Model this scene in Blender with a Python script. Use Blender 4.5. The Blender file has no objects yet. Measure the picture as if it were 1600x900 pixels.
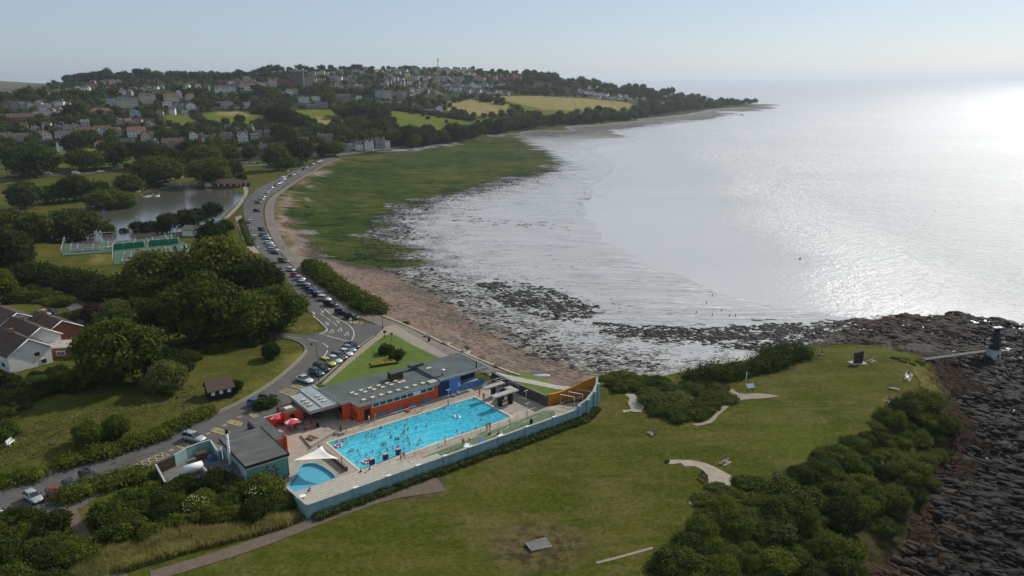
import bpy, bmesh, math, random
import numpy as np
from mathutils import Vector, Matrix
from mathutils.geometry import delaunay_2d_cdt, tessellate_polygon
R = math.radians
rnd = random.Random(11)
sc = bpy.context.scene
col = sc.collection
# -- camera
F_PX, HOR, CZ = 1190.0, 121.0, 72.5
PITCH = math.atan((450 - HOR) / F_PX)
CP, SP = math.cos(PITCH), math.sin(PITCH)
cam = bpy.data.cameras.new('camera')
cam.sensor_width = 36.0
cam.lens = F_PX / 1600 * 36
cam.clip_start, cam.clip_end = 1.0, 80000.0
cam_o = bpy.data.objects.new('camera', cam)
cam_o.location = (0, 0, CZ)
cam_o.rotation_euler = (R(90) - PITCH, 0, 0)
col.objects.link(cam_o)
sc.camera = cam_o
# -- daylight
SUN_AZ, SUN_EL = 43.0, 35.0          # degrees right of the view axis, above the horizon
world = bpy.data.worlds.new('World')
sc.world = world
world.use_nodes = True
wn = world.node_tree.nodes
sky = wn.new('ShaderNodeTexSky')
sky.sky_type = 'NISHITA'
sky.sun_disc = False
sky.sun_elevation = R(SUN_EL)
sky.sun_rotation = R(SUN_AZ)
sky.altitude = 0
sky.air_density = 0.75
sky.dust_density = 0.8
sky.ozone_density = 4.2
wn['Background'].inputs['Strength'].default_value = 0.105
veil = wn.new('ShaderNodeMix'); veil.data_type = 'RGBA'; veil.inputs[0].default_value = .50; veil.inputs[7].default_value = (5.9, 6.9, 7.7, 1)   # even grey-blue mixed into the sky colour as painted haze
world.node_tree.links.new(sky.outputs[0], veil.inputs[6])
world.node_tree.links.new(veil.outputs[2], wn['Background'].inputs['Color'])
sun = bpy.data.lights.new('sun', 'SUN')
sun.energy = 4.4
sun.angle = R(0.6)
sun.color = (1.0, 0.95, 0.86)
sun_o = bpy.data.objects.new('sun', sun)
sd = Vector((math.sin(R(SUN_AZ)) * math.cos(R(SUN_EL)), math.cos(R(SUN_AZ)) * math.cos(R(SUN_EL)), math.sin(R(SUN_EL))))
sun_o.rotation_euler = sd.to_track_quat('Z', 'Y').to_euler()
col.objects.link(sun_o)
sc.view_settings.view_transform = 'Standard'
sc.view_settings.look = 'None'
sc.view_settings.gamma = 1.0
sc.view_settings.exposure = -0.17
sc.cycles.use_denoising = True
sc.cycles.max_bounces = 5
sc.cycles.diffuse_bounces = 2
sc.cycles.glossy_bounces = 3
sc.cycles.transmission_bounces = 3
sc.cycles.volume_bounces = 0
sc.cycles.transparent_max_bounces = 6
sc.cycles.caustics_reflective = False
sc.cycles.caustics_refractive = False
sc.cycles.sample_clamp_indirect = 4.0
# -- objects, parts, labels
def tag(o, label=None, cat=None, group=None, kind=None):
 if label: o['label'] = label
 if cat: o['category'] = cat
 if group: o['group'] = group
 if kind: o['kind'] = kind
 return o
def thing(name, label, cat, loc=(0, 0, 0), rz=0.0, group=None):
 o = bpy.data.objects.new(name, None)
 o.empty_display_size = 0.2
 o.location = loc
 o.rotation_euler = (0, 0, rz)
 col.objects.link(o)
 return tag(o, label, cat, group)
class MB:
 """collects shapes for one mesh"""
 def __init__(self):
  self.v = []; self.f = []; self.mi = []; self.m = 0; self.sm = []
  self.smooth = False
 def add(self, verts, faces):
  b = len(self.v)
  self.v += [tuple(p) for p in verts]
  for f in faces:
   self.f.append(tuple(b + i for i in f)); self.mi.append(self.m); self.sm.append(self.smooth)
  return self
 def box(self, x0, x1, y0, y1, z0, z1):
  v = [(x, y, z) for z in (z0, z1) for x, y in ((x0, y0), (x1, y0), (x1, y1), (x0, y1))]
  return self.add(v, [(3, 2, 1, 0), (4, 5, 6, 7), (0, 1, 5, 4), (1, 2, 6, 5), (2, 3, 7, 6), (3, 0, 4, 7)])
 def prism(self, pts, z0, z1):
  n = len(pts)
  if sum(pts[i][0] * pts[(i + 1) % n][1] - pts[(i + 1) % n][0] * pts[i][1] for i in range(n)) < 0: pts = pts[::-1]
  zt = z1 if hasattr(z1, '__len__') else [z1] * n
  v = [(x, y, z0) for x, y in pts] + [(p[0], p[1], z) for p, z in zip(pts, zt)]
  tris = tessellate_polygon([[Vector((x, y, 0)) for x, y in pts]])
  f = []
  for t in tris:
   a, b, c = t
   ar = (pts[b][0] - pts[a][0]) * (pts[c][1] - pts[a][1]) - (pts[c][0] - pts[a][0]) * (pts[b][1] - pts[a][1])
   if ar < 0: a, c = c, a
   f.append((a + n, b + n, c + n)); f.append((c, b, a))
  f += [(i, (i + 1) % n, (i + 1) % n + n, i + n) for i in range(n)]
  return self.add(v, f)
 def tube(self, pts, rad, n=6, closed=False):
  pts = [Vector(p) for p in pts]
  rr = rad if hasattr(rad, '__len__') else [rad] * len(pts)
  ring = []
  for i, p in enumerate(pts):
   d = (pts[min(i + 1, len(pts) - 1)] - pts[max(i - 1, 0)])
   d = d.normalized() if d.length > 1e-9 else Vector((0, 0, 1))
   a = d.orthogonal().normalized() if abs(d.z) > .9 else d.cross(Vector((0, 0, 1))).normalized()
   b = d.cross(a)
   ring.append([p + (a * math.cos(2 * math.pi * k / n) + b * math.sin(2 * math.pi * k / n)) * rr[i] for k in range(n)])
  v = [q for r_ in ring for q in r_]
  f = [(i * n + k, i * n + (k + 1) % n, (i + 1) * n + (k + 1) % n, (i + 1) * n + k) for i in range(len(pts) - 1) for k in range(n)]
  f += [tuple(range(n))[::-1], tuple((len(pts) - 1) * n + k for k in range(n))]
  s = self.smooth; self.smooth = True; self.add(v, f); self.smooth = s
  return self
 def cyl(self, x, y, z0, z1, r0, r1=None, n=12):
  return self.tube([(x, y, z0), (x, y, z1)], [r0, r0 if r1 is None else r1], n)
 def ball(self, c, r, nu=10, nv=6, top=1.0):
  rx, ry, rz = r if hasattr(r, '__len__') else (r, r, r)
  v = []
  for j in range(nv + 1):
   t = math.pi * j / nv
   for i in range(nu):
    a = 2 * math.pi * i / nu
    v.append((c[0] + rx * math.sin(t) * math.cos(a), c[1] + ry * math.sin(t) * math.sin(a), c[2] + rz * math.cos(t)))
  f = [(j * nu + i, (j + 1) * nu + i, (j + 1) * nu + (i + 1) % nu, j * nu + (i + 1) % nu) for j in range(nv) for i in range(nu)]
  s = self.smooth; self.smooth = True; self.add(v, f); self.smooth = s
  return self
 def xf(self, M):
  self.v = [tuple(M @ Vector(p)) for p in self.v]; return self
 def mesh(self, name, mats):
  me = bpy.data.meshes.new(name)
  me.from_pydata(self.v, [], self.f)
  for m in (mats if isinstance(mats, (list, tuple)) else [mats]): me.materials.append(m)
  me.polygons.foreach_set('material_index', self.mi)
  me.polygons.foreach_set('use_smooth', self.sm)
  me.update()
  return me
 def build(self, name, mats, parent=None, loc=(0, 0, 0), rz=0):
  return link(name, self.mesh(name, mats), parent, loc, rz)
def link(name, me, parent=None, loc=(0, 0, 0), rz=0):
 o = bpy.data.objects.new(name, me)
 o.location = loc; o.rotation_euler = (0, 0, rz)
 if parent is not None: o.parent = parent
 col.objects.link(o)
 return o
def kids(o): return KIDS.get(o.name) or [c for c in o.children]
KIDS = {}
def dup(o, parent=None):
 """a copy of a thing with copies of its parts and their sub-parts"""
 ch = KIDS.get(o.name)
 if ch is None:
  ch = KIDS[o.name] = list(o.children)
 c = o.copy(); col.objects.link(c); c.parent = parent
 for k in ch: dup(k, c)
 return c
# -- pixel of the photograph -> place in the world
def ray(px, py):
 X, Y = (px - 800) / F_PX, (py - 450) / F_PX
 return np.array([X, CP - Y * SP, -SP - Y * CP])
def at_z(px, py, z):
 d = ray(px, py); t = (z - CZ) / d[2]
 return np.array([d[0] * t, d[1] * t, z])
def at_d(px, py, dist):
 d = ray(px, py); t = dist / d[1]
 return np.array([d[0] * t, d[1] * t, CZ + d[2] * t])
def pix(P):
 x, y, z = P[0], P[1], P[2] - CZ
 dep = y * CP - z * SP
 return 800 + F_PX * x / dep, 450 - F_PX * (y * SP + z * CP) / dep
# -- value noise (numpy)
_pr = np.random.RandomState(5).rand(256, 256)
def vnoise(x, y):
 xi, yi = np.floor(x).astype(int), np.floor(y).astype(int)
 fx, fy = x - xi, y - yi
 fx, fy = fx * fx * (3 - 2 * fx), fy * fy * (3 - 2 * fy)
 g = lambda a, b: _pr[a & 255, b & 255]
 return (g(xi, yi) * (1 - fx) + g(xi + 1, yi) * fx) * (1 - fy) + (g(xi, yi + 1) * (1 - fx) + g(xi + 1, yi + 1) * fx) * fy
def fbm(x, y, s, o=4):
 t = 0; a = 0.5; n = 0
 for k in range(o):
  t = t + a * vnoise(x / s + 17 * k, y / s - 9 * k); n += a; a *= .5; s *= .5
 return t / n - .5
# -- terrain heights from surveyed points (z in metres above low water)
CPTS = []
def zz(z, *pts):
 for p in pts: CPTS.append(at_z(p[0], p[1], z))
def dd(*pts):
 for p in pts: CPTS.append(at_d(*p))
def back(px, d, z):
 a = math.atan((px - 800) / F_PX / CP)
 CPTS.append(np.array([math.sin(a) * d, math.cos(a) * d, z]))
WATERLINE = [(1345, 500), (1275, 487), (1215, 478), (1165, 470), (1115, 450), (1055, 425), (1000, 405), (960, 375), (930, 345), (918, 320), (932, 290), (962, 252), (1003, 218), (1055, 193), (1120, 174), (1213, 163.5)]
zz(0, *WATERLINE)
zz(-.8, (1340, 480), (1200, 440), (1100, 405), (1040, 370), (990, 320), (1010, 270), (1060, 225), (1140, 190), (1230, 170))
zz(-4, (1450, 440), (1300, 400), (1200, 330), (1150, 260), (1250, 210), (1300, 180), (1260, 163), (1700, 480), (2000, 500))
zz(.5, (880, 430), (1000, 450), (1090, 480), (850, 360), (860, 290), (900, 230), (1000, 190), (1200, 495), (950, 470))
zz(.9, (760, 420), (740, 360), (790, 300), (880, 240), (940, 203), (830, 470), (950, 510), (1100, 525), (1250, 515))
zz(1.5, (640, 330), (680, 400), (720, 445), (780, 485), (860, 530), (960, 560), (1080, 555), (1180, 545), (700, 310), (860, 262), (870, 215), (950, 198))
zz(2.1, (600, 330), (560, 390), (620, 420), (520, 330), (600, 280), (680, 270), (780, 240), (840, 245), (500, 300), (560, 260), (640, 240), (740, 222), (780, 214), (470, 360), (500, 400))
zz(3.0, (640, 450), (700, 490), (760, 530), (830, 565), (910, 590), (980, 585), (560, 420), (1080, 575), (1170, 560), (1230, 545), (455, 345), (470, 300), (500, 275), (560, 245), (620, 236))
zz(5.2, (440, 335), (447, 370), (475, 405), (545, 435), (600, 480), (650, 515), (700, 540), (760, 568), (830, 590), (890, 604), (470, 290), (510, 262), (550, 243))
zz(6.8, (430, 330), (436, 365), (460, 402), (490, 425), (520, 455), (560, 480), (600, 497), (640, 520), (690, 545), (740, 570), (800, 590), (860, 605), (905, 610), (440, 303), (480, 275), (520, 255))
zz(7.0, (400, 340), (420, 310), (470, 270), (510, 252), (540, 246), (395, 370), (420, 410), (470, 460), (520, 500), (550, 530), (500, 560), (440, 600), (380, 635), (300, 680), (200, 715), (100, 745), (0, 785), (-200, 850), (-400, 940), (600, 560), (640, 590), (700, 640), (500, 700), (400, 720), (820, 625))
zz(4.0, (160, 345), (250, 340), (300, 300), (320, 325), (230, 300), (130, 330), (60, 345))
zz(5.8, (60, 325), (150, 313), (215, 300), (240, 285), (290, 283), (360, 290), (380, 300), (360, 330), (345, 350), (250, 365), (150, 365), (0, 340), (-200, 360))
zz(6.5, (100, 400), (200, 420), (150, 450), (300, 400), (340, 380), (380, 400), (200, 275), (80, 285), (0, 300), (-200, 300), (320, 270), (400, 275), (430, 262), (440, 255))
zz(8.0, (0, 400), (100, 470), (200, 480), (350, 450), (430, 480), (-300, 420), (350, 540), (450, 560), (400, 580))
zz(9.0, (50, 560), (150, 580), (250, 600), (300, 570), (0, 640), (-300, 600), (-300, 500), (0, 500), (100, 680), (200, 660))
zz(7.4, (100, 800), (250, 800), (400, 800), (300, 860), (150, 880), (-100, 950), (450, 860), (0, 850), (-500, 1100), (500, 820), (600, 780), (700, 745))
zz(7.6, (800, 715), (900, 680), (950, 630), (700, 800), (600, 850), (800, 850), (500, 950), (800, 1000))
zz(8.6, (1000, 650), (1000, 750), (950, 850), (1050, 680), (1030, 640), (1100, 650), (1150, 625), (960, 615))
zz(9.3, (1150, 700), (1200, 650), (1250, 620), (1300, 600), (1250, 690), (1100, 780), (1000, 900), (1060, 860), (1000, 1000))
zz(9.6, (1300, 560), (1350, 560), (1400, 570), (1440, 600), (1400, 640), (1330, 690), (1270, 730))
zz(8.4, (1000, 600), (1080, 600), (1150, 580), (1220, 560), (1265, 548), (1330, 546), (1400, 552), (1440, 562))
zz(2.2, (1010, 582), (1080, 570), (1150, 556), (1230, 536), (1300, 528), (1370, 525), (1430, 535), (1480, 558))
zz(8.6, (1453, 600), (1450, 640), (1300, 760), (1200, 840), (1130, 900), (1100, 980), (1060, 1100))
zz(4.5, (1462, 680), (1400, 780), (1340, 860), (1300, 930), (1475, 620), (1468, 585))
zz(2.4, (1495, 640), (1490, 720), (1450, 800), (1400, 870), (1370, 930), (1340, 1100), (1500, 590))
zz(1.6, (1540, 560), (1560, 620), (1550, 700), (1550, 800), (1500, 900), (1480, 540), (1560, 1000), (1400, 515), (1460, 515))
zz(.5, (1345, 503), (1390, 497), (1450, 494), (1520, 496), (1570, 505), (1610, 520), (1680, 560), (1750, 640), (1850, 760), (1900, 1000), (1700, 1100))
zz(-1.5, (1345, 492), (1390, 486), (1450, 483), (1525, 485), (1580, 493), (1640, 510), (1720, 550), (1800, 610), (1950, 760), (2100, 1000), (2300, 1300))
zz(-5, (1800, 540), (2000, 640), (2400, 900))
zz(6, (570, 240), (600, 238), (680, 232), (740, 216), (790, 207), (860, 199), (940, 192), (1000, 187), (1060, 176), (1120, 168), (1180, 161.5))
zz(2.5, (640, 237), (700, 227), (760, 212), (820, 206), (900, 199), (980, 192), (1040, 184), (1090, 177), (1140, 169), (1200, 162.5))
dd((-400, 252, 600), (0, 250, 605), (100, 246, 620), (200, 246, 625), (300, 246, 625), (380, 245, 630), (440, 244, 630), (500, 236, 680), (550, 230, 720))
dd((0, 215, 700), (100, 212, 710), (200, 205, 745), (300, 218, 720), (400, 215, 730), (480, 212, 760), (560, 205, 810), (600, 205, 830))
dd((0, 185, 780), (100, 183, 800), (200, 180, 820), (300, 190, 830), (400, 192, 850), (500, 190, 890), (560, 185, 930), (620, 200, 860), (680, 205, 880), (720, 205, 900))
dd((0, 160, 950), (100, 155, 960), (180, 165, 900), (250, 160, 930), (300, 172, 920), (350, 172, 930), (450, 172, 980), (530, 172, 1000), (600, 170, 1040), (680, 178, 1040), (740, 180, 1100), (800, 185, 1050))
dd((60, 140, 1300), (130, 135, 1250), (200, 135, 1200), (300, 140, 1150), (380, 145, 1080), (450, 150, 1080), (520, 152, 1120), (600, 150, 1150), (680, 158, 1200), (740, 160, 1250), (800, 158, 1300), (870, 165, 1280), (950, 172, 1300))
dd((130, 121, 1650), (200, 120, 1550), (280, 121, 1500), (340, 128, 1400), (400, 124, 1300), (460, 120, 1250), (520, 128, 1250), (600, 130, 1300), (680, 135, 1350), (740, 140, 1400), (800, 145, 1450), (850, 150, 1420), (920, 155, 1450), (980, 163, 1450))
dd((180, 117, 1750), (250, 116, 1700), (310, 118, 1650), (370, 118, 1550), (430, 111, 1450), (500, 110, 1480), (560, 108, 1500), (620, 107, 1550), (690, 106, 1600), (750, 108, 1650), (800, 112, 1650), (850, 118, 1700), (900, 127, 1700), (950, 134, 1720), (1000, 139, 1750), (1050, 147, 1800), (1100, 155, 1850), (1150, 159.5, 1900))
dd((0, 146, 1500), (40, 142, 1700), (80, 131, 2300), (-150, 150, 1500), (-300, 170, 1100), (-300, 210, 700), (-500, 150, 1500), (-500, 240, 600))
for px_, z_ in ((-300, 20), (0, 15), (100, 40), (200, 60), (300, 60), (400, 62), (500, 65), (600, 65), (700, 65), (800, 60), (880, 40), (950, 28), (1020, 18), (1080, 10), (1150, 1)):
 back(px_, 2150, z_)
for px_, z_ in ((-900, 60), (-500, 70), (-100, 66), (20, 64), (60, 55), (120, 40), (300, 20), (600, 10), (900, 0), (1000, -5)): back(px_, 5200, z_)
for px_, z_ in ((0, 10), (300, 20), (600, 20), (850, 0), (1000, -5), (1150, -6), (1210, -4)): back(px_, 2700, z_)
for px_ in (-900, -300, 0, 300, 600, 900, 1000, 1300, 1600, 2200):
 back(px_, 9000, -6); back(px_, 34000, -6)
for px_ in (1250, 1400, 1600, 1900, 2400): back(px_, 2200, -5); back(px_, 1000, -5)
zz(7.5, (-600, 1500), (200, 1500), (800, 1400), (1100, 1400)); zz(-3, (1900, 1500), (2400, 1500))
NT, NR = 660, 900
TH0, TH1 = R(-66), R(66)
V0, V1 = math.log(48.0), math.log(31000.0)
cp = np.array(CPTS)
cu, cv = np.arctan2(cp[:, 0], cp[:, 1]), np.log(np.hypot(cp[:, 0], cp[:, 1]))
keep = (cv > V0 - .6) & (cv < V1 + .3)
cu, cv, cz_ = cu[keep], cv[keep], cp[keep, 2]
eu, ev, ez = [], [], []
for a in np.linspace(-1.3, 1.3, 9):
 for v in (V0 - .7, V1 + .4):
  k = np.argmin((cu - a) ** 2 + (cv - v) ** 2); eu.append(a); ev.append(v); ez.append(cz_[k])
for v in np.linspace(V0, V1, 9):
 for a in (-1.3, 1.3):
  k = np.argmin((cu - a) ** 2 + (cv - v) ** 2); eu.append(a); ev.append(v); ez.append(cz_[k])
cu, cv, cz_ = np.r_[cu, eu], np.r_[cv, ev], np.r_[cz_, ez]
_r = delaunay_2d_cdt([Vector((a, b)) for a, b in zip(cu, cv)], [], [], 0, 1e-6)
tv = np.array([tuple(p) for p in _r[0]])
tz = np.array([np.mean([cz_[i] for i in g]) if len(g) else 0 for g in _r[3]])
U = np.linspace(TH0, TH1, NT); VV = np.linspace(V0, V1, NR)
Z = np.full((NT, NR), -6.0)
for t in _r[2]:
 (x0, y0), (x1, y1), (x2, y2) = tv[t[0]], tv[t[1]], tv[t[2]]
 i0, i1 = np.searchsorted(U, min(x0, x1, x2)), np.searchsorted(U, max(x0, x1, x2), 'right')
 j0, j1 = np.searchsorted(VV, min(y0, y1, y2)), np.searchsorted(VV, max(y0, y1, y2), 'right')
 if i1 <= i0 or j1 <= j0: continue
 uu, vv = np.meshgrid(U[i0:i1], VV[j0:j1], indexing='ij')
 D = (y1 - y2) * (x0 - x2) + (x2 - x1) * (y0 - y2)
 if abs(D) < 1e-12: continue
 a = ((y1 - y2) * (uu - x2) + (x2 - x1) * (vv - y2)) / D
 b = ((y2 - y0) * (uu - x2) + (x0 - x2) * (vv - y2)) / D
 c = 1 - a - b
 m = (a > -1e-6) & (b > -1e-6) & (c > -1e-6)
 Z[i0:i1, j0:j1][m] = (a * tz[t[0]] + b * tz[t[1]] + c * tz[t[2]])[m]
def blur(A, n):
 for _ in range(n):
  B = np.pad(A, 1, 'edge')
  A = (B[:-2, 1:-1] + B[2:, 1:-1] + 2 * B[1:-1, 1:-1] + B[1:-1, :-2] + B[1:-1, 2:]) / 6
 return A
Z = blur(Z, 14)
RR = np.exp(VV)
GX = np.sin(U)[:, None] * RR[None, :]
GY = np.cos(U)[:, None] * RR[None, :]
def H(x, y, A=None):
 A = Z if A is None else A
 u = (math.atan2(x, y) - TH0) / (TH1 - TH0) * (NT - 1)
 v = (math.log(max(1.0, math.hypot(x, y))) - V0) / (V1 - V0) * (NR - 1)
 u = min(max(u, 0), NT - 1.001); v = min(max(v, 0), NR - 1.001)
 i, j = int(u), int(v); a, b = u - i, v - j
 return float((A[i, j] * (1 - a) + A[i + 1, j] * a) * (1 - b) + (A[i, j + 1] * (1 - a) + A[i + 1, j + 1] * a) * b)
def G(px, py, lift=0.0):
 """the point of the ground seen at a pixel"""
 d = ray(px, py)
 k = math.hypot(d[0], d[1])
 u = (math.atan2(d[0], d[1]) - TH0) / (TH1 - TH0) * (NT - 1)
 i = int(min(max(u, 0), NT - 2)); a = u - i
 col_ = Z[i] * (1 - a) + Z[i + 1] * a
 zr = CZ + d[2] / k * RR
 w = np.nonzero(zr <= col_ + lift)[0]
 if len(w) == 0 or w[0] == 0:
  return Vector(at_z(px, py, 7.0)) if len(w) else Vector((d[0] / k * 20000, d[1] / k * 20000, 0))
 j = w[0]
 g0, g1 = zr[j - 1] - col_[j - 1] - lift, zr[j] - col_[j] - lift
 t = g0 / (g0 - g1)
 r = RR[j - 1] + (RR[j] - RR[j - 1]) * t
 return Vector((d[0] / k * r, d[1] / k * r, col_[j - 1] * (1 - t) + col_[j] * t))
def GW(pts): return [G(*p) for p in pts]
def sdf(poly, margin=60.0, X=None, Y=None):
 """signed distance in metres to a world polygon, positive inside, clamped"""
 X = GX if X is None else X; Y = GY if Y is None else Y
 P = np.array([(p[0], p[1]) for p in poly])
 out = np.full(X.shape, -margin)
 m = (X > P[:, 0].min() - margin) & (X < P[:, 0].max() + margin) & (Y > P[:, 1].min() - margin) & (Y < P[:, 1].max() + margin)
 if not m.any(): return out
 x, y = X[m], Y[m]
 d = np.full(x.shape, 1e18); ins = np.zeros(x.shape, bool)
 for k in range(len(P)):
  (ax, ay), (bx, by) = P[k], P[(k + 1) % len(P)]
  ex, ey = bx - ax, by - ay
  L = ex * ex + ey * ey
  if L < 1e-9: continue
  t = np.clip(((x - ax) * ex + (y - ay) * ey) / L, 0, 1)
  d = np.minimum(d, (x - ax - t * ex) ** 2 + (y - ay - t * ey) ** 2)
  c = ((ay > y) != (by > y))
  if abs(ey) > 1e-12: ins ^= c & (x < ex * (y - ay) / ey + ax)
 s = np.where(ins, 1, -1) * np.sqrt(d)
 out[m] = np.clip(s, -margin, margin)
 return out
DECK = 7.5
OA = at_z(512, 692, DECK)
E1 = np.array([0.78369, 0.62116]); E2 = np.array([0.62116, -0.78369])
POOL_ANG = math.atan2(E1[1], E1[0])
def PL(a, b, z=0.0):
 return Vector((OA[0] + a * E1[0] + b * E2[0], OA[1] + a * E1[1] + b * E2[1], DECK + z))
# -- node helpers and materials
class NT_:
 def __init__(s, mat):
  mat.use_nodes = True
  s.t = mat.node_tree; s.n = s.t.nodes; s.l = s.t.links; s.b = s.n['Principled BSDF']; s.mat = mat
  s._co = None
 def val(s, x, sock):
  if isinstance(x, bpy.types.NodeSocket): s.l.new(x, sock)
  elif x is not None:
   if hasattr(x, '__len__') and len(x) == 3 and sock.type == 'RGBA': x = (*x, 1)
   sock.default_value = x
 def pos(s):
  if s._co is None: s._co = s.n.new('ShaderNodeNewGeometry').outputs['Position']
  return s._co
 def obj(s):
  return s.n.new('ShaderNodeTexCoord').outputs['Object']
 def rand(s):
  return s.n.new('ShaderNodeObjectInfo').outputs['Random']
 def attr(s, name):
  a = s.n.new('ShaderNodeAttribute'); a.attribute_name = name; return a.outputs['Fac']
 def m(s, op, a, b=None, c=None, clamp=False):
  n = s.n.new('ShaderNodeMath'); n.operation = op; n.use_clamp = clamp
  s.val(a, n.inputs[0]); s.val(b, n.inputs[1]); s.val(c, n.inputs[2]); return n.outputs[0]
 def scale(s, v, sx, sy, sz, rz=0):
  n = s.n.new('ShaderNodeMapping'); n.inputs['Scale'].default_value = (sx, sy, sz); n.inputs['Rotation'].default_value = (0, 0, rz)
  s.l.new(v, n.inputs['Vector']); return n.outputs[0]
 def noise(s, sc_, detail=3, rough=.55, vec=None, dist=0):
  n = s.n.new('ShaderNodeTexNoise'); n.inputs['Scale'].default_value = sc_; n.inputs['Detail'].default_value = detail
  n.inputs['Roughness'].default_value = rough; n.inputs['Distortion'].default_value = dist
  s.l.new(vec if vec is not None else s.pos(), n.inputs['Vector']); return n.outputs['Fac']
 def vor(s, sc_, vec=None, feat='F1', out='Distance'):
  n = s.n.new('ShaderNodeTexVoronoi'); n.feature = feat; n.inputs['Scale'].default_value = sc_
  s.l.new(vec if vec is not None else s.pos(), n.inputs['Vector']); return n.outputs[out]
 def brick(s, vec, sc_, c1, c2, mortar, w=.5, h=.25, ms=.02):
  n = s.n.new('ShaderNodeTexBrick'); n.inputs['Scale'].default_value = sc_
  s.val(c1, n.inputs['Color1']); s.val(c2, n.inputs['Color2']); s.val(mortar, n.inputs['Mortar'])
  n.inputs['Brick Width'].default_value = w; n.inputs['Row Height'].default_value = h; n.inputs['Mortar Size'].default_value = ms
  s.l.new(vec, n.inputs['Vector']); return n.outputs['Color']
 def ramp(s, f, stops):
  n = s.n.new('ShaderNodeValToRGB'); e = n.color_ramp.elements
  while len(e) < len(stops): e.new(.5)
  for k, (p, c) in enumerate(stops):
   e[k].position = p; e[k].color = (*c, 1) if hasattr(c, '__len__') else (c, c, c, 1)
  s.l.new(f, n.inputs[0]); return n.outputs[0]
 def step(s, f, lo, hi):
  n = s.n.new('ShaderNodeMapRange'); n.inputs['From Min'].default_value = lo; n.inputs['From Max'].default_value = hi
  s.l.new(f, n.inputs['Value']); return n.outputs[0]
 def mix(s, f, a, b, mode='MIX'):
  n = s.n.new('ShaderNodeMix'); n.data_type = 'RGBA'; n.blend_type = mode
  s.val(f, n.inputs[0]); s.val(a, n.inputs[6]); s.val(b, n.inputs[7]); return n.outputs[2]
 def bump(s, h, dist, strength=1.0, prev=None):
  n = s.n.new('ShaderNodeBump'); n.inputs['Distance'].default_value = dist; s.val(strength, n.inputs['Strength'])
  s.l.new(h, n.inputs['Height'])
  if prev is not None: s.l.new(prev, n.inputs['Normal'])
  return n.outputs[0]
 def out(s, colr=None, rough=None, normal=None, metal=None, spec=None):
  s.val(colr, s.b.inputs['Base Color']); s.val(rough, s.b.inputs['Roughness'])
  if normal is not None: s.l.new(normal, s.b.inputs['Normal'])
  s.val(metal, s.b.inputs['Metallic']); s.val(.15 if spec is None else spec, s.b.inputs['Specular IOR Level'])
  return s.mat
def newmat(name): return NT_(bpy.data.materials.new(name))
def plain(name, c, rough=.7, metal=0, var=.18, sc_=1.2, bump=0, rnd_=0.0, spec=.22):
 """painted or natural surface with mottling"""
 t = newmat(name)
 n = t.noise(sc_, 4, .6)
 n2 = t.noise(sc_ * 9, 2, .6)
 f = t.m('ADD', t.m('MULTIPLY', n, .7), t.m('MULTIPLY', n2, .3))
 lo = tuple(x * (1 - var) for x in c); hi = tuple(min(1, x * (1 + var)) for x in c)
 cc = t.ramp(f, [(.3, lo), (.7, hi)])
 if rnd_:
  k = t.m('ADD', t.m('MULTIPLY', t.rand(), rnd_), 1 - rnd_ / 2)
  cc = t.mix(1.0, cc, t.ramp(k, [(0, 0.0), (1, 1.0)]), 'MULTIPLY') if False else t.mix(t.m('MULTIPLY', t.rand(), rnd_), cc, tuple(x * .35 for x in c))
 return t.out(cc, rough, t.bump(n2, bump) if bump else None, metal, spec)
M = {}
M['white'] = plain('white_render', (.72, .71, .67), .8, var=.1, sc_=.6)
M['cream'] = plain('cream_render', (.55, .50, .38), .85, var=.12, sc_=.6)
M['pinkish'] = plain('pink_render', (.48, .34, .28), .85, var=.12)
M['paleblue'] = plain('pale_blue_render', (.36, .42, .49), .85, var=.1)
M['greystone'] = plain('grey_stone', (.27, .255, .23), .9, var=.3, sc_=2)
M['brick'] = plain('red_brick', (.26, .10, .065), .9, var=.25, sc_=2)
M['greyrender'] = plain('grey_render', (.38, .37, .35), .85, var=.15)
M['slate'] = plain('slate_roof', (.085, .088, .095), .75, var=.35, sc_=1.5)
M['browntile'] = plain('brown_tile_roof', (.115, .075, .058), .85, var=.3, sc_=1.5)
M['redtile'] = plain('red_tile_roof', (.19, .090, .062), .85, var=.3, sc_=1.5)
M['greytile'] = plain('grey_tile_roof', (.16, .15, .14), .85, var=.3, sc_=1.5)
M['flatroof'] = plain('felt_roof', (.22, .22, .21), .9, var=.2)
M['glass_dark'] = plain('window_glass', (.03, .035, .04), .08, var=.1, spec=.8)
M['upvc'] = plain('white_frame', (.75, .75, .74), .5, var=.05)
M['timber'] = plain('weathered_timber', (.22, .185, .15), .85, var=.3, sc_=4)
M['timber_dark'] = plain('dark_timber', (.075, .045, .032), .8, var=.35, sc_=3)
M['redbrown'] = plain('brown_stained_wood', (.16, .07, .045), .8, var=.3, sc_=3)
M['black'] = plain('black_paint', (.016, .017, .02), .55, var=.2)
M['blackhole'] = plain('dark_interior', (.02, .02, .022), .9, var=.2)
M['steel'] = plain('galvanised_steel', (.42, .43, .44), .4, .6, var=.15)
M['whitepaint'] = plain('white_paint', (.78, .78, .76), .55, var=.06)
M['concrete'] = plain('concrete', (.36, .34, .30), .9, var=.22, sc_=.8)
M['concrete_d'] = plain('dark_concrete', (.15, .145, .13), .9, var=.3, sc_=.8)
M['orange'] = plain('orange_paint', (.62, .09, .022), .7, var=.14, sc_=.5)
M['ochre'] = plain('ochre_paint', (.50, .19, .018), .75, var=.16, sc_=.4)
M['skyblue'] = plain('blue_paint', (.10, .24, .55), .7, var=.15, sc_=.5)
M['navy'] = plain('navy_paint', (.02, .045, .13), .6, var=.2)
M['red'] = plain('red_plastic', (.55, .03, .03), .5, var=.1)
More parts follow.
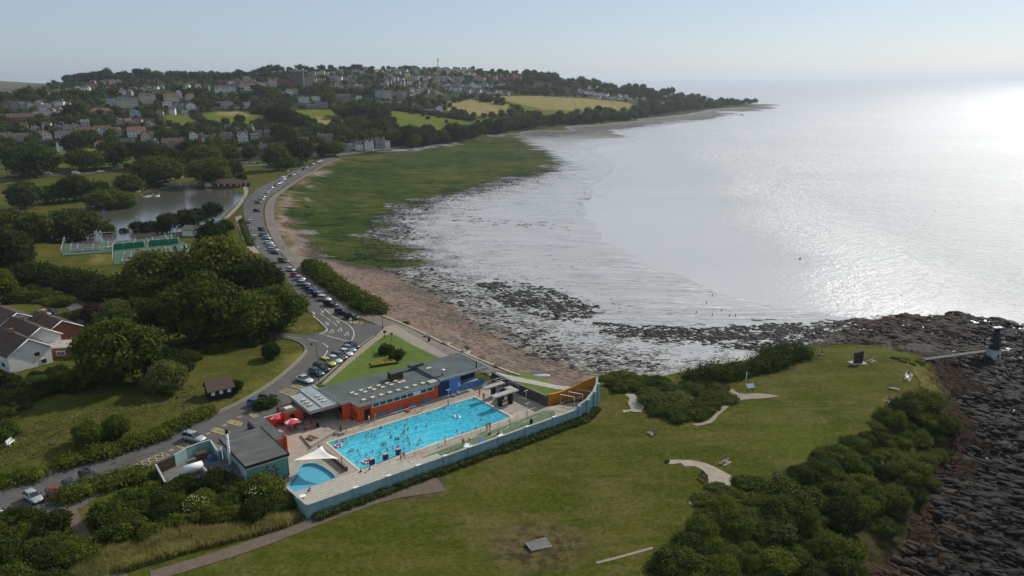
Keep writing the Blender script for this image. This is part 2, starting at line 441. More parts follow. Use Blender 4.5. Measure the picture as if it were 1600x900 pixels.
M['pink'] = plain('pink_cloth', (.75, .15, .22), .7, var=.1)
M['bluecloth'] = plain('blue_cloth', (.05, .13, .45), .8, var=.15)
M['yellow'] = plain('yellow_cloth', (.72, .36, .03), .7, var=.1)
M['greencloth'] = plain('green_cloth', (.05, .22, .10), .8, var=.1)
M['skin'] = plain('skin', (.46, .24, .16), .6, var=.15)
M['hair'] = plain('hair', (.035, .022, .015), .7, var=.3)
M['sail'] = plain('sail_cloth', (.76, .73, .64), .8, var=.05, sc_=.3)
M['rubber'] = plain('tyre_rubber', (.018, .018, .019), .8, var=.2)
M['alloy'] = plain('wheel_alloy', (.5, .51, .52), .35, .8, var=.08)
M['lens'] = plain('lamp_lens', (.75, .77, .8), .15, var=.05)
M['redlens'] = plain('tail_lens', (.4, .02, .02), .2, var=.05)
M['bark'] = plain('bark', (.075, .055, .04), .95, var=.35, sc_=3)
M['gravelpath'] = plain('trodden_gravel', (.27, .225, .175), .95, var=.22, sc_=1.5)
M['tarpath'] = plain('worn_tarmac_path', (.130, .098, .074), .95, var=.25, sc_=.8)
M['paleslab'] = plain('pale_concrete_slabs', (.33, .28, .22), .95, var=.22, sc_=.7)
def water_mat(name, deep, rough, bumps, spec=.5):
 t = newmat(name); nrm = None
 for (s_, d_, st, sx, sy) in bumps:
  v = t.scale(t.pos(), sx, sy, 1)
  nrm = t.bump(t.noise(s_, 3, .6, v), d_, st, nrm)
 n = t.noise(.004, 3, .5)
 c = t.ramp(n, [(.3, tuple(x * .88 for x in deep)), (.7, tuple(x * 1.1 for x in deep))])
 return t.out(c, rough, nrm, None, spec)
M['lake'] = water_mat('lake_water', (.085, .082, .07), .12, [(.9, .05, .5, 1, 1.6)])
def foliage(name, c, c2, rough=.62, sc_=.5, tl=.3):
 t = newmat(name)
 n = t.noise(sc_, 2, .6)
 n2 = t.noise(6.0, 1, .5)
 f = t.m('ADD', t.m('MULTIPLY', n, .55), t.m('MULTIPLY', n2, .45))
 a = t.ramp(f, [(.34, tuple(x * .45 for x in c)), (.50, c), (.66, c2)])
 a = t.mix(t.m('MULTIPLY', t.rand(), .75), a, (c2[0] * 1.25, c2[1] * 1.02, c2[2] * .8))
 t.out(a, .9, None, None, .06)
 tr = t.n.new('ShaderNodeBsdfTranslucent'); t.l.new(a, tr.inputs['Color'])
 mx = t.n.new('ShaderNodeMixShader'); mx.inputs[0].default_value = tl
 t.l.new(t.b.outputs[0], mx.inputs[1]); t.l.new(tr.outputs[0], mx.inputs[2])
 t.l.new(mx.outputs[0], t.n['Material Output'].inputs['Surface'])
 return t.mat
M['leaf_mid'] = foliage('broadleaf', (.040, .067, .011), (.110, .150, .023))
M['leaf_dark'] = foliage('dark_leaves', (.027, .045, .010), (.052, .078, .016))
M['leaf_pale'] = foliage('pale_leaves', (.070, .098, .030), (.120, .155, .046))
M['leaf_yellow'] = foliage('yellow_green_leaves', (.075, .095, .016), (.135, .150, .024))
M['leaf_purple'] = foliage('copper_leaves', (.045, .022, .022), (.075, .035, .030))
M['leaf_far'] = foliage('distant_leaves', (.036, .060, .014), (.068, .098, .022), sc_=.06)
M['leaf_gorse'] = foliage('scrub_leaves', (.044, .066, .012), (.112, .138, .026), sc_=.35)
M['longgrass'] = foliage('long_grass', (.17, .19, .055), (.34, .33, .14), sc_=.3, tl=.55)
M['reeds'] = foliage('rough_weeds', (.045, .070, .018), (.085, .110, .030), sc_=.5)
M['blossom'] = plain('cream_blossom', (.55, .58, .30), .8, var=.15)
M['yflower'] = plain('yellow_flowers', (.50, .44, .04), .8, var=.2)
# -- zones of the ground
Zc = {}
MARSH = [(535, 251), (600, 244), (660, 233), (720, 219), (760, 213), (800, 212), (822, 220), (850, 238), (874, 252), (850, 268), (800, 279), (745, 288), (700, 303), (650, 311), (618, 325), (596, 350), (590, 368), (606, 384), (642, 400), (664, 414), (640, 424), (600, 414), (560, 407), (520, 402), (492, 392), (474, 370), (462, 345), (464, 325), (466, 300), (480, 283), (505, 266)]
BEACH = [(540, 248), (505, 264), (482, 280), (466, 298), (464, 325), (462, 345), (474, 372), (492, 393), (520, 403), (560, 408), (605, 425), (650, 455), (690, 480), (720, 505), (770, 535), (815, 562), (860, 577), (905, 590), (915, 604), (880, 612), (800, 598), (740, 577), (690, 552), (640, 530), (600, 505), (560, 478), (520, 445), (490, 422), (460, 400), (438, 374), (428, 345), (430, 318), (445, 300), (480, 274), (510, 253)]
STONE = [(590, 375), (640, 395), (690, 428), (750, 460), (800, 492), (880, 532), (950, 553), (1010, 565), (1070, 575), (1040, 592), (930, 597), (880, 585), (830, 565), (760, 525), (700, 492), (640, 455), (590, 420), (555, 395), (570, 350), (620, 318), (745, 286), (860, 258), (875, 262), (820, 285), (740, 305), (680, 322), (645, 345), (650, 375)]
WEED = [[(745, 443), (800, 438), (850, 448), (885, 462), (938, 478), (925, 497), (880, 503), (830, 492), (780, 474)],
  [(920, 503), (1000, 508), (1100, 514), (1200, 506), (1345, 500), (1345, 532), (1250, 546), (1180, 548), (1100, 540), (1000, 534), (940, 520)],
  [(790, 210), (900, 199), (1000, 193), (1090, 183), (1180, 164.5), (1212, 162), (1206, 167), (1100, 188), (1000, 200), (900, 210), (830, 217)],
  [(905, 316), (940, 292), (985, 258), (1002, 258), (975, 296), (918, 322)],
  [(722, 340), (726, 326), (735, 316), (738, 318), (730, 328), (728, 338), (745, 345), (800, 347), (855, 352), (860, 354), (800, 350), (740, 348)]]
ROCK = [(1340, 500), (1390, 492), (1450, 488), (1520, 490), (1575, 500), (1640, 518), (1760, 600), (1950, 800), (2100, 1300), (1260, 1300), (1290, 940), (1390, 845), (1455, 760), (1472, 690), (1466, 630), (1455, 585), (1430, 556), (1390, 545), (1330, 541), (1290, 541), (1262, 540), (1300, 520)]
HILLG = [(-900, 252), (0, 246), (100, 236), (230, 235), (330, 246), (420, 252), (520, 243), (600, 240), (700, 228), (790, 208), (900, 195), (1000, 188), (1100, 174), (1200, 161), (1100, 156), (1000, 141), (900, 128), (850, 119), (800, 113), (690, 107), (560, 109), (430, 112), (250, 117), (150, 122), (80, 133), (0, 147), (-900, 160)]
FIELDS = [[(612, 173), (700, 183), (775, 192), (760, 203), (722, 208), (640, 213), (612, 203), (605, 182)],
  [(452, 172), (530, 171), (556, 178), (554, 188), (522, 197), (500, 201), (470, 192), (450, 182)],
  [(303, 181), (338, 174), (372, 174), (402, 179), (432, 190), (441, 199), (400, 199), (340, 193)],
  [(680, 161), (720, 154), (770, 157), (800, 164), (792, 178), (742, 182), (700, 173)],
  [(768, 150), (850, 150), (920, 154), (992, 163), (985, 170), (900, 177), (870, 184), (826, 178), (800, 162)],
  [(424, 197), (470, 198), (505, 207), (500, 213), (440, 205)],
  [(255, 180), (290, 178), (320, 186), (330, 197), (290, 200), (262, 192)],
  [(735, 190), (790, 184), (830, 190), (790, 202), (740, 200)],
  [(80, 236), (150, 232), (235, 232), (238, 248), (150, 262), (80, 262)],
  [(780, 119), (740, 118), (700, 121), (640, 122), (600, 121), (605, 118), (700, 118), (770, 116)]]
STRAW = [[(680, 161), (720, 154), (770, 157), (800, 164), (792, 176), (742, 180), (700, 173)],
  [(768, 150), (850, 150), (920, 154), (992, 163), (985, 170), (900, 174), (850, 172), (800, 160)],
  [(466, 186), (500, 182), (540, 188), (520, 197), (500, 201)],
  [(330, 179), (345, 174), (372, 174), (402, 179), (380, 183)],
  [(395, 620), (430, 600), (462, 575), (474, 555), (455, 555), (440, 575), (410, 596), (385, 612)],
  [(375, 525), (415, 520), (430, 515), (460, 500), (490, 512), (478, 520), (440, 518)],
  [(95, 236), (140, 233), (165, 240), (140, 246), (100, 246)],
  [(140, 395), (175, 400), (172, 412), (140, 412), (145, 402)]]
DRY = [[(785, 838), (835, 822), (888, 832), (905, 852), (880, 878), (820, 888), (780, 870)],
 [(640, 722), (680, 745), (670, 770), (640, 778), (625, 760)]]
LUSH = [[(1170, 620), (1215, 640), (1240, 660), (1300, 690), (1320, 720), (1250, 735), (1200, 690), (1165, 650)],
  [(540, 590), (600, 535), (640, 545), (690, 570), (640, 585), (560, 598)],
  [(905, 572), (945, 569), (952, 580), (946, 592), (908, 592)]]
ROUGHG = [[(0, 640), (80, 608), (240, 580), (330, 540), (420, 530), (440, 545), (380, 590), (330, 620), (250, 660), (120, 700), (0, 745)]]
LAKE = [(40, 352), (70, 336), (110, 324), (160, 317), (215, 305), (232, 299), (241, 289), (262, 284), (290, 281.5), (312, 284), (330, 294), (378, 297), (384, 303), (366, 322), (345, 343), (330, 352), (250, 364), (200, 372), (150, 378), (100, 376), (60, 362)]
def zone(name, polys, margin=60, pow_=None):
 o = None
 for p in polys:
  d = sdf(GW(p), margin)
  o = d if o is None else np.maximum(o, d)
 Zc[name] = o
zone('marsh', [MARSH], 80); zone('beach', [BEACH], 80); zone('stone', [STONE], 120); zone('weed', WEED, 60)
zone('rock', [ROCK], 40); zone('hillg', [HILLG], 60); zone('field', FIELDS, 40); zone('straw', STRAW, 60)
zone('dry', DRY, 12); zone('lush', LUSH, 12); zone('roughg', ROUGHG, 15)
zone('cliff', [[(1436, 552), (1462, 578), (1462, 620), (1440, 670), (1370, 760), (1290, 830), (1200, 900), (1050, 1300), (1600, 1300), (1600, 900), (1570, 640), (1530, 560)]], 30)
lake_w = GW(LAKE)
Zc['lake'] = sdf(lake_w, 30)
rk = np.clip(Zc['rock'] / 5 + .6, 0, 1)
ledge = np.abs(fbm(GX * 1.0 + GY * .35, GY * 1.9 - GX * .5, 13, 5)) * 2
ledge2 = fbm(GX, GY, 5.0, 3)
near = np.clip((420 - np.hypot(GX, GY)) / 120, 0, 1)
ledge3 = np.abs(fbm(GX * 1.2 + GY * .5, GY * 2.2 - GX * .6, 4.5, 3)) * 2
Z = Z + rk * near * ((.30 - ledge) * 2.6 + ledge2 * 1.2 + (.25 - ledge3) * 1.3)
lawnz = np.clip(-Zc['rock'] / 4, 0, 1) * (Z > 6.3)
Z = Z + lawnz * near * fbm(GX, GY, 30, 3) * .35
mdd = np.clip(1.6 - np.abs(Z - .8), 0, 1) * (1 - rk)
Z = Z + mdd * fbm(GX * .35, GY, 16, 4) * .42
lk = Zc['lake']
LAKE_Z = 4.7
t_ = np.clip((lk + 8) / 8, 0, 1)
Z = Z * (1 - t_) + (LAKE_Z + .25 - np.clip(lk, 0, 6) * .35) * t_
COMP = [PL(-13.0, 20.6), PL(43.4, 20.6), PL(51.5, 16.5), PL(42, 9), PL(41.2, -4), PL(39, -5), PL(0, -7), PL(-7, -12), PL(-17, -5), PL(-17, 6.6), PL(-12.5, 13)]
cs = sdf(COMP, 20)
Z = np.where(cs > .9, np.minimum(Z, 3.6), Z)
near_c = np.clip(1 - np.abs(cs) / 20, 0, 1) * (cs <= .9)
fac_c = np.clip((cs + 18) / 16, 0, 1) * (cs <= .9)
Z = Z * (1 - fac_c) + 7.2 * fac_c
def grid_mesh(name, X, Y, Zz):
 nt, nr = X.shape
 me = bpy.data.meshes.new(name)
 me.vertices.add(nt * nr)
 me.vertices.foreach_set('co', np.stack([X, Y, Zz], -1).astype(np.float32).ravel())
 idx = np.arange(nt * nr).reshape(nt, nr)
 q = np.stack([idx[:-1, :-1], idx[:-1, 1:], idx[1:, 1:], idx[1:, :-1]], -1).reshape(-1, 4)[:, ::-1]
 n = len(q)
 me.loops.add(n * 4); me.loops.foreach_set('vertex_index', q.astype(np.int32).ravel())
 me.polygons.add(n)
 me.polygons.foreach_set('loop_start', (np.arange(n) * 4).astype(np.int32))
 me.polygons.foreach_set('loop_total', np.full(n, 4, np.int32))
 me.polygons.foreach_set('use_smooth', np.ones(n, bool))
 me.update(calc_edges=True)
 return me
gm = grid_mesh('ground', GX, GY, Z)
for k, a in Zc.items():
 at = gm.attributes.new(k, 'FLOAT', 'POINT')
 at.data.foreach_set('value', a.astype(np.float32).ravel())
t = newmat('ground_cover')
P = t.pos()
n_big = t.noise(.012, 4, .55); n_mid = t.noise(.09, 4, .6); n_sm = t.noise(.7, 4, .65); n_fine = t.noise(3.2, 3, .7)
mow = t.noise(.16, 3, .6, t.scale(P, .25, 1.4, 1, R(-50)))
streak = t.noise(1.0, 4, .6, t.scale(P, .010, .11, 1, R(-4)), .4)
lawn = t.ramp(t.m('ADD', t.m('MULTIPLY', n_mid, .55), t.m('MULTIPLY', n_sm, .45)), [(.28, (.040, .058, .004)), (.46, (.072, .084, .008)), (.60, (.100, .098, .014)), (.76, (.150, .124, .034))])
lawn = t.mix(t.m('MULTIPLY', t.step(mow, .46, .62), .8), lawn, (.128, .108, .022))
lawn = t.mix(t.m('MULTIPLY', t.step(t.noise(.035, 5, .65), .50, .62), .55), lawn, (.046, .072, .005))
lawn = t.mix(t.m('MULTIPLY', t.step(t.noise(.28, 5, .75), .52, .66), .6), lawn, (.175, .130, .044))
lawn = t.mix(t.m('MULTIPLY', t.step(t.noise(.05, 5, .7), .53, .62), .5), lawn, (.170, .135, .050))
tx = t.noise(1.3, 6, .82)
lawn = t.mix(t.m('MULTIPLY', t.step(tx, .47, .60), .55), lawn, (.032, .040, .004))
lawn = t.mix(t.m('MULTIPLY', t.step(tx, .47, .36), .45), lawn, (.165, .145, .040))
trk = t.noise(1.0, 3, .6, t.scale(P, .02, .45, 1, R(35)))
lawn = t.mix(t.m('MULTIPLY', t.step(trk, .54, .62), .28), lawn, (.150, .130, .040))
lawn = t.mix(1.0, lawn, (.80, .84, .86), 'MULTIPLY')
rough_ = t.ramp(t.m('ADD', t.m('MULTIPLY', n_mid, .5), t.m('MULTIPLY', n_sm, .5)), [(.3, (.036, .050, .008)), (.5, (.066, .070, .013)), (.68, (.115, .098, .030))])
c = t.mix(t.step(t.m('ADD', t.attr('roughg'), t.m('MULTIPLY', n_mid, 8)), 2, 6), lawn, rough_)
c = t.mix(t.m('MULTIPLY', t.step(t.m('ADD', t.attr('lush'), t.m('MULTIPLY', n_mid, 10)), 2, 12), .45), c, t.ramp(n_sm, [(.3, (.042, .088, .006)), (.7, (.082, .118, .012))]))
hg = t.ramp(t.noise(.05, 5, .7), [(.30, (.014, .022, .007)), (.52, (.030, .042, .013)), (.62, (.062, .072, .026)), (.72, (.13, .125, .105))])
c = t.mix(t.step(t.m('ADD', t.attr('hillg'), t.m('MULTIPLY', n_mid, 14)), 4, 8), c, hg)
fl = t.ramp(t.m('ADD', t.m('MULTIPLY', n_big, .6), t.m('MULTIPLY', n_sm, .4)), [(.3, (.080, .110, .010)), (.6, (.130, .140, .018))])
c = t.mix(t.step(t.m('ADD', t.attr('field'), t.m('MULTIPLY', n_mid, 8)), 2, 6), c, fl)
stw = t.ramp(n_mid, [(.3, (.20, .17, .055)), (.65, (.30, .235, .095))])
c = t.mix(t.m('MULTIPLY', t.step(t.m('ADD', t.attr('straw'), t.m('MULTIPLY', n_mid, 14)), 5, 13), .85), c, stw)
c = t.mix(t.m('MULTIPLY', t.step(t.m('ADD', t.attr('dry'), t.m('MULTIPLY', n_sm, 7)), 1, 4), .92), c, t.ramp(n_sm, [(.40, (.045, .034, .020)), (.6, (.120, .095, .036))]))
zc = t.n.new('ShaderNodeSeparateXYZ'); t.l.new(P, zc.inputs[0]); zz_ = zc.outputs[2]
hi = t.m('ADD', zz_, t.m('MULTIPLY', n_sm, .9))
mudm = t.m('MULTIPLY', t.m('SUBTRACT', 1, t.step(hi, 4.2, 5.0)), t.m('SUBTRACT', 1, t.step(t.attr('lake'), -14, -10)), clamp=True)
clf = t.m('MULTIPLY', t.step(t.m('ADD', t.attr('cliff'), t.m('MULTIPLY', n_mid, 10)), 2, 7), t.m('SUBTRACT', 1, t.step(hi, 7.6, 8.6)))
mudm = t.m('MULTIPLY', mudm, t.m('SUBTRACT', 1, clf))
c = t.mix(clf, c, t.ramp(n_sm, [(.3, (.022, .020, .009)), (.50, (.055, .040, .020)), (.66, (.050, .062, .014))]))
mud = t.ramp(streak, [(.34, (.37, .36, .34)), (.60, (.42, .41, .39))])
grooves = t.step(streak, .47, .445)
pebf = t.vor(.75, t.scale(P, .6, 1.1, 1), 'F1')
c = t.mix(mudm, c, mud)
rgh = t.mix(mudm, (.92, .92, .92), (.34, .34, .34))
run = t.noise(1.0, 5, .6, t.scale(P, .007, .07, 1, R(-9)), .8)
runl = t.m('MULTIPLY', t.m('SUBTRACT', 1, t.step(t.m('ABSOLUTE', t.m('SUBTRACT', run, .5)), .002, .012)), t.step(n_big, .38, .5))
runl = t.m('MULTIPLY', runl, mudm)
c = t.mix(t.m('MULTIPLY', runl, .6), c, (.07, .065, .06)); rgh = t.mix(runl, rgh, (.15, .15, .15))
l2 = t.noise(1.0, 3, .6, t.scale(P, .009, .19, 1, R(-3)), .15)
l2m = t.m('MULTIPLY', t.m('SUBTRACT', 1, t.step(t.m('ABSOLUTE', t.m('SUBTRACT', l2, .5)), .003, .014)), t.m('MULTIPLY', t.step(t.noise(.02, 3), .42, .55), mudm))
c = t.mix(t.m('MULTIPLY', l2m, .75), c, (.09, .085, .08))
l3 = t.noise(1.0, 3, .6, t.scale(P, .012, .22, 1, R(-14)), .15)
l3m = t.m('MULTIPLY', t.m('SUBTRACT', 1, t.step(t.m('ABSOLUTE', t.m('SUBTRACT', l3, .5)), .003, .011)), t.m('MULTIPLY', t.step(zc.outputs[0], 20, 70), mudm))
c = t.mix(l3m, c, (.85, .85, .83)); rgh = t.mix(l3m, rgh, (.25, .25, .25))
farsh = t.m('MULTIPLY', t.m('MULTIPLY', t.step(zc.outputs[1], 780, 1000), mudm), t.step(t.m('ADD', zz_, t.m('MULTIPLY', t.noise(.012, 5, .7, t.scale(P, .4, 1, 1)), 3)), 2.1, 2.5))
c = t.mix(t.m('MULTIPLY', farsh, .85), c, (.075, .068, .058)); rgh = t.mix(farsh, rgh, (.8, .8, .8))
stn = t.m('ADD', t.attr('stone'), t.m('MULTIPLY', t.m('SUBTRACT', t.noise(.10, 5, .7), .5), 110))
den = t.step(stn, -40, 40)
spk = t.noise(.85, 5, .78, t.scale(P, .75, 1.1, 1))
sf = t.m('SUBTRACT', t.m('ADD', spk, t.m('MULTIPLY', den, .27)), .64)
drk = t.m('MULTIPLY', t.m('MULTIPLY', t.step(t.m('ADD', stn, t.m('MULTIPLY', n_mid, 30)), 8, 50), mudm), .8)
c = t.mix(drk, c, t.ramp(n_sm, [(.35, (.085, .078, .068)), (.65, (.17, .158, .14))])); rgh = t.mix(drk, rgh, (.7, .7, .7))
stm = t.m('MULTIPLY', t.step(sf, 0, .03), mudm)
stc = t.ramp(t.noise(1.1, 4, .8), [(.38, (.035, .033, .030)), (.55, (.085, .080, .070)), (.70, (.22, .205, .18))])
c = t.mix(stm, c, stc); rgh = t.mix(stm, rgh, (.75, .75, .75))
wd = t.m('ADD', t.step(t.attr('weed'), -14, 10), 0)
wsp = t.noise(.26, 6, .75, t.scale(P, .6, 1.0, 1, R(-14)))
wf = t.m('SUBTRACT', t.m('ADD', wsp, t.m('MULTIPLY', wd, .14)), .635)
wm = t.m('MULTIPLY', t.m('MULTIPLY', t.step(wf, 0, .025), t.step(wd, .0, .12)), mudm)
sp2 = t.m('MULTIPLY', t.m('MULTIPLY', t.step(t.noise(.55, 5, .75, t.scale(P, .7, 1.15, 1)), .65, .675), t.step(stn, -80, -20)), mudm)
wm = t.m('MAXIMUM', wm, sp2)
c = t.mix(wm, c, t.ramp(n_fine, [(.35, (.018, .018, .016)), (.7, (.050, .048, .040))])); rgh = t.mix(wm, rgh, (.7, .7, .7))
bm_ = t.step(t.m('ADD', t.attr('beach'), t.m('MULTIPLY', t.m('SUBTRACT', t.noise(.13, 5, .65), .5), 34)), -2, 5)
bc = t.ramp(t.m('ADD', t.m('MULTIPLY', n_sm, .5), t.m('MULTIPLY', n_fine, .5)), [(.30, (.125, .085, .065)), (.50, (.235, .155, .120)), (.70, (.335, .235, .185))])
bm_ = t.m('MAXIMUM', bm_, t.m('MULTIPLY', t.m('MULTIPLY', mudm, t.step(hi, 2.6, 3.2)), t.step(t.m('MULTIPLY', zc.outputs[1], -1), -700, -560)))
bm_ = t.m('MULTIPLY', bm_, t.step(t.m('MULTIPLY', zc.outputs[0], -1), -27, -17))
bc = t.mix(t.m('MULTIPLY', t.step(t.noise(.5, 5, .75), .56, .62), .75), bc, (.055, .045, .038))
bc = t.mix(t.m('MULTIPLY', t.step(t.noise(.07, 5, .65), .46, .60), .55), bc, (.165, .140, .118))
bst = t.m('MULTIPLY', t.step(t.m('SUBTRACT', t.m('ADD', spk, t.m('MULTIPLY', den, .26)), .60), 0, .03), .85)
bc = t.mix(bst, bc, stc)
c = t.mix(bm_, c, bc); rgh = t.mix(bm_, rgh, (.95, .95, .95))
mn = t.m('ADD', t.attr('marsh'), t.m('MULTIPLY', t.m('SUBTRACT', t.noise(.035, 6, .62, t.scale(P, .7, 1.2, 1)), .5), 75))
mm = t.step(mn, -2, 2.5)
mc = t.ramp(t.m('ADD', t.m('MULTIPLY', n_mid, .4), t.m('ADD', t.m('MULTIPLY', n_big, .3), t.m('MULTIPLY', n_sm, .3))), [(.38, (.017, .036, .005)), (.48, (.037, .060, .009)), (.58, (.084, .086, .020))])
ck = t.noise(.030, 6, .62, t.scale(P, .45, 1.25, 1), .7)
crk = t.m('MULTIPLY', t.m('SUBTRACT', 1, t.step(t.m('ABSOLUTE', t.m('SUBTRACT', ck, .5)), .006, .018)), t.m('SUBTRACT', 1, t.step(t.m('ADD', t.attr('marsh'), t.m('MULTIPLY', n_big, 50)), 40, 85)))
mc = t.mix(t.m('MULTIPLY', t.step(t.noise(.16, 5, .7, t.scale(P, .5, 1.2, 1)), .52, .66), .7), mc, (.018, .030, .005))
mc = t.mix(crk, mc, (.010, .012, .006))
c = t.mix(mm, c, mc); rgh = t.mix(mm, rgh, (.85, .85, .85))
edge = t.m('MULTIPLY', t.step(mn, -11, -1), t.m('SUBTRACT', 1, t.step(mn, -1, 1)))
c = t.mix(t.m('MULTIPLY', t.m('MULTIPLY', edge, mudm), .8), c, (.025, .024, .018))
rm = t.step(t.m('ADD', t.attr('rock'), t.m('MULTIPLY', t.m('SUBTRACT', n_mid, .5), 14)), -1, 1.5)
rv = t.noise(.8, 5, .7, t.scale(P, 1.0, 1.8, 1, R(28)))
rc_d = t.ramp(rv, [(.30, (.004, .0035, .003)), (.55, (.014, .012, .011)), (.75, (.040, .033, .029))])
rc_b = t.ramp(rv, [(.30, (.016, .010, .006)), (.52, (.052, .031, .019)), (.72, (.105, .064, .040))])
low = t.step(t.m('ADD', t.attr('rock'), t.m('MULTIPLY', n_mid, 22)), 16, 27)
rc = t.mix(low, rc_b, rc_d)
vc = t.vor(.42, t.scale(P, 1, 1.7, 1, R(28)), 'DISTANCE_TO_EDGE')
rc = t.mix(t.m('SUBTRACT', 1, t.step(vc, .02, .10)), rc, (.004, .0035, .003))
c = t.mix(rm, c, rc); rgh = t.mix(rm, rgh, t.ramp(rv, [(.3, .95), (.7, .72)]))
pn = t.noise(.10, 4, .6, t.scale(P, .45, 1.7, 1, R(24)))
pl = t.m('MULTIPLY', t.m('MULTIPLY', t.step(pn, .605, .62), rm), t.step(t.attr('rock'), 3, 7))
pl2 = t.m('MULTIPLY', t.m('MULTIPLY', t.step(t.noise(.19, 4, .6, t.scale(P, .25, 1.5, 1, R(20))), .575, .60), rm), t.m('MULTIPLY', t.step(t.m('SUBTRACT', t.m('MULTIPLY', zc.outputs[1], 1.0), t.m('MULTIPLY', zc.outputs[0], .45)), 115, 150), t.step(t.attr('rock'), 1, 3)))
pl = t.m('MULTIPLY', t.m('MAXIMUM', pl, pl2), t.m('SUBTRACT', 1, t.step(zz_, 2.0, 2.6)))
c = t.mix(pl, c, (.55, .55, .55)); rgh = t.mix(pl, rgh, (.38, .38, .38))  # rock pools whitened: sun glare on the water put into the colour
gb = t.bump(t.m('ADD', n_sm, t.m('MULTIPLY', n_fine, .4)), .22, t.m('SUBTRACT', .5, t.m('MULTIPLY', mudm, .35)))
gb = t.bump(spk, .35, t.m('MULTIPLY', t.m('ADD', den, .12), mudm), gb)
gb = t.bump(rv, .9, t.m('MULTIPLY', rm, t.m('SUBTRACT', 1, pl)), gb)
gb = t.bump(streak, .4, t.m('MULTIPLY', mudm, .10), gb)
t.out(c, rgh, gb, None, t.m('ADD', t.m('MULTIPLY', t.m('MAXIMUM', t.m('MULTIPLY', t.m('MULTIPLY', mudm, t.m('SUBTRACT', 1, mm)), t.m('MULTIPLY', t.m('SUBTRACT', 1, bm_), t.m('SUBTRACT', 1, t.m('MULTIPLY', t.m('MAXIMUM', t.m('MAXIMUM', t.m('MAXIMUM', stm, farsh), drk), wm), .85)))), pl), .48), .02))
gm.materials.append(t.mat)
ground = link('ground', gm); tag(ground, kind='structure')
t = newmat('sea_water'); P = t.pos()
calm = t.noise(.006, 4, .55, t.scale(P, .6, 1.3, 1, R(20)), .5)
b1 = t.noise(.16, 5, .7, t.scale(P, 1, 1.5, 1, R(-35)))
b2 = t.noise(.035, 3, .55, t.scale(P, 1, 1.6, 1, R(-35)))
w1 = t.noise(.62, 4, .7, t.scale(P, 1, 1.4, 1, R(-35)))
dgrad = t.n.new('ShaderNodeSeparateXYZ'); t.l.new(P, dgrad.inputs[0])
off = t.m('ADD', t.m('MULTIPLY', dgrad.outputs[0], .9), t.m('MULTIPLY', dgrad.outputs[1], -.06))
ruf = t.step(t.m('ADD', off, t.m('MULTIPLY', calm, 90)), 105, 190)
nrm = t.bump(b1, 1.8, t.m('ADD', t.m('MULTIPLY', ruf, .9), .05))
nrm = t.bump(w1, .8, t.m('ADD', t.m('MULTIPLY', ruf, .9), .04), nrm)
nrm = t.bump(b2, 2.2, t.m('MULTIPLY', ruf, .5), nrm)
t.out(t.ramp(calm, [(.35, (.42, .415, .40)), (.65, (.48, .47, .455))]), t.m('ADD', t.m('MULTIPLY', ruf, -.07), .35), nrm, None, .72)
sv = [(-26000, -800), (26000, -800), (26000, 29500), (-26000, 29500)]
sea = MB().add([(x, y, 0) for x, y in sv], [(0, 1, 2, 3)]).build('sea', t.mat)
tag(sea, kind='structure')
def area(name, pts, mat, lift=.05, cell=None, z=None, kind='structure', holes=()):
 """a sheet laid on the ground inside a world outline"""
 pts = [Vector((p[0], p[1])) for p in pts]
 xs, ys = [p.x for p in pts], [p.y for p in pts]
 if cell is None: cell = max(1.5, min(12, (max(xs) - min(xs) + max(ys) - min(ys)) / 60))
 V = []; E_ = []
 n = len(pts)
 for i in range(n):
  a, b = pts[i], pts[(i + 1) % n]
  k = max(1, int((b - a).length / cell))
  for j in range(k): V.append(a.lerp(b, j / k))
 nb = len(V)
 E_ = [(i, (i + 1) % nb) for i in range(nb)]
 from mathutils.geometry import intersect_point_tri_2d
 P = np.array([(p.x, p.y) for p in pts])
 gx, gy = np.meshgrid(np.arange(min(xs) + cell / 2, max(xs), cell), np.arange(min(ys) + cell / 2, max(ys), cell))
 if gx.size:
  s_ = sdf(pts, 1e4, gx, gy)
  for x, y in zip(gx[s_ > cell * .4], gy[s_ > cell * .4]): V.append(Vector((x, y)))
 r = delaunay_2d_cdt(V, E_, [list(range(nb))], 1, 1e-5)
 rr_ = [math.hypot(p.x, p.y) for p in r[0]]
 vs = [(p.x, p.y, (H(p.x, p.y) + lift * (1 + q / 300)) if z is None else z) for p, q in zip(r[0], rr_)]
 mb = MB(); mb.smooth = True
 fs = []
 for f in r[2]:
  a, b, c_ = [r[0][i] for i in f[:3]]
  fs.append(tuple(f) if (b - a).cross(c_ - a) > 0 else tuple(f)[::-1])
 mb.add(vs, fs)
 o = mb.build(name, mat)
 if kind: tag(o, kind=kind)
 return o
def ribbon(pts, w, lift, mat, name='path', closed=False, step=2.0, kind='structure', z=None):
 """a strip of width w (or list of widths) along world points"""
 pts = [Vector((p[0], p[1])) for p in pts]
 if closed: pts.append(pts[0])
 ws = w if hasattr(w, '__len__') else [w] * len(pts)
 Q, W_ = [], []
 for i in range(len(pts) - 1):
  k = max(1, int((pts[i + 1] - pts[i]).length / step))
  for j in range(k): Q.append(pts[i].lerp(pts[i + 1], j / k)); W_.append(ws[i] + (ws[i + 1] - ws[i]) * j / k)
 Q.append(pts[-1]); W_.append(ws[-1])
 vs, fs = [], []
 for i, p in enumerate(Q):
  d = (Q[min(i + 1, len(Q) - 1)] - Q[max(i - 1, 0)]).normalized(); nn = Vector((-d.y, d.x))
  for s_ in (-1, 1):
   q = p + nn * (s_ * W_[i] / 2)
   vs.append((q.x, q.y, (H(q.x, q.y) + lift * (1 + q.length / 300)) if z is None else z))
 for i in range(len(Q) - 1): fs.append((2 * i, 2 * i + 1, 2 * i + 3, 2 * i + 2)[::-1])
 return vs, fs
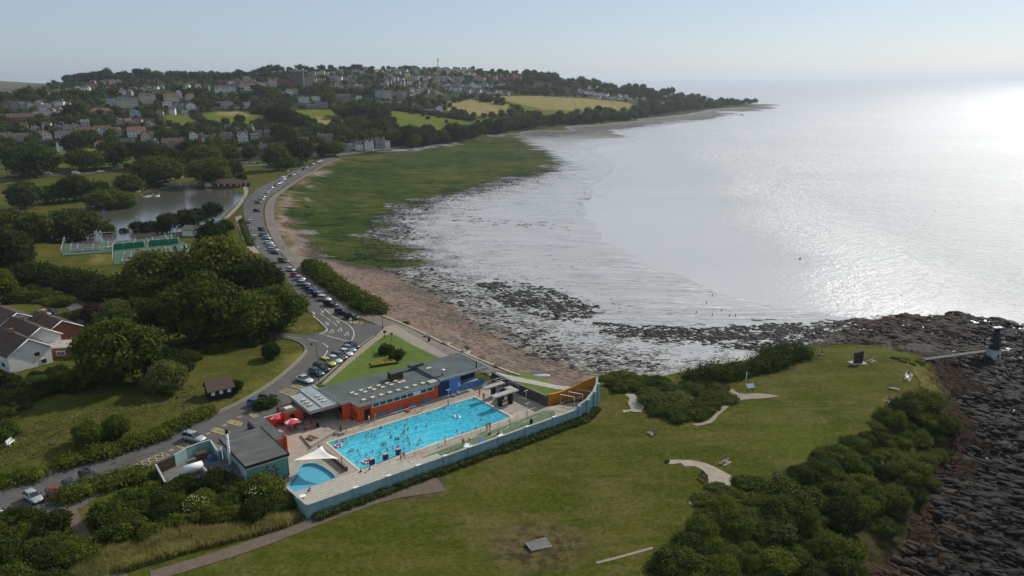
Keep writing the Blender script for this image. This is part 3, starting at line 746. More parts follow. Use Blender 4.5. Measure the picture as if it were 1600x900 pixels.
def strip(name, pts, w, lift, mat, kind='structure', **k):
 vs, fs = ribbon(pts, w, lift, mat, **k)
 mb = MB(); mb.smooth = True; mb.add(vs, fs); o = mb.build(name, mat)
 return tag(o, kind=kind) if kind else o
def smooth_px(pts, n=4):
 """Catmull-Rom through pixel points"""
 out = []
 for i in range(len(pts) - 1):
  p0, p1, p2, p3 = [np.array(pts[min(max(j, 0), len(pts) - 1)], float) for j in (i - 1, i, i + 1, i + 2)]
  for k in range(n):
   t_ = k / n
   out.append(tuple(.5 * (2 * p1 + (p2 - p0) * t_ + (2 * p0 - 5 * p1 + 4 * p2 - p3) * t_ ** 2 + (3 * p1 - p0 - 3 * p2 + p3) * t_ ** 3)))
 out.append(tuple(pts[-1]))
 return out
area('lake', lake_w, M['lake'], z=LAKE_Z, cell=20)
# -- plants: leaf clumps spread through the volume of a crown
def leaf_mesh(name, lobes, per_area, size, mat, seed, core=True, flat=.55, zmin=-1e9, jitter=.24, extra=None):
 """lobes: list of (centre, radii); leaves are small bent faces on and just inside the lobes"""
 rs = np.random.RandomState(seed)
 V, Fc, mi = [], [], []
 C = np.array([l[0] for l in lobes]); Rr = np.array([l[1] for l in lobes])
 allp, alln = [], []
 for c, r in zip(C, Rr):
  A = 4 * math.pi * ((r[0] * r[1]) ** 1.6 / 3 + 2 * (r[0] * r[2]) ** 1.6 / 3) ** (1 / 1.6)
  n = int(A * per_area)
  d = rs.randn(n, 3); d /= np.linalg.norm(d, axis=1)[:, None]
  k = 1 + rs.randn(n) * jitter - .04
  p = c + d * r * k[:, None]
  nn = d / r; nn /= np.linalg.norm(nn, axis=1)[:, None]
  keep = p[:, 2] > zmin
  for c2, r2 in zip(C, Rr):
   if c2 is c: continue
   q = np.linalg.norm((p - c2) / r2, axis=1)
   keep &= ~((q < .80) & (np.abs(c2 - c).sum() > 1e-9))
  g = np.sin(p[:, 0] * 3.1 / r.mean() + seed) + np.sin(p[:, 1] * 3.7 / r.mean()) + np.sin(p[:, 2] * 4.3 / r.mean() + 1)
  keep &= (g > -1.55) | (rs.rand(n) < .4)
  allp.append(p[keep]); alln.append(nn[keep])
 p = np.concatenate(allp); nn = np.concatenate(alln); n = len(p)
 s = size * (.55 + .9 * rs.rand(n))
 jn = nn + rs.randn(n, 3) * .75 + np.array([0, 0, .25]); jn /= np.linalg.norm(jn, axis=1)[:, None]
 a = np.cross(jn, rs.randn(n, 3)); a /= np.linalg.norm(a, axis=1)[:, None]; b = np.cross(jn, a)
 fold = jn * (s * .22)[:, None]
 v0 = p - a * s[:, None] * .6; v1 = p - b * (s * flat)[:, None] + fold; v2 = p + a * s[:, None] * .6; v3 = p + b * (s * flat)[:, None] + fold
 verts = np.stack([v0, v1, v2, v3], 1).reshape(-1, 3)
 faces = np.arange(n * 4).reshape(n, 4)
 tri = np.concatenate([faces[:, [0, 1, 2]], faces[:, [0, 2, 3]]])
 cv_, cf_ = [], []
 if core:
  bm = bmesh.new(); bmesh.ops.create_icosphere(bm, subdivisions=2, radius=1)
  bv = np.array([q.co[:] for q in bm.verts]); bf = np.array([[q.index for q in f.verts] for f in bm.faces]); bm.free()
  off = len(verts)
  for k, (c, r) in enumerate(zip(C, Rr)):
   w = bv * (1 + .10 * rs.randn(len(bv), 1)) * r * .74 + c
   w[:, 2] = np.maximum(w[:, 2], zmin)
   cv_.append(w); cf_.append(bf + off); off += len(bv)
  verts = np.concatenate([verts] + cv_); tri = np.concatenate([tri] + cf_)
 me = bpy.data.meshes.new(name)
 me.vertices.add(len(verts)); me.vertices.foreach_set('co', verts.astype(np.float32).ravel())
 m_ = len(tri)
 me.loops.add(m_ * 3); me.loops.foreach_set('vertex_index', tri.astype(np.int32).ravel())
 me.polygons.add(m_); me.polygons.foreach_set('loop_start', (np.arange(m_) * 3).astype(np.int32)); me.polygons.foreach_set('loop_total', np.full(m_, 3, np.int32))
 me.materials.append(mat)
 me.update(calc_edges=True)
 return me
def crown_lobes(seed, h, n, shape='round', cz=.62):
 """lobes of a crown of radius 1 whose middle stands at cz*h"""
 rs = random.Random(seed); L = []
 hz_ = h * (1 - cz)
 L.append((np.array([0, 0, h * cz]), np.array([.72, .72, hz_ * .80])))
 for k in range(n):
  az = k * 2.39996 + rs.random() * .6
  u = (k + .5) / n
  if shape == 'round': ph = math.acos(1 - 1.45 * u)
  elif shape == 'cone': ph = math.acos(1 - 1.7 * u)
  else: ph = math.acos(1 - 1.25 * u)
  rad = .72 + rs.uniform(-.16, .16)
  x, y, z = math.sin(ph) * math.cos(az) * rad, math.sin(ph) * math.sin(az) * rad, math.cos(ph) * hz_ * .72
  if shape == 'cone':
   f = 1.0 - .75 * (z / hz_ * .5 + .5); x *= f * 1.25; y *= f * 1.25
  r = rs.uniform(.13, .38)
  L.append((np.array([x, y, h * cz + z]), np.array([r, r * rs.uniform(.85, 1.15), r * rs.uniform(.7, .95) * (hz_ / .8 if hz_ < .8 else 1)])))
 return L
def trunk_mesh(seed, h, r0, lean=0.0, branches=5):
 rs = random.Random(seed); mb = MB()
 top = (lean * .5, 0, h * .72)
 mb.tube([(0, 0, -.12), (0, 0, .02), (lean * .15, .01, h * .25), (lean * .35, -.01, h * .5), top], [r0 * 1.5, r0 * 1.15, r0 * .9, r0 * .65, r0 * .25], 7)
 for k in range(branches):
  a = k * 2.4 + rs.random(); z0 = h * rs.uniform(.22, .5); L = rs.uniform(.45, .75)
  f = z0 / h
  p0 = (lean * f * .7, 0, z0)
  mb.tube([p0, (p0[0] + math.cos(a) * L * .45, math.sin(a) * L * .45, z0 + h * .14), (p0[0] + math.cos(a) * L, math.sin(a) * L, z0 + h * .26)], [r0 * .5, r0 * .34, r0 * .12], 5)
 return mb.mesh('trunk', M['bark'])
TREES = {}
def tree_kind(key, seed, h, n, shape, mat, per, size, cz=.62, r0=.055, lean=0):
 TREES[key] = (leaf_mesh('crown', crown_lobes(seed, h, n, shape, cz), per, size, M[mat], seed), trunk_mesh(seed, h, r0, lean))
for i in range(4): tree_kind('near%d' % i, 20 + i, 1.75, 38, 'round', ['leaf_mid', 'leaf_mid', 'leaf_dark', 'leaf_mid'][i], 480, .078, cz=.50)
for i in range(2): tree_kind('neard%d' % i, 30 + i, 1.5, 36, 'round', 'leaf_dark', 480, .078, cz=.50)
tree_kind('neary0', 35, 1.6, 34, 'round', 'leaf_yellow', 460, .078, cz=.5)
tree_kind('nearp0', 36, 1.5, 34, 'round', 'leaf_pale', 460, .078, cz=.5)
for i in range(4): tree_kind('mid%d' % i, 40 + i, 1.6 + .15 * i, 16, 'round', ['leaf_mid', 'leaf_dark', 'leaf_mid', 'leaf_dark'][i], 200, .105, cz=.52)
for i in range(2): tree_kind('wide%d' % i, 50 + i, 1.25, 20, 'flat', 'leaf_mid', 300, .085, cz=.50)
tree_kind('cone0', 55, 2.6, 18, 'cone', 'leaf_dark', 240, .095, cz=.5)
tree_kind('pine0', 56, 1.9, 16, 'flat', 'leaf_dark', 240, .095, cz=.62, lean=.3)
tree_kind('midp0', 57, 1.6, 16, 'round', 'leaf_purple', 200, .105, cz=.52)
tree_kind('midpale0', 58, 1.6, 16, 'round', 'leaf_pale', 200, .105, cz=.52)
tree_kind('midy0', 59, 1.6, 16, 'round', 'leaf_yellow', 200, .105, cz=.52)
for i in range(4): tree_kind('far%d' % i, 60 + i, 1.5 + .15 * i, 10, 'round', 'leaf_far', 90, .16, cz=.50)
tree_kind('farcone', 66, 2.7, 10, 'cone', 'leaf_dark', 90, .15, cz=.5)
tree_kind('farp', 67, 1.5, 10, 'round', 'leaf_purple', 90, .16, cz=.5)
TREE_LIST = []
def tree(px, py, wpx, key, hk=1.0, label=None, cat='tree', group=None, name='tree', sink=.0, world=None):
 """a tree whose foot stands on the ground seen at (px, py); wpx = crown width in pixels"""
 p = world if world is not None else G(px, py)
 dep = p.y * CP - (p.z - CZ) * SP
 rad = wpx / 2 * dep / F_PX if wpx is not None else 4
 cm, tm = TREES[key]
 t_ = thing(name, label, cat, (p.x, p.y, p.z - sink), rnd.random() * 6.28, group)
 a = link('trunk', tm, t_); b = link('crown', cm, t_)
 t_.scale = (rad, rad, rad * hk)
 TREE_LIST.append((t_, px, py, rad, key))
 return t_
def hedge(pts, w, h, mat, name='hedge', label=None, cat='hedge', per=None, size=None, group=None, seed=1, ground=True, core=True, hj=.25):
 """a run of clipped or wild shrubs along world points: one object"""
 rs = random.Random(seed)
 P = [Vector((p[0], p[1])) for p in pts]; L = []
 ws = w if hasattr(w, '__len__') else [w] * len(P)
 d0 = math.hypot(P[0].x, P[0].y)
 for i in range(len(P) - 1):
  ln = (P[i + 1] - P[i]).length
  wi = (ws[i] + ws[i + 1]) / 2
  k = max(1, int(ln / (min(w if not hasattr(w, '__len__') else wi, h * 2.2) * .38)))
  for j in range(k):
   f = j / k; q = P[i].lerp(P[i + 1], f); wj = ws[i] * (1 - f) + ws[i + 1] * f
   nacross = max(1, int(wj / (h * 1.3)))
   dr = (P[i + 1] - P[i]).normalized(); nn = Vector((-dr.y, dr.x))
   for m_ in range(nacross):
    o = ((m_ + .5) / nacross - .5) * wj * .85 + rs.uniform(-.1, .1) * wj
    x, y = q.x + nn.x * o, q.y + nn.y * o
    hh = h * rs.uniform(1 - hj, 1 + hj)
    rr_ = min(wj / nacross * .75, h * 1.1) * rs.uniform(.75, 1.15)
    rr_ = max(rr_, .3)
    L.append((np.array([x, y, H(x, y) + hh * .38]), np.array([rr_, rr_, hh * .62])))
 if per is None: per = min(26, 3000 / max(1, d0 / 10) ** 1.6)
 if size is None: size = max(.16, d0 * .0019)
 o0 = np.array([P[0].x, P[0].y, H(P[0].x, P[0].y)])
 L = [(c - o0, r) for c, r in L]
 me = leaf_mesh(name, L, per, size, M[mat], seed, core=core, zmin=-1e9)
 o = link(name, me, None, tuple(o0))
 return tag(o, label, cat, group)
def blob_bush(px, py, wpx, hk, mat, name='bush', label=None, cat='bush', group=None, seed=1, n=9, world=None, dens=1.0, zoff=0):
 p = world if world is not None else G(px, py)
 dep = p.y * CP - (p.z - CZ) * SP
 rad = wpx / 2 * dep / F_PX
 rs = random.Random(seed); L = []
 for k in range(n):
  a = k * 2.4; q = math.sqrt((k + .3) / n) * .68
  r = rs.uniform(.30, .46)
  L.append((np.array([math.cos(a) * q, math.sin(a) * q, hk * (.45 + .25 * (1 - q)) * rs.uniform(.8, 1.1)]) * rad, np.array([r, r, r * hk * .9]) * rad))
 d = math.hypot(p.x, p.y)
 size = max(.13, d * .0018)
 per = dens * min(30, 1.4 / size ** 2)
 me = leaf_mesh(name, L, per, size, M[mat], seed)
 o = link(name, me, None, (p.x, p.y, p.z + zoff))
 return tag(o, label, cat, group)
# -- roads, paths, markings
t = newmat('asphalt'); P = t.pos()
n1 = t.noise(.18, 4, .6); n2 = t.noise(2.6, 3, .7); n3 = t.noise(.7, 4, .6, t.scale(P, .3, 2.0, 1, R(-38)))
c = t.ramp(t.m('ADD', t.m('MULTIPLY', n1, .5), t.m('MULTIPLY', n3, .5)), [(.3, (.075, .070, .067)), (.5, (.105, .098, .093)), (.7, (.140, .130, .122))])
c = t.mix(t.m('MULTIPLY', t.step(n2, .5, .8), .3), c, (.055, .052, .05))
M['asphalt'] = t.out(c, .88, t.bump(n2, .02))
t = newmat('promenade_tarmac'); n1 = t.noise(.12, 4, .6); n2 = t.noise(1.6, 3, .7)
c = t.ramp(t.m('ADD', t.m('MULTIPLY', n1, .6), t.m('MULTIPLY', n2, .4)), [(.3, (.125, .105, .090)), (.5, (.165, .140, .120)), (.7, (.205, .178, .152))])
M['promenade'] = t.out(c, .92, t.bump(n2, .02))
M['marking'] = plain('road_marking_white', (.55, .54, .50), .8, var=.25, sc_=3)
M['yellowmark'] = plain('road_marking_yellow', (.50, .40, .17), .8, var=.25, sc_=3)
M['kerb'] = plain('kerb_stone', (.30, .28, .25), .9, var=.2, sc_=2)
ROAD_L = smooth_px([(-420, 985), (-150, 850), (0, 769), (60, 742), (120, 725), (200, 700), (250, 681), (300, 661), (345, 642), (385, 622), (425, 597), (455, 573), (473, 555), (477, 545), (470, 537), (455, 531), (436, 528), (405, 527)], 3)
ROAD_L2 = [(400, 518), (430, 520), (447, 521.5), (470, 523), (489, 523.5)] + smooth_px([(497, 522), (506, 519), (510, 514), (505, 508), (497, 501), (489, 493), (482, 485), (474, 472), (462, 455), (445, 432), (425, 410), (405, 393), (392, 374), (385, 350), (380, 330), (383, 314), (398, 299), (420, 286), (450, 272), (478, 259), (500, 250), (520, 246)], 3)
ROAD_R = smooth_px([(528, 248.5), (515, 252), (494, 262), (470, 276), (448, 289), (428, 302), (416, 314), (411, 330), (413, 348), (421, 368), (432, 388), (450, 411), (468, 430), (488, 449), (510, 468), (540, 489), (566, 503), (600, 511), (585, 525), (563, 540), (535, 565), (505, 592), (478, 612), (455, 628), (430, 645), (405, 660), (380, 674), (345, 690), (305, 704), (262, 722), (230, 745), (190, 760), (150, 777), (128, 793), (95, 800), (60, 820), (0, 850), (-250, 960)], 3)
area('road', GW(ROAD_L + ROAD_L2 + ROAD_R), M['asphalt'], .04, 3.0)
PROM = smooth_px([(529, 248), (516, 252.5), (495, 263), (471, 277), (449, 290), (430, 303), (418, 315), (413.5, 330), (415.5, 348), (423, 368), (434, 388), (452, 411), (470, 430), (491, 449.5), (513, 469), (545, 489), (572, 501)], 2) + [(600, 512), (586, 527), (566, 541), (540, 565), (515, 592), (500, 603), (600, 597), (700, 560), (712, 552), (757, 575)] + \
 [(800, 586), (795, 583), (770, 572), (742, 561), (716, 549), (690, 538), (660, 523), (640, 513), (622, 505), (598, 497)] + smooth_px([(590, 493), (560, 478), (530, 452), (500, 430), (486, 414), (468, 402), (452, 390), (440, 372), (430, 346), (428, 325), (432, 311), (446, 298), (470, 282), (494, 267), (514, 256), (532, 249)], 2)
area('promenade', GW(PROM), M['promenade'], .075, 3.0)
area('pavement', GW([(601, 512), (616, 508), (652, 528), (700, 556), (690, 563), (640, 538), (618, 524), (604, 527), (575, 551), (538, 583), (512, 603), (503, 600), (540, 565), (566, 541), (586, 527)]), M['gravelpath'], .10, 2.0)
t = newmat('kept_lawn'); n1 = t.noise(.5, 4, .6); n2 = t.noise(3, 3, .6)
M['lawn'] = t.out(t.ramp(t.m('ADD', t.m('MULTIPLY', n1, .5), t.m('MULTIPLY', n2, .5)), [(.3, (.058, .105, .012)), (.5, (.088, .135, .020)), (.7, (.135, .160, .035))]), .95, t.bump(n2, .06))
area('lawn', GW([(506, 604), (540, 575), (572, 548), (600, 526), (612, 523), (640, 538), (668, 552), (690, 562), (660, 580), (600, 600), (560, 608)]), M['lawn'], .16, 2.0)
area('lawn', GW([(757, 585), (790, 592), (830, 601), (870, 608), (905, 612), (880, 628), (850, 622), (800, 604)]), M['lawn'], .12, 2.0)
area('lawn', GW(smooth_px([(797, 586), (815, 583), (840, 590), (868, 602), (850, 600), (820, 593), (797, 588)], 2)), M['lawn'], .12, 1.5)
strip('path', GW(smooth_px([(757, 580), (790, 590), (830, 598), (870, 606), (906, 610)], 3)), 2.6, .15, M['concrete'])
strip('sea_wall_top', GW(smooth_px([(598, 495), (620, 503.5), (640, 512), (662, 522), (690, 536), (716, 548), (742, 560), (768, 571), (795, 582), (812, 588)], 3)), .8, .25, M['paleslab'])
area('path', GW(smooth_px([(1043, 723), (1046, 719), (1080, 719.5), (1105, 725), (1130, 737), (1148, 748), (1142, 758), (1122, 772), (1105, 782), (1088, 790), (1076, 787), (1080, 775), (1100, 770), (1107, 758), (1106, 745), (1098, 735), (1085, 729), (1070, 729), (1064, 724), (1048, 726), (1043, 723)], 2)), M['paleslab'], .05, 1.5)
area('path', GW(smooth_px([(976, 617), (990, 616), (1008, 628), (1002, 644), (986, 643), (975, 645), (974, 641), (986, 640), (981, 630), (984, 623), (976, 617)], 2)), M['paleslab'], .05, 1.5)
strip('path', GW(smooth_px([(1078, 664), (1105, 655), (1118, 640), (1135, 628), (1150, 619), (1180, 619), (1215, 620)], 3)), [.5, 1.3, 1.7, 1.9, 2.6, 2.2] + [1.6] * 12 + [.4], .05, M['gravelpath'], kind='structure') if False else area('path', GW(smooth_px([(1080, 663), (1108, 657), (1122, 640), (1137, 629), (1143, 622), (1136, 608), (1143, 607), (1155, 615), (1185, 615), (1218, 619), (1190, 623), (1160, 625), (1140, 635), (1122, 650), (1112, 661), (1090, 666)], 2)), M['gravelpath'], .05, 1.5)
strip('path', GW(smooth_px([(235, 901), (300, 882), (400, 850), (500, 812), (580, 783), (640, 768), (690, 757)], 3)), [2.6] * 15 + [3.2, 4, 4.6, 5], .05, M['tarpath'])
strip('path', GW(smooth_px([(932, 880), (960, 873), (1000, 862), (1020, 856)], 3)), .55, .05, M['gravelpath'])
strip('path', GW(smooth_px([(106, 785), (118, 815), (135, 845), (150, 860), (175, 885), (190, 905)], 3)), 1.7, .05, M['tarpath'])
strip('path', GW(smooth_px([(1335, 566), (1350, 566)], 1)), 3.0, .05, M['paleslab'])
strip('path', GW(smooth_px([(375, 283), (385, 300), (372, 322), (352, 342)], 3)), 2.5, .05, M['gravelpath'])
strip('path', GW(smooth_px([(372, 338), (378, 355), (388, 380), (400, 396)], 3)), 3.2, .06, M['gravelpath'])
strip('path', GW(smooth_px([(0, 307), (60, 300), (120, 292)], 2)), 2, .06, M['gravelpath'])
strip('path', GW(smooth_px([(215, 300), (240, 286), (265, 280), (295, 276)], 3)), 3, .06, M['gravelpath'])
strip('road', GW(smooth_px([(-200, 298), (0, 283), (60, 276), (130, 272), (215, 262), (262, 252)], 3)), 6, .07, M['asphalt'])
strip('road', GW(smooth_px([(335, 262), (370, 259), (415, 258), (440, 252), (470, 246), (505, 245), (560, 238), (610, 232), (640, 230)], 3)), 8, .07, M['asphalt'])
strip('road', GW(smooth_px([(80, 455), (105, 470), (122, 486), (135, 500), (150, 512)], 3)), 4, .06, M['asphalt'])
for pts in ([(0, 222), (60, 220), (120, 214), (190, 211), (240, 208)], [(0, 195), (70, 193), (140, 190), (220, 192), (300, 206), (400, 212)], [(300, 168), (380, 168), (470, 160), (560, 163), (620, 160), (700, 174), (745, 183)],
   [(640, 150), (665, 140), (668, 130), (690, 127), (760, 131)], [(600, 125), (700, 122), (790, 124)], [(850, 152), (920, 152), (1000, 160), (1080, 163)], [(590, 238), (640, 236), (640, 234)]):
 strip('road', GW(smooth_px(pts, 3)), 7, .1, M['asphalt'], step=6)
def mark(name, pts, w, mat='marking', lift=.055, z=None):
 return strip(name, GW(pts), w, lift, M[mat], step=1.2)
mk = MB(); mk.smooth = True
def addmark(pts, w=.12, lift=.085):
 v, f = ribbon(GW(pts), w, lift, None, step=1.0); mk.add(v, f)
for pts in ([(489, 494), (500, 503), (510, 513), (512, 516), (508, 520), (499, 523)], smooth_px([(507, 483), (520, 495), (540, 505), (551, 515), (553, 525), (549, 533), (546, 535.5)], 3), smooth_px([(504, 537), (511, 541), (512, 544)], 2), smooth_px([(511.5, 548), (510, 553), (506, 557)], 2)):
 addmark(pts, .22)
for a, b in (((500, 490), (507, 495)), ((510, 497), (517, 502)), ((520, 504), (527, 510)), ((450, 527), (471, 529.5)), ((480, 530.5), (496, 534)), ((466, 463), (471, 467)), ((443, 433), (441, 430.5)), ((404, 388), (403, 385))): addmark([a, b], .18)
for x in range(12): addmark([(500 + x * 4, 521.5 + x * 1.15), (501.8 + x * 4, 522 + x * 1.15)], .3)
for x in range(8): addmark([(512 + x * 4.5, 526 + x * 1.1), (514 + x * 4.5, 526.6 + x * 1.1)], .3)
for (x, y, s_) in ((518, 518.5, 3.2), (531, 516, 3.2), (541.5, 522.5, 3.2)): addmark([(x - s_, y + 2.5), (x + .6 * s_, y - 4), (x + s_, y + 2.5), (x - s_, y + 2.5)], .16)
for (x, y) in ((490, 490), (503.5, 487.5), (528, 503.5), (511, 506.5), (469, 466)):      # arrows
 addmark([(x - 2.5, y - 3), (x + 1, y + 1.5)], .16); addmark([(x - 1.6, y + 1.6), (x + 1.8, y + 2.2), (x + 1.4, y - 1.4)], .2)
for k in range(18):
 f = k / 17; x = 441 + f * 62 - f * f * -6; y = 402 + f * 82
 addmark([(x, y), (x + 3.5, y + .6)], .12)
tag(mk.build('road_markings', M['marking']), kind='structure')
mk = MB(); mk.smooth = True
edge_l = [(x + 2, y + 1.6) for x, y in ROAD_L[3:40]]
addmark(edge_l, .13)
def hatch(p0, p1, p2, p3, n):
 addmark([p0, p1, p2, p3, p0], .13)
 for k in range(n):
  f, g = k / n, (k + 1) / n
  A_ = lambda q: (p0[0] + (p1[0] - p0[0]) * q, p0[1] + (p1[1] - p0[1]) * q)
  B_ = lambda q: (p3[0] + (p2[0] - p3[0]) * q, p3[1] + (p2[1] - p3[1]) * q)
  addmark([A_(f), B_(g)], .12); addmark([B_(f), A_(g)], .12)
hatch((155, 751), (253, 708), (265, 712), (178, 752), 9)
hatch((276, 698), (286, 693), (305, 699), (292, 706), 2)
hatch((329, 674), (336, 669), (361, 676), (352, 681), 3)
hatch((354, 661), (361, 656.5), (379, 661), (376, 667), 3)
hatch((436, 613), (448, 608), (466, 612), (454, 619), 3)
hatch((454, 604), (462, 601), (478, 606), (470, 609), 2)
hatch((388, 648), (392, 645), (404, 650), (400, 655), 2)
hatch((544, 504), (548, 503), (568, 504), (564, 508), 3)
hatch((510, 486), (516, 484), (526, 487), (522, 493), 2)
for (x, y) in ((268, 705), (325, 679), (351, 666), (374, 653)):                             # wheelchair symbols
 addmark([(x - 2.8, y + .4), (x - 2.6, y - 1.4), (x - .8, y - 1.6), (x + .3, y - .2), (x - .6, y + 1.2), (x - 2.8, y + .4)], .13)
 addmark([(x + .2, y), (x + 2.2, y - 1.1), (x + 4.4, y - .2)], .14); addmark([(x + 1.6, y - 1.2), (x + 1.3, y - 2.5)], .16)
tag(mk.build('yellow_road_markings', M['yellowmark']), kind='structure')
def kerb(pts, h=.12, w=.14):
 v, f = ribbon(GW(pts), w, .04 + h, None, step=1.5)
 mb = MB(); n = len(v)
 low_ = [(x, y, z - h - .15) for x, y, z in v]
 k = n // 2
 mb.add(v + low_, f + [(2 * i, 2 * i + 2, n + 2 * i + 2, n + 2 * i) for i in range(k - 1)] + [(2 * i + 1, n + 2 * i + 1, n + 2 * i + 3, 2 * i + 3) for i in range(k - 1)])
 tag(mb.build('kerb', M['kerb']), kind='structure')
kerb(ROAD_L[3:]); kerb([(489, 523)] + ROAD_L2[5:12]); kerb(ROAD_R[54:66])
pad = thing('stone_slab', 'flat square grey concrete slab lying in a worn patch of the headland grass', 'slab', tuple(G(841, 853)))
c0 = G(841, 853)
pp = [G(821, 851), G(853, 842), G(862, 853), G(831, 863)]
MB().prism([(p.x - c0.x, p.y - c0.y) for p in pp], -.1, .16).build('slab_top', M['concrete_d'], pad)
rim = MB()
for i in range(4):
 a, b = pp[i] - c0, pp[(i + 1) % 4] - c0
 rim.tube([(a.x, a.y, .17), (b.x, b.y, .17)], .07, 4)
rim.build('rim', M['concrete'], pad)
# -- tennis courts
t = newmat('court_green'); M['courtgreen'] = t.out(t.ramp(t.noise(.25, 4, .6), [(.3, (.055, .105, .062)), (.7, (.085, .140, .085))]), .85)
t = newmat('court_grey'); M['courtgrey'] = t.out(t.ramp(t.noise(.25, 4, .6), [(.3, (.065, .085, .078)), (.7, (.095, .115, .105))]), .85)
area('tennis_court_surface', GW([(97, 400), (105, 378), (178, 374), (230, 368), (278, 364.5), (282, 378), (300, 384), (301, 402), (240, 409), (178, 414), (177, 395), (98, 400)]), M['courtgreen'], .10, 4)
cm = MB(); cm.smooth = True; cg = MB(); cg.smooth = True
def court(p0, p1, p2, p3):
 """corners of the playing lines in pixels: far left, far right, near right, near left (baselines on the left and right)"""
 q = [np.array(G(*p)) for p in (p0, p1, p2, p3)]
 def L(u, v): r_ = (q[0] * (1 - u) + q[1] * u) * (1 - v) + (q[3] * (1 - u) + q[2] * u) * v; return (r_[0], r_[1])
 def ln(a, b, w=.12):
  v, f = ribbon([L(*a), L(*b)], w, .30, None, step=3); cm.add(v, f)
 g_ = [L(-.0, .0), L(1, 0), L(1, 1), L(0, 1)]
 n_ = 4
 vs = [(*L(i / n_, j / n_), 0) for j in range(n_ + 1) for i in range(n_ + 1)]
 vs = [(x, y, H(x, y) + .2 * (1 + math.hypot(x, y) / 300)) for x, y, _ in vs]
 cg.add(vs, [(j * (n_ + 1) + i, (j + 1) * (n_ + 1) + i, (j + 1) * (n_ + 1) + i + 1, j * (n_ + 1) + i + 1) for j in range(n_) for i in range(n_)])
 for a, b in (((0, 0), (1, 0)), ((1, 0), (1, 1)), ((1, 1), (0, 1)), ((0, 1), (0, 0)), ((0, .125), (1, .125)), ((0, .875), (1, .875)), ((.23, .125), (.23, .875)), ((.77, .125), (.77, .875)), ((.23, .5), (.77, .5))): ln(a, b)
 return L
courts = [court((115, 380), (158, 376.5), (156, 391.5), (110, 395)), court((172, 376), (213, 371), (212, 381), (169, 389.5)), court((226, 370.5), (267, 366.5), (270, 376), (231, 380)),
  court((195, 396), (243, 390), (245, 402), (190, 411)), court((258, 387.5), (290, 385), (298, 400), (262, 404))]
tag(cg.build('tennis_court_playing_area', M['courtgrey']), kind='structure'); tag(cm.build('tennis_court_lines', M['marking']), kind='structure')
M['net'] = plain('net_mesh', (.03, .035, .03), .9, var=.2)
M['greenscreen'] = plain('green_windbreak', (.010, .20, .11), .8, var=.15)
names_ = ['far left tennis court', 'middle back tennis court', 'right back tennis court', 'near tennis court half behind the oak', 'near right tennis court beside the dark cypress']
for L, nm in zip(courts, names_):
 a, b = L(.5, -.03), L(.5, 1.03)
 z = H(*a)
 net = thing('tennis_net', 'low dark tennis net strung across the ' + nm, 'tennis net', (a[0], a[1], z), 0, 'tennis nets')
 dx, dy = b[0] - a[0], b[1] - a[1]; l_ = math.hypot(dx, dy); nx, ny = -dy / l_ * .04, dx / l_ * .04
 MB().prism([(nx, ny), (-nx, -ny), (dx - nx, dy - ny), (dx + nx, dy + ny)], .15, 1.2).build('mesh_panel', M['net'], net)
 for q in ((0, 0), (dx, dy)): MB().cyl(q[0], q[1], 0, 1.35, .06, n=6).build('post', M['steel'], net)
def screen(p0, p1, h, label, mat='greenscreen', name='windbreak_screen'):
 a, b = G(*p0), G(*p1); w_ = thing(name, label, 'windbreak', tuple(a), 0, 'court windbreaks')
 d = b - a; l_ = math.hypot(d.x, d.y); nx, ny = -d.y / l_ * .05, d.x / l_ * .05
 MB().prism([(nx, ny), (-nx, -ny), (d.x - nx, d.y - ny), (d.x + nx, d.y + ny)], .25, [h] * 4).build('cloth', M[mat], w_)
 for f in (0, .33, .66, 1): MB().cyl(d.x * f, d.y * f, 0, h + .3, .07, n=6).build('post', M['steel'], w_)
screen((178, 391.5), (226, 387), 2.6, 'bright green windbreak between the courts, the left one of the pair')
screen((233, 386), (279, 381.5), 2.6, 'bright green windbreak between the courts, the right one of the pair')
t = newmat('chain_link');
tr = t.n.new('ShaderNodeBsdfTransparent'); mx = t.n.new('ShaderNodeMixShader'); mx.inputs[0].default_value = .10
t.out((.10, .12, .11), .7); t.l.new(tr.outputs[0], mx.inputs[1]); t.l.new(t.b.outputs[0], mx.inputs[2]); t.l.new(mx.outputs[0], t.n['Material Output'].inputs['Surface'])
M['chain'] = t.mat
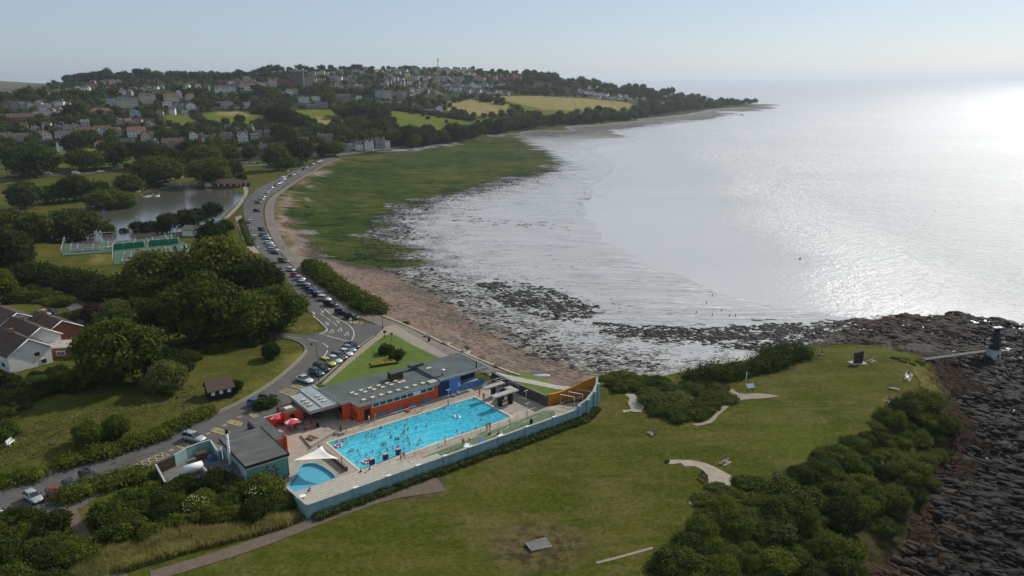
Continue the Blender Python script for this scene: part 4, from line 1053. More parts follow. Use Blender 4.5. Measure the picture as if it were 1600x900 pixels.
def mesh_fence(pts, h, label, group=None, gap=3.0, mat='chain', post='steel', name='fence', cat='fence', z=None, pr=.05, rail=True):
 """wire fence: panels, rail and each post a part"""
 a0 = pts[0]
 f_ = thing(name, label, cat, (a0[0], a0[1], H(a0[0], a0[1]) if z is None else z), 0, group)
 o = f_.location.copy()
 mb = MB(); rl = MB(); npost = 0
 for i in range(len(pts) - 1):
  a, b = Vector((pts[i][0], pts[i][1], 0)), Vector((pts[i + 1][0], pts[i + 1][1], 0))
  n = max(1, int((b - a).length / gap))
  for k in range(n + (1 if i == len(pts) - 2 else 0)):
   p = a.lerp(b, k / n); zb = (H(p.x, p.y) if z is None else z) - o.z
   MB().cyl(p.x - o.x, p.y - o.y, zb - .2, zb + h, pr, n=5).build('post', M[post], f_) if npost < 100 else None
   npost += 1
  d = (b - a).normalized() * .012; nn = (-d.y, d.x)
  za, zb_ = ((H(a.x, a.y) if z is None else z) - o.z, (H(b.x, b.y) if z is None else z) - o.z)
  if mat:
   mb.add([(a.x - o.x, a.y - o.y, za + .05), (b.x - o.x, b.y - o.y, zb_ + .05), (b.x - o.x, b.y - o.y, zb_ + h - .05), (a.x - o.x, a.y - o.y, za + h - .05)], [(0, 1, 2, 3)])
  if rail: rl.tube([(a.x - o.x, a.y - o.y, za + h), (b.x - o.x, b.y - o.y, zb_ + h)], pr * .7, 4)
 if mat: mb.build('wire_panel', M[mat], f_)
 if rail: rl.build('rail', M[post], f_)
 return f_
mesh_fence(GW([(97, 401), (105, 377.5)]), 3.2, 'tall wire fence along the left end of the tennis courts', 'court fences')
mesh_fence(GW([(177, 415), (178, 391)]), 3.2, 'tall wire fence at the left end of the near courts', 'court fences')
mesh_fence(GW([(105, 377.5), (178, 373.5), (230, 367.5), (279, 364)]), 3.2, 'long wire fence along the lake side of the tennis courts', 'court fences')
mesh_fence(GW([(98, 400.5), (177, 395)]), 2.6, 'low wire fence on the field side of the far left court', 'court fences')
# -- the bathing pool
RZ = POOL_ANG
def place(name, label, cat, a, b, group=None, z=0.0, turn=0.0):
 """a thing whose own axes run along the pool (x) and away from the camera (y)"""
 return thing(name, label, cat, tuple(PL(a, b, z)), RZ + turn, group)
def pts_ab(pts, a0=0, b0=0): return [(a - a0, -(b - b0)) for a, b in pts]
t = newmat('paving_slabs'); P = t.obj()
br = t.brick(P, 1.0, (.34, .285, .225), (.41, .35, .28), (.22, .185, .15), .9, .6, .012)
n = t.noise(.35, 4, .6); n2 = t.noise(2.2, 3, .6)
c = t.mix(t.m('MULTIPLY', t.step(n, .35, .7), .45), br, (.24, .20, .16))
c = t.mix(t.m('MULTIPLY', t.step(n2, .55, .75), .25), c, (.19, .155, .125))
M['paving'] = t.out(c, .9, t.bump(n2, .01))
t = newmat('grey_felt_roof'); P = t.obj()
bands = t.n.new('ShaderNodeTexWave'); bands.bands_direction = 'X'; bands.inputs['Scale'].default_value = .32; bands.inputs['Distortion'].default_value = .15; t.l.new(P, bands.inputs['Vector'])
n = t.noise(.30, 4, .6)
c = t.ramp(n, [(.3, (.072, .090, .083)), (.7, (.125, .145, .135))])
c = t.mix(t.m('MULTIPLY', t.step(bands.outputs['Fac'], .93, .99), .45), c, (.045, .055, .052))
c = t.mix(t.m('MULTIPLY', t.step(t.noise(.9, 4, .65), .56, .68), .35), c, (.055, .06, .055))
M['feltgreen'] = t.out(c, .8, t.bump(n, .02))
t = newmat('old_grey_felt'); P = t.obj()
v = t.scale(P, .06, 1.0, 1)
n = t.noise(1.1, 4, .6, v); n3 = t.noise(.3, 4, .6)
c = t.ramp(t.m('ADD', t.m('MULTIPLY', n, .55), t.m('MULTIPLY', n3, .45)), [(.3, (.060, .066, .062)), (.5, (.098, .102, .096)), (.7, (.150, .150, .135))])
M['feltold'] = t.out(c, .9, t.bump(n, .02))
M['sheetroof'] = plain('pale_sheet_roof', (.27, .32, .33), .6, var=.25, sc_=.35)
t = newmat('turquoise_wall'); n = t.noise(.35, 4, .6); n2 = t.noise(1.0, 4, .65, t.scale(t.pos(), 1, 1, .25))
c = t.ramp(t.m('ADD', t.m('MULTIPLY', n, .5), t.m('MULTIPLY', n2, .5)), [(.28, (.14, .25, .28)), (.5, (.235, .375, .405)), (.7, (.31, .445, .465))])
c = t.mix(t.m('MULTIPLY', t.step(n2, .60, .70), .4), c, (.10, .13, .11))
M['turq'] = t.out(c, .8, t.bump(n2, .02))
M['turqpale'] = plain('pale_turquoise_render', (.22, .36, .36), .85, var=.2, sc_=.5)
M['mural'] = plain('mural_background', (.12, .32, .26), .8, var=.18, sc_=.8)
t = newmat('pool_tiles'); n = t.noise(.5, 3, .6)
M['tiles'] = t.out(t.ramp(n, [(.3, (.46, .72, .74)), (.7, (.56, .80, .82))]), .35)
M['lanes'] = plain('lane_line_tiles', (.05, .13, .22), .4, var=.1)
t = newmat('paddling_pool_blue'); n = t.noise(.4, 4, .6)
M['paddle'] = t.out(t.ramp(n, [(.3, (.15, .40, .50)), (.7, (.21, .48, .58))]), .35, spec=.5)
t = newmat('pool_water'); P = t.pos()
nrm = t.bump(t.noise(1.6, 3, .6), .10, 1.0); nrm = t.bump(t.noise(4.5, 2, .6), .04, 1.0, nrm)
t.n.remove(t.b)
gl = t.n.new('ShaderNodeBsdfGlossy'); gl.inputs['Roughness'].default_value = .12; t.l.new(nrm, gl.inputs['Normal'])
tp = t.n.new('ShaderNodeBsdfTransparent')
cau = t.vor(1.15, t.n.new('ShaderNodeNewGeometry').outputs['Position'], 'DISTANCE_TO_EDGE')
rip = t.noise(1.7, 4, .75, t.scale(P, 1, 1, 1, R(20)), .5)
t.l.new(t.ramp(rip, [(.34, (.86, .92, .95)), (.6, (1, 1, 1))]), tp.inputs['Color'])
lw = t.n.new('ShaderNodeLayerWeight'); t.l.new(nrm, lw.inputs['Normal'])
mx = t.n.new('ShaderNodeMixShader'); t.l.new(t.m('ADD', t.m('MULTIPLY', t.m('POWER', lw.outputs['Facing'], 5), .7), .02), mx.inputs[0]); t.l.new(tp.outputs[0], mx.inputs[1]); t.l.new(gl.outputs[0], mx.inputs[2])
df = t.n.new('ShaderNodeBsdfDiffuse'); t.l.new(t.ramp(rip, [(.36, (.045, .52, .70)), (.5, (.065, .62, .79)), (.66, (.30, .82, .90))]), df.inputs['Color'])  # brightness of sunlit ripples painted into the water colour
m2 = t.n.new('ShaderNodeMixShader'); m2.inputs[0].default_value = .5; t.l.new(mx.outputs[0], m2.inputs[1]); t.l.new(df.outputs[0], m2.inputs[2])
t.l.new(m2.outputs[0], t.n['Material Output'].inputs['Surface'])
ab = t.n.new('ShaderNodeVolumeAbsorption'); ab.inputs['Color'].default_value = (.02, .80, .93, 1); ab.inputs['Density'].default_value = .30
t.l.new(ab.outputs[0], t.n['Material Output'].inputs['Volume'])
M['poolwater'] = t.mat
def holed(mb, outer, holes, z0, z1):
 """slab with holes, world xy"""
 loops = [outer] + list(holes)
 polys = [[Vector((x, y, 0)) for x, y in l] for l in loops]
 tr = tessellate_polygon(polys)
 flat = [p for l in loops for p in l]
 n = len(flat)
 v = [(x, y, z1) for x, y in flat] + [(x, y, z0) for x, y in flat]
 f = []
 for a, b, c_ in tr:
  ar = (flat[b][0] - flat[a][0]) * (flat[c_][1] - flat[a][1]) - (flat[c_][0] - flat[a][0]) * (flat[b][1] - flat[a][1])
  f.append((a, b, c_) if ar > 0 else (a, c_, b))
 o = 0
 for l in loops:
  k = len(l)
  f += [(o + i, o + (i + 1) % k, n + o + (i + 1) % k, n + o + i) for i in range(k)]
  o += k
 mb.add(v, f)
PADDLE = smooth_px([(-12.0, 10.2), (-9.6, 8.0), (-8.2, 6.0), (-6.9, 4.9), (-5.3, 5.6), (-4.6, 7.6), (-4.3, 10.6), (-4.5, 12.6)], 4) + [(-7.6, 12.7), (-12.1, 12.8)]
POOLR = [(0, 0), (33.4, 0), (33.4, 12.55), (0, 12.55)]
DECKO = [(-12.9, 20.6), (-12.9, 9.4), (-10.1, 6.8), (-10.1, -2), (-7.2, -2.2), (-7.2, -14), (0, -17), (8, -17), (8, -6), (39.2, -5), (41.4, -5), (42.4, 13.2), (52.6, 16.3), (43.8, 20.8)]
dk = thing('pool_deck', None, None, tuple(PL(0, 0)), RZ)
dk['kind'] = 'structure'
mb = MB(); holed(mb, pts_ab(DECKO), [pts_ab(POOLR), pts_ab(PADDLE)], -2.3, 0)
mb.build('paving', M['paving'], dk)
pool = place('swimming_pool', 'long rectangular open air swimming pool full of bright turquoise water and bathers', 'swimming pool', 0, 0)
mb = MB()
mb.prism([(-.02, .02), (20, .02), (33.42, .02), (33.42, -12.57), (20, -12.57), (-.02, -12.57)][::-1], -3.2, [-1.25, -1.45, -2.7, -2.7, -1.45, -1.25][::-1] if False else -1.35)
fl_ = MB(); N_ = 12
for i in range(N_):
 pass
fl_.add([(0, 0, -1.05), (16, 0, -1.3), (26, 0, -2.6), (33.4, 0, -2.9), (33.4, -12.55, -2.9), (26, -12.55, -2.6), (16, -12.55, -1.3), (0, -12.55, -1.05)], [(7, 6, 1, 0), (6, 5, 2, 1), (5, 4, 3, 2)])
e = .004
for (x0, y0, x1, y1) in ((0 + e, 0, 0 + e, -12.55), (33.4 - e, -12.55, 33.4 - e, 0), (0, -12.55 + e, 33.4, -12.55 + e), (33.4, -e, 0, -e)):
 fl_.add([(x0, y0, -3.0), (x1, y1, -3.0), (x1, y1, .0), (x0, y0, .0)], [(0, 1, 2, 3)])
fl_.build('tiled_basin', M['tiles'], pool)
ln = MB()
for k in range(5):
 y = -12.55 * (k + .75) / 5.5
 ln.add([(1.6, y - .13, -1.02), (16, y - .13, -1.27), (16, y + .13, -1.27), (1.6, y + .13, -1.02)], [(0, 1, 2, 3)])
 ln.add([(16, y - .13, -1.27), (26, y - .13, -2.57), (26, y + .13, -2.57), (16, y + .13, -1.27)], [(0, 1, 2, 3)])
 ln.add([(26, y - .13, -2.57), (31.8, y - .13, -2.80), (31.8, y + .13, -2.80), (26, y + .13, -2.57)], [(0, 1, 2, 3)])
ln.build('lane_lines', M['lanes'], pool)
MB().box(.008, 33.392, -12.542, -.008, -3.4, -.14).build('water', M['poolwater'], pool)
cp_ = MB()
for (x0, x1, y0, y1) in ((-.42, 33.82, 0, .42), (-.42, 33.82, -12.97, -12.55), (-.42, 0, -12.55, 0), (33.4, 33.82, -12.55, 0)): cp_.box(x0, x1, y0, y1, -.05, .06)
cp_.build('coping', plain('pale_coping', (.56, .47, .35), .8, var=.12, sc_=2), pool)
for k, (x, y) in enumerate(((6, .35), (28, .35), (6, -12.9), (20.4, -12.9))):
 l_ = MB()
 for s_ in (-.25, .25): l_.tube([(x + s_, y + (.3 if y > 0 else -.3), .05), (x + s_, y + (.2 if y > 0 else -.2), .75), (x + s_, y - (.25 if y > 0 else -.25), .7), (x + s_, y - (.42 if y > 0 else -.42), -.9)], .03, 5)
 l_.build('ladder', M['steel'], pool)
pad_ = place('paddling_pool', 'small pear shaped paddling pool of shallow pale blue water under the sail', 'paddling pool', -8, 9)
o8 = lambda pts: pts_ab(pts, -8, 9)
MB().prism(o8(PADDLE), -2, -.42).build('floor', M['paddle'], pad_)
t = newmat('shallow_water'); nrm = t.bump(t.noise(1.6, 3, .6), .05, 1.0)
t.n.remove(t.b); gl = t.n.new('ShaderNodeBsdfGlossy'); gl.inputs['Roughness'].default_value = .08; t.l.new(nrm, gl.inputs['Normal'])
tp = t.n.new('ShaderNodeBsdfTransparent'); tp.inputs['Color'].default_value = (.70, .93, .98, 1)
lw = t.n.new('ShaderNodeLayerWeight')
mx = t.n.new('ShaderNodeMixShader'); t.l.new(t.m('ADD', t.m('MULTIPLY', t.m('POWER', lw.outputs['Facing'], 5), .7), .02), mx.inputs[0]); t.l.new(tp.outputs[0], mx.inputs[1]); t.l.new(gl.outputs[0], mx.inputs[2]); t.l.new(mx.outputs[0], t.n['Material Output'].inputs['Surface'])
q = o8(PADDLE); MB().add([(x, y, -.16) for x, y in q], [tuple(range(len(q)))[::-1]]).build('water', t.mat, pad_)
rm_ = MB(); c_in = o8(PADDLE)
for i in range(len(c_in)):
 a, b = Vector(c_in[i]), Vector(c_in[(i + 1) % len(c_in)])
 d = (b - a).normalized(); nn = Vector((-d.y, d.x)) * .16
 if (a - Vector((0, 0))).dot(nn) < 0: nn = -nn
 rm_.prism([tuple(a), tuple(b), tuple(b + nn), tuple(a + nn)], -.45, .035 + .001 * (i % 2))
rm_.build('rim', M['paddle'], pad_)
# ---- the main pavilion
pav = place('changing_pavilion', 'long flat roofed orange pavilion with high windows beside the pool', 'building', 8, -4)
def bx(mb, a0, a1, b0, b1, z0, z1, A0=8, B0=-4): return mb.box(a0 - A0, a1 - A0, -(b1 - B0), -(b0 - B0), z0, z1)
bx(MB(), 8.85, 27.1, -15.4, -4.35, -1.2, 3.28).build('wall', M['orange'], pav)
roof_pts = [(8.6, -3.9), (8.2, -7.0), (6.4, -7.0), (6.2, -17.2), (27.3, -15.9), (27.3, -4.0)]
rf = MB().prism(pts_ab(roof_pts, 8, -4), 3.30, 3.62).build('roof', M['feltgreen'], pav)
fa = MB()
for i in range(len(roof_pts)):
 if i in (3,): continue
 a, b = Vector(pts_ab([roof_pts[i]], 8, -4)[0]), Vector(pts_ab([roof_pts[(i + 1) % 6]], 8, -4)[0])
 d = (b - a).normalized(); nn = Vector((d.y, -d.x)) * .06
 ctr = Vector((8, 6));
 if nn.dot(a - ctr) < 0: nn = -nn
 fa.prism([tuple(a), tuple(b), tuple(b + nn), tuple(a + nn)], 3.26, 3.70)
fa.build('fascia', M['greyrender'], rf)
for k in range(9):                                                    # roof lights along the front
 a = 10.6 + k * 1.95
 d_ = bx(MB(), a - .42, a + .42, -6.0, -5.25, 3.62, 3.86).build('roof_light', M['cream'], rf)
for k in range(6):
 for b in (-10.2, -8.9):
  a = 10.4 + k * 2.0 + (b + 10.2) * .2
  bx(MB(), a - .42, a + .42, b - .32, b + .32, 3.62, 3.86).build('roof_light', M['cream'], rf)
bx(MB(), 21.2, 22.0, -9.4, -8.6, 3.62, 3.85).build('roof_light', M['cream'], rf)
pl_ = bx(MB(), 19.8, 22.6, -12.6, -10.8, 3.62, 5.2).build('plant_box', M['timber_dark'], rf)
bx(MB(), 19.7, 22.7, -12.7, -10.7, 5.2, 5.28).build('lid', M['feltold'], pl_)
fr = bx(MB(), 11.6, 25.9, -4.36, -4.24, 2.18, 3.12).build('window_band', M['upvc'], pav)
for k in range(9):
 a = 11.8 + k * 1.57
 if k == 6: continue
 bx(MB(), a, a + 1.35, -4.26, -4.20, 2.32, 2.98).build('pane', M['glass_dark'], fr)
bx(MB(), 9.9, 11.2, -4.36, -4.25, -.0, 2.25).build('doorway', M['blackhole'], pav)
wv = MB()
for (a, w, h) in ((13.4, 1.5, .75), (15.6, 1.2, .65), (18.0, 1.5, .85), (20.6, 1.3, .7), (24.0, 1.9, .95)):
 q = [(a - w + (w * 2) * i / 10, .05 + h * math.sin(math.pi * i / 10)) for i in range(11)]
 A0, B0 = 8, -4
 wv.add([(x - A0, -(-4.29 - B0), z) for x, z in q], [tuple(range(11))])
wv.build('wave_mural', plain('mural_grey_blue', (.16, .22, .33), .8, var=.3, sc_=1), pav)
bx(MB(), 6.6, 8.4, -7.3, -7.0, 0, 3.28).build('side_wall', M['orange'], pav)
bx(MB(), 8.5, 8.84, -6.9, -4.2, 0, 3.28).build('end_wall', M['orange'], pav)
dr = MB()
for (y, z0, z1) in ((-5.2, .6, 1.9), (-6.1, .8, 2.0)): bx(dr, 8.46, 8.5, y - .25, y + .25, z0, z1)
dr.build('painted_figures', M['timber_dark'], pav)
# ---- the café
cafe = place('cafe_building', 'flat roofed blue café with open dark front at the pavilion end', 'building', 27, -4)
b2 = lambda mb, a0, a1, b0, b1, z0, z1: bx(mb, a0, a1, b0, b1, z0, z1, 27, -4)
b2(MB(), 27.5, 39.0, -14.4, -7.6, -1.2, 3.8).build('wall', M['skyblue'], cafe)
b2(MB(), 27.5, 30.0, -7.6, -4.9, -.1, 3.6).build('entrance_recess', M['navy'], cafe)
b2(MB(), 30.1, 33.0, -7.55, -4.6, 0, 3.75).build('blue_panel', M['skyblue'], cafe)
dkf = b2(MB(), 33.2, 38.7, -7.7, -7.5, .9, 3.5).build('open_front', M['blackhole'], cafe)
for k in range(6): b2(MB(), 33.3 + k * .98, 33.4 + k * .98, -7.52, -7.42, .9, 3.5).build('mullion', M['navy'], dkf)
ter = b2(MB(), 33.0, 39.4, -4.9, -4.7, 0, 1.35).build('terrace_wall', M['skyblue'], cafe)
b2(MB(), 33.0, 39.4, -7.5, -4.9, .02, .35).build('terrace_floor', M['concrete'], cafe)
rp = [(27.35, -15.0), (27.35, -4.1), (39.6, -4.05), (39.3, -14.9)]
rf2 = MB().prism(pts_ab(rp, 27, -4), 3.86, 4.16).build('roof', M['feltgreen'], cafe)
fa = MB(); b2(fa, 27.3, 39.7, -4.04, -3.90, 3.78, 4.26); b2(fa, 39.62, 39.74, -15, -4.05, 3.78, 4.262)
fa.build('fascia', plain('pale_blue_grey_fascia', (.33, .38, .43), .6, var=.1), rf2)
vt = MB(); vt.cyl(29.4 - 27, 2.0, 4.16, 5.0, .22, n=8).ball((29.4 - 27, 2.0, 5.2), (.55, .55, .35), 10, 6); vt.build('roof_cowl', M['steel'], rf2)
MB().cyl(37.4 - 27, .9, 4.16, 5.7, .13, n=8).build('flue', M['black'], rf2)
b2(MB(), 25.2, 27.25, -5.8, -4.2, 3.64, 3.95).build('pale_roof_patch', M['greyrender'], rf2)
b2(MB(), 28.4, 29.6, -11.2, -10.6, 4.16, 4.4).build('roof_light', M['cream'], rf2)
for k in range(1): b2(MB(), 25.9, 29.3, -14.6, -13.3, 4.18, 4.75).build('roof_duct', M['feltgreen'], rf2)
wr = b2(MB(), 39.4, 41.9, -5.6, -3.4, 2.6, 2.75).build('side_canopy', M['concrete_d'], cafe)
for q in ((39.6, -3.6), (41.7, -3.6)): MB().cyl(q[0] - 27, -(q[1] + 4), 0, 2.6, .07, n=6).build('canopy_post', M['steel'], wr)
sb_ = MB(); sb_.add([(32.3 - 27, .56 + .02, 1.5), (32.9 - 27, .58, 1.5), (32.6 - 27, .58, 2.3)], [(0, 1, 2)]); sb_.add([(32.2 - 27, .58, 1.25), (33 - 27, .58, 1.25), (32.85 - 27, .58, 1.4), (32.3 - 27, .58, 1.4)], [(0, 1, 2, 3)])
sb_.build('painted_boat', M['whitepaint'], cafe)
# ---- open canopy between the kiosk and the pavilion
cn = place('entrance_canopy', 'pale grey sheet roofed entrance canopy with six small roof lights over a dark open yard', 'canopy', 0, -8)
b3 = lambda mb, a0, a1, b0, b1, z0, z1: bx(mb, a0, a1, b0, b1, z0, z1, 0, -8)
r3 = b3(MB(), .4, 3.0, -17.6, -8.2, 2.95, 3.25).build('roof', M['sheetroof'], cn)
r4 = b3(MB(), 3.15, 6.5, -19.6, -8.2, 3.05, 3.36).build('roof', M['sheetroof'], cn)
g_ = MB(); b3(g_, 2.96, 3.2, -18.6, -8.0, 2.9, 3.48); b3(g_, 5.9, 6.15, -19.6, -8.1, 3.36, 3.5); g_.build('gutter_upstand', M['greyrender'], cn)
f_ = MB(); b3(f_, .3, 6.7, -8.16, -7.9, 2.75, 3.42); b3(f_, .22, .38, -17.6, -8, 2.8, 3.38); f_.build('fascia', M['concrete'], cn)
for i, (a, rr_) in enumerate(((1.6, r3), (4.6, r4))):
 for k in range(3): b3(MB(), a - .42, a + .42, -13.6 + k * 1.5 - .4, -13.6 + k * 1.5 + .25, 3.36 - (.1 if i == 0 else 0), 3.6).build('roof_light', M['cream'], rr_)
for q in ((.7, -8.4), (6.2, -8.4), (.7, -17), (6.2, -18)): MB().box(q[0] - .12, q[0] + .12, -(q[1] + 8) - .12, -(q[1] + 8) + .12, 0, 2.95).build('post', M['timber_dark'], cn)
b3(MB(), .5, 6.4, -17.4, -17.1, 0, 2.9).build('back_wall', M['greyrender'], cn)
# ---- orange kiosk with its own small roof and screen walls
ks = place('orange_kiosk', 'low orange kiosk with a dark doorway beside the entrance canopy', 'building', -4, -12)
b4 = lambda mb, a0, a1, b0, b1, z0, z1: bx(mb, a0, a1, b0, b1, z0, z1, -4, -12)
kb = b4(MB(), -3.3, .3, -15.0, -11.6, -.5, 2.6).build('wall', M['orange'], ks)
b4(MB(), -2.3, -1.3, -11.62, -11.52, 0, 2.1).build('door', M['blackhole'], ks)
kr = b4(MB(), -3.2, .2, -14.9, -11.75, 2.6, 2.72).build('roof', M['feltold'], ks)
b4(MB(), -2.6, -1.1, -13.8, -12.6, 2.72, 2.98).build('roof_light', M['cream'], kr)
b4(MB(), -3.45, .3, -15.3, -15.05, -.3, 2.85).build('back_parapet', M['redbrown'], ks)
sw = place('orange_screen_wall', 'long low orange screen wall behind the parasol tables', 'wall', -7, -13)
b5 = lambda mb, a0, a1, b0, b1, z0, z1: bx(mb, a0, a1, b0, b1, z0, z1, -7, -13)
b5(MB(), -7.3, -3.35, -12.9, -12.6, -.5, 2.35).build('wall_face', M['orange'], sw)
b5(MB(), -7.35, -3.35, -12.94, -12.56, 2.35, 2.45).build('coping', M['greyrender'], sw)
# ---- the plant house with the children mural
ph = place('plant_house', 'grey roofed plant house with a mural of children in a ring', 'building', -14, 0)
b6 = lambda mb, a0, a1, b0, b1, z0, z1: bx(mb, a0, a1, b0, b1, z0, z1, -14, 0)
b6(MB(), -17.1, -10.2, -5.9, 6.5, -1.2, 3.6).build('wall', M['turqpale'], ph)
r6 = b6(MB(), -17.35, -9.95, -6.2, 6.75, 3.6, 3.85).build('roof', M['feltold'], ph)
ft = MB(); b6(ft, -17.4, -9.9, 6.72, 6.86, 3.5, 3.93); b6(ft, -9.97, -9.85, -6.2, 6.72, 3.5, 3.932); b6(ft, -17.45, -17.33, -6.2, 6.72, 3.5, 3.931); ft.build('roof_edge', M['black'], r6)
mu = b6(MB(), -17.2, -10.1, 6.5, 6.6, -.6, 3.48).build('mural_wall', M['mural'], ph)
b6(MB(), -17.22, -10.08, 6.6, 6.72, 3.2, 3.48).build('wall_band', M['cream'], mu)
b6(MB(), -17.28, -17.12, 3.6, 6.6, -.8, 3.4).build('pale_side_wall', M['paleblue'], ph)
cols = [(.6, .05, .05), (.62, .32, .03), (.62, .12, .22), (.6, .05, .05), (.62, .32, .03), (.62, .12, .22), (.6, .05, .05), (.62, .32, .03)]
cx_, cz_2 = -13.5 + 14, 1.35
yM = -6.615
for k in range(8):
 an = 2 * math.pi * k / 8 + .2
 ux, uz = math.cos(an), math.sin(an); tx, tz = -uz, ux
 pt = lambda r_, s_, y: (cx_ + ux * r_ * 1.08 + tx * s_, y, cz_2 + uz * r_ * .92 + tz * s_)
 fig = MB()
 body = plain('painted_child_%d' % k, cols[k], .8, var=.1) if k < 3 else bpy.data.materials['painted_child_%d' % (k % 3)]
 fig.m = 0; fig.add([pt(.75, -.16, yM), pt(.75, .16, yM), pt(1.15, .2, yM), pt(1.15, -.2, yM)], [(0, 1, 2, 3)])
 fig.m = 1; fig.add([pt(1.12, -.55, yM - .004), pt(1.02, -.55, yM - .004), pt(1.02, .55, yM - .004), pt(1.12, .55, yM - .004)], [(0, 1, 2, 3)])
 fig.add([pt(.35, -.12, yM), pt(.35, -.03, yM), pt(.75, -.05, yM), pt(.75, -.14, yM)], [(0, 1, 2, 3)]); fig.add([pt(.35, .03, yM), pt(.35, .12, yM), pt(.75, .14, yM), pt(.75, .05, yM)], [(0, 1, 2, 3)])
 fig.m = 2; fig.add([pt(1.38 + .2 * math.cos(j * math.pi / 4), .2 * math.sin(j * math.pi / 4), yM - .006) for j in range(8)], [tuple(range(8))])
 fig.build('painted_child', [body, M['hair'], M['black'] if k % 2 else M['navy']], mu)
lk_ = place('link_building', 'narrow low roofed link building with a bright orange end wall next to the plant house', 'building', -8.8, -6)
b7 = lambda mb, a0, a1, b0, b1, z0, z1: bx(mb, a0, a1, b0, b1, z0, z1, -8.8, -6)
b7(MB(), -10.1, -7.4, -12.4, -2.0, -1, 2.75).build('wall', M['orange'], lk_)
b7(MB(), -10.15, -7.35, -12.5, -1.95, 2.75, 2.98).build('roof', M['feltold'], lk_)
b7(MB(), -7.34, -7.1, -2.4, -1.2, 0, 3.1).build('end_fin', M['orange'], lk_)
b7(MB(), -10.1, -7.4, -1.98, -1.86, 2.5, 2.9).build('fascia', M['concrete'], lk_)
b7(MB(), -10.35, -10.12, -12.3, -6.4, -1, 2.4).build('blue_side_wall', M['navy'], lk_)
fl2 = place('boiler_flue', 'tall slim white boiler flue standing against the plant house', 'chimney', -17.8, .2, z=-.8)
MB().cyl(0, 0, 0, 8.4, .22, .2, 10).build('pipe', M['whitepaint'], fl2)
MB().cyl(0, 0, 8.3, 8.9, .3, n=10).build('cap', M['black'], fl2)
for z in (3.5, 5.5, 7.3): MB().cyl(0, 0, z, z + .08, .26, n=10).build('band', M['steel'], fl2)
# ---- service yard
def lowwall(name, label, pts, h, mat, cap=None, th=.22, z0=-1.0, cat='wall', group=None, hs=None):
 a0, b0 = pts[0]
 w_ = place(name, label, cat, a0, b0, group)
 Q = [Vector(p) for p in pts_ab(pts, a0, b0)]
 mb = MB(); cp2 = MB(); hs = hs or [h] * len(Q)
 for i in range(len(Q) - 1):
  a, b = Q[i], Q[i + 1]; d = (b - a).normalized(); nn = Vector((-d.y, d.x)) * th / 2
  e_ = d * (.02 * (i % 2) + .001)
  mb.prism([tuple(a + nn - e_), tuple(a - nn - e_), tuple(b - nn + e_), tuple(b + nn + e_)], z0, [hs[i], hs[i], hs[i + 1], hs[i + 1]] if sum(((a + nn).x * (a - nn).y - (a - nn).x * (a + nn).y, (a - nn).x * (b - nn).y - (b - nn).x * (a - nn).y, (b - nn).x * (b + nn).y - (b + nn).x * (b - nn).y, (b + nn).x * (a + nn).y - (a + nn).x * (b + nn).y)) > 0 else [hs[i + 1], hs[i + 1], hs[i], hs[i]])
  if cap:
   n2 = nn * 1.35
   cp2.add([(*(a + n2), hs[i] + .002), (*(a - n2), hs[i] + .002), (*(b - n2), hs[i + 1] + .002), (*(b + n2), hs[i + 1] + .002), (*(a + n2), hs[i] + .09), (*(a - n2), hs[i] + .09), (*(b - n2), hs[i + 1] + .09), (*(b + n2), hs[i + 1] + .09)],
     [(0, 3, 2, 1), (4, 5, 6, 7), (0, 1, 5, 4), (1, 2, 6, 5), (2, 3, 7, 6), (3, 0, 4, 7)])
 mb.build('wall_face', mat, w_)
 if cap: cp2.build('coping', cap, w_)
 return w_
import sys
def LOC(px, py, z=DECK):
 w = at_z(px, py, z) - OA
 return (float(w[0] * E1[0] + w[1] * E1[1]), float(w[0] * E2[0] + w[1] * E2[1]))
yz = DECK + 2.0
y1, y2, y3, y4, y5 = LOC(243, 724, yz), LOC(272, 711, yz), LOC(329, 687, yz), LOC(348, 700, yz), LOC(258, 752, yz)
lowwall('yard_gate', 'dark timber double gate in the corner of the service yard', [y1, y2], 1.9, M['timber_dark'], cat='gate')
lowwall('yard_wall', 'pale turquoise curved wall of the service yard beside the disabled bays', [y2, LOC(290, 700, yz), LOC(310, 692, yz), y3], 1.9, M['turqpale'], M['greyrender'])
lowwall('yard_wall', 'short turquoise return wall by the flue inside the service yard', [y3, LOC(342, 707, yz), LOC(347, 696, yz)], 1.8, M['turqpale'], M['greyrender'])
lowwall('yard_wall', 'dark blue side wall at the left end of the service yard', [y1, y5], 1.8, M['navy'], M['concrete'])
lowwall('yard_wall', 'low concrete dividing wall in the middle of the service yard', [LOC(317, 727, yz), LOC(333, 743, yz)], 1.6, M['turqpale'], M['concrete'])
yard = [LOC(246, 727, 7.3), LOC(272, 714, 7.3), LOC(330, 690, 7.3), LOC(352, 700, 7.3), LOC(385, 732, 7.3), LOC(390, 752, 7.3), LOC(330, 775, 7.3), LOC(260, 760, 7.3)]
area('service_yard', [PL(*p) for p in yard], M['concrete_d'], z=7.36, cell=3)
tk = place('storage_tank', 'white horizontal storage tank by the hedge in the service yard', 'tank', *LOC(303, 740, 7.4))
MB().tube([(-1.6, 0, 1), (-1.5, 0, 1), (1.5, 0, 1), (1.6, 0, 1)], [.5, .8, .8, .5], 14).build('shell', M['whitepaint'], tk)
for x in (-1, 1): MB().box(x - .12, x + .12, -.6, .6, 0, .45).build('cradle', M['concrete'], tk)
bn_ = place('waste_bin', 'large blue wheeled bin against the yard wall', 'bin', *LOC(333, 723, 7.4))
MB().box(-.6, .6, -.5, .5, .12, 1.1).build('body', M['bluecloth'], bn_); MB().box(-.65, .65, -.55, .55, 1.1, 1.18).build('lid', M['navy'], bn_)
bn_ = place('waste_bin', 'dull red skip bin against the yard wall', 'bin', *LOC(315, 716, 7.4))
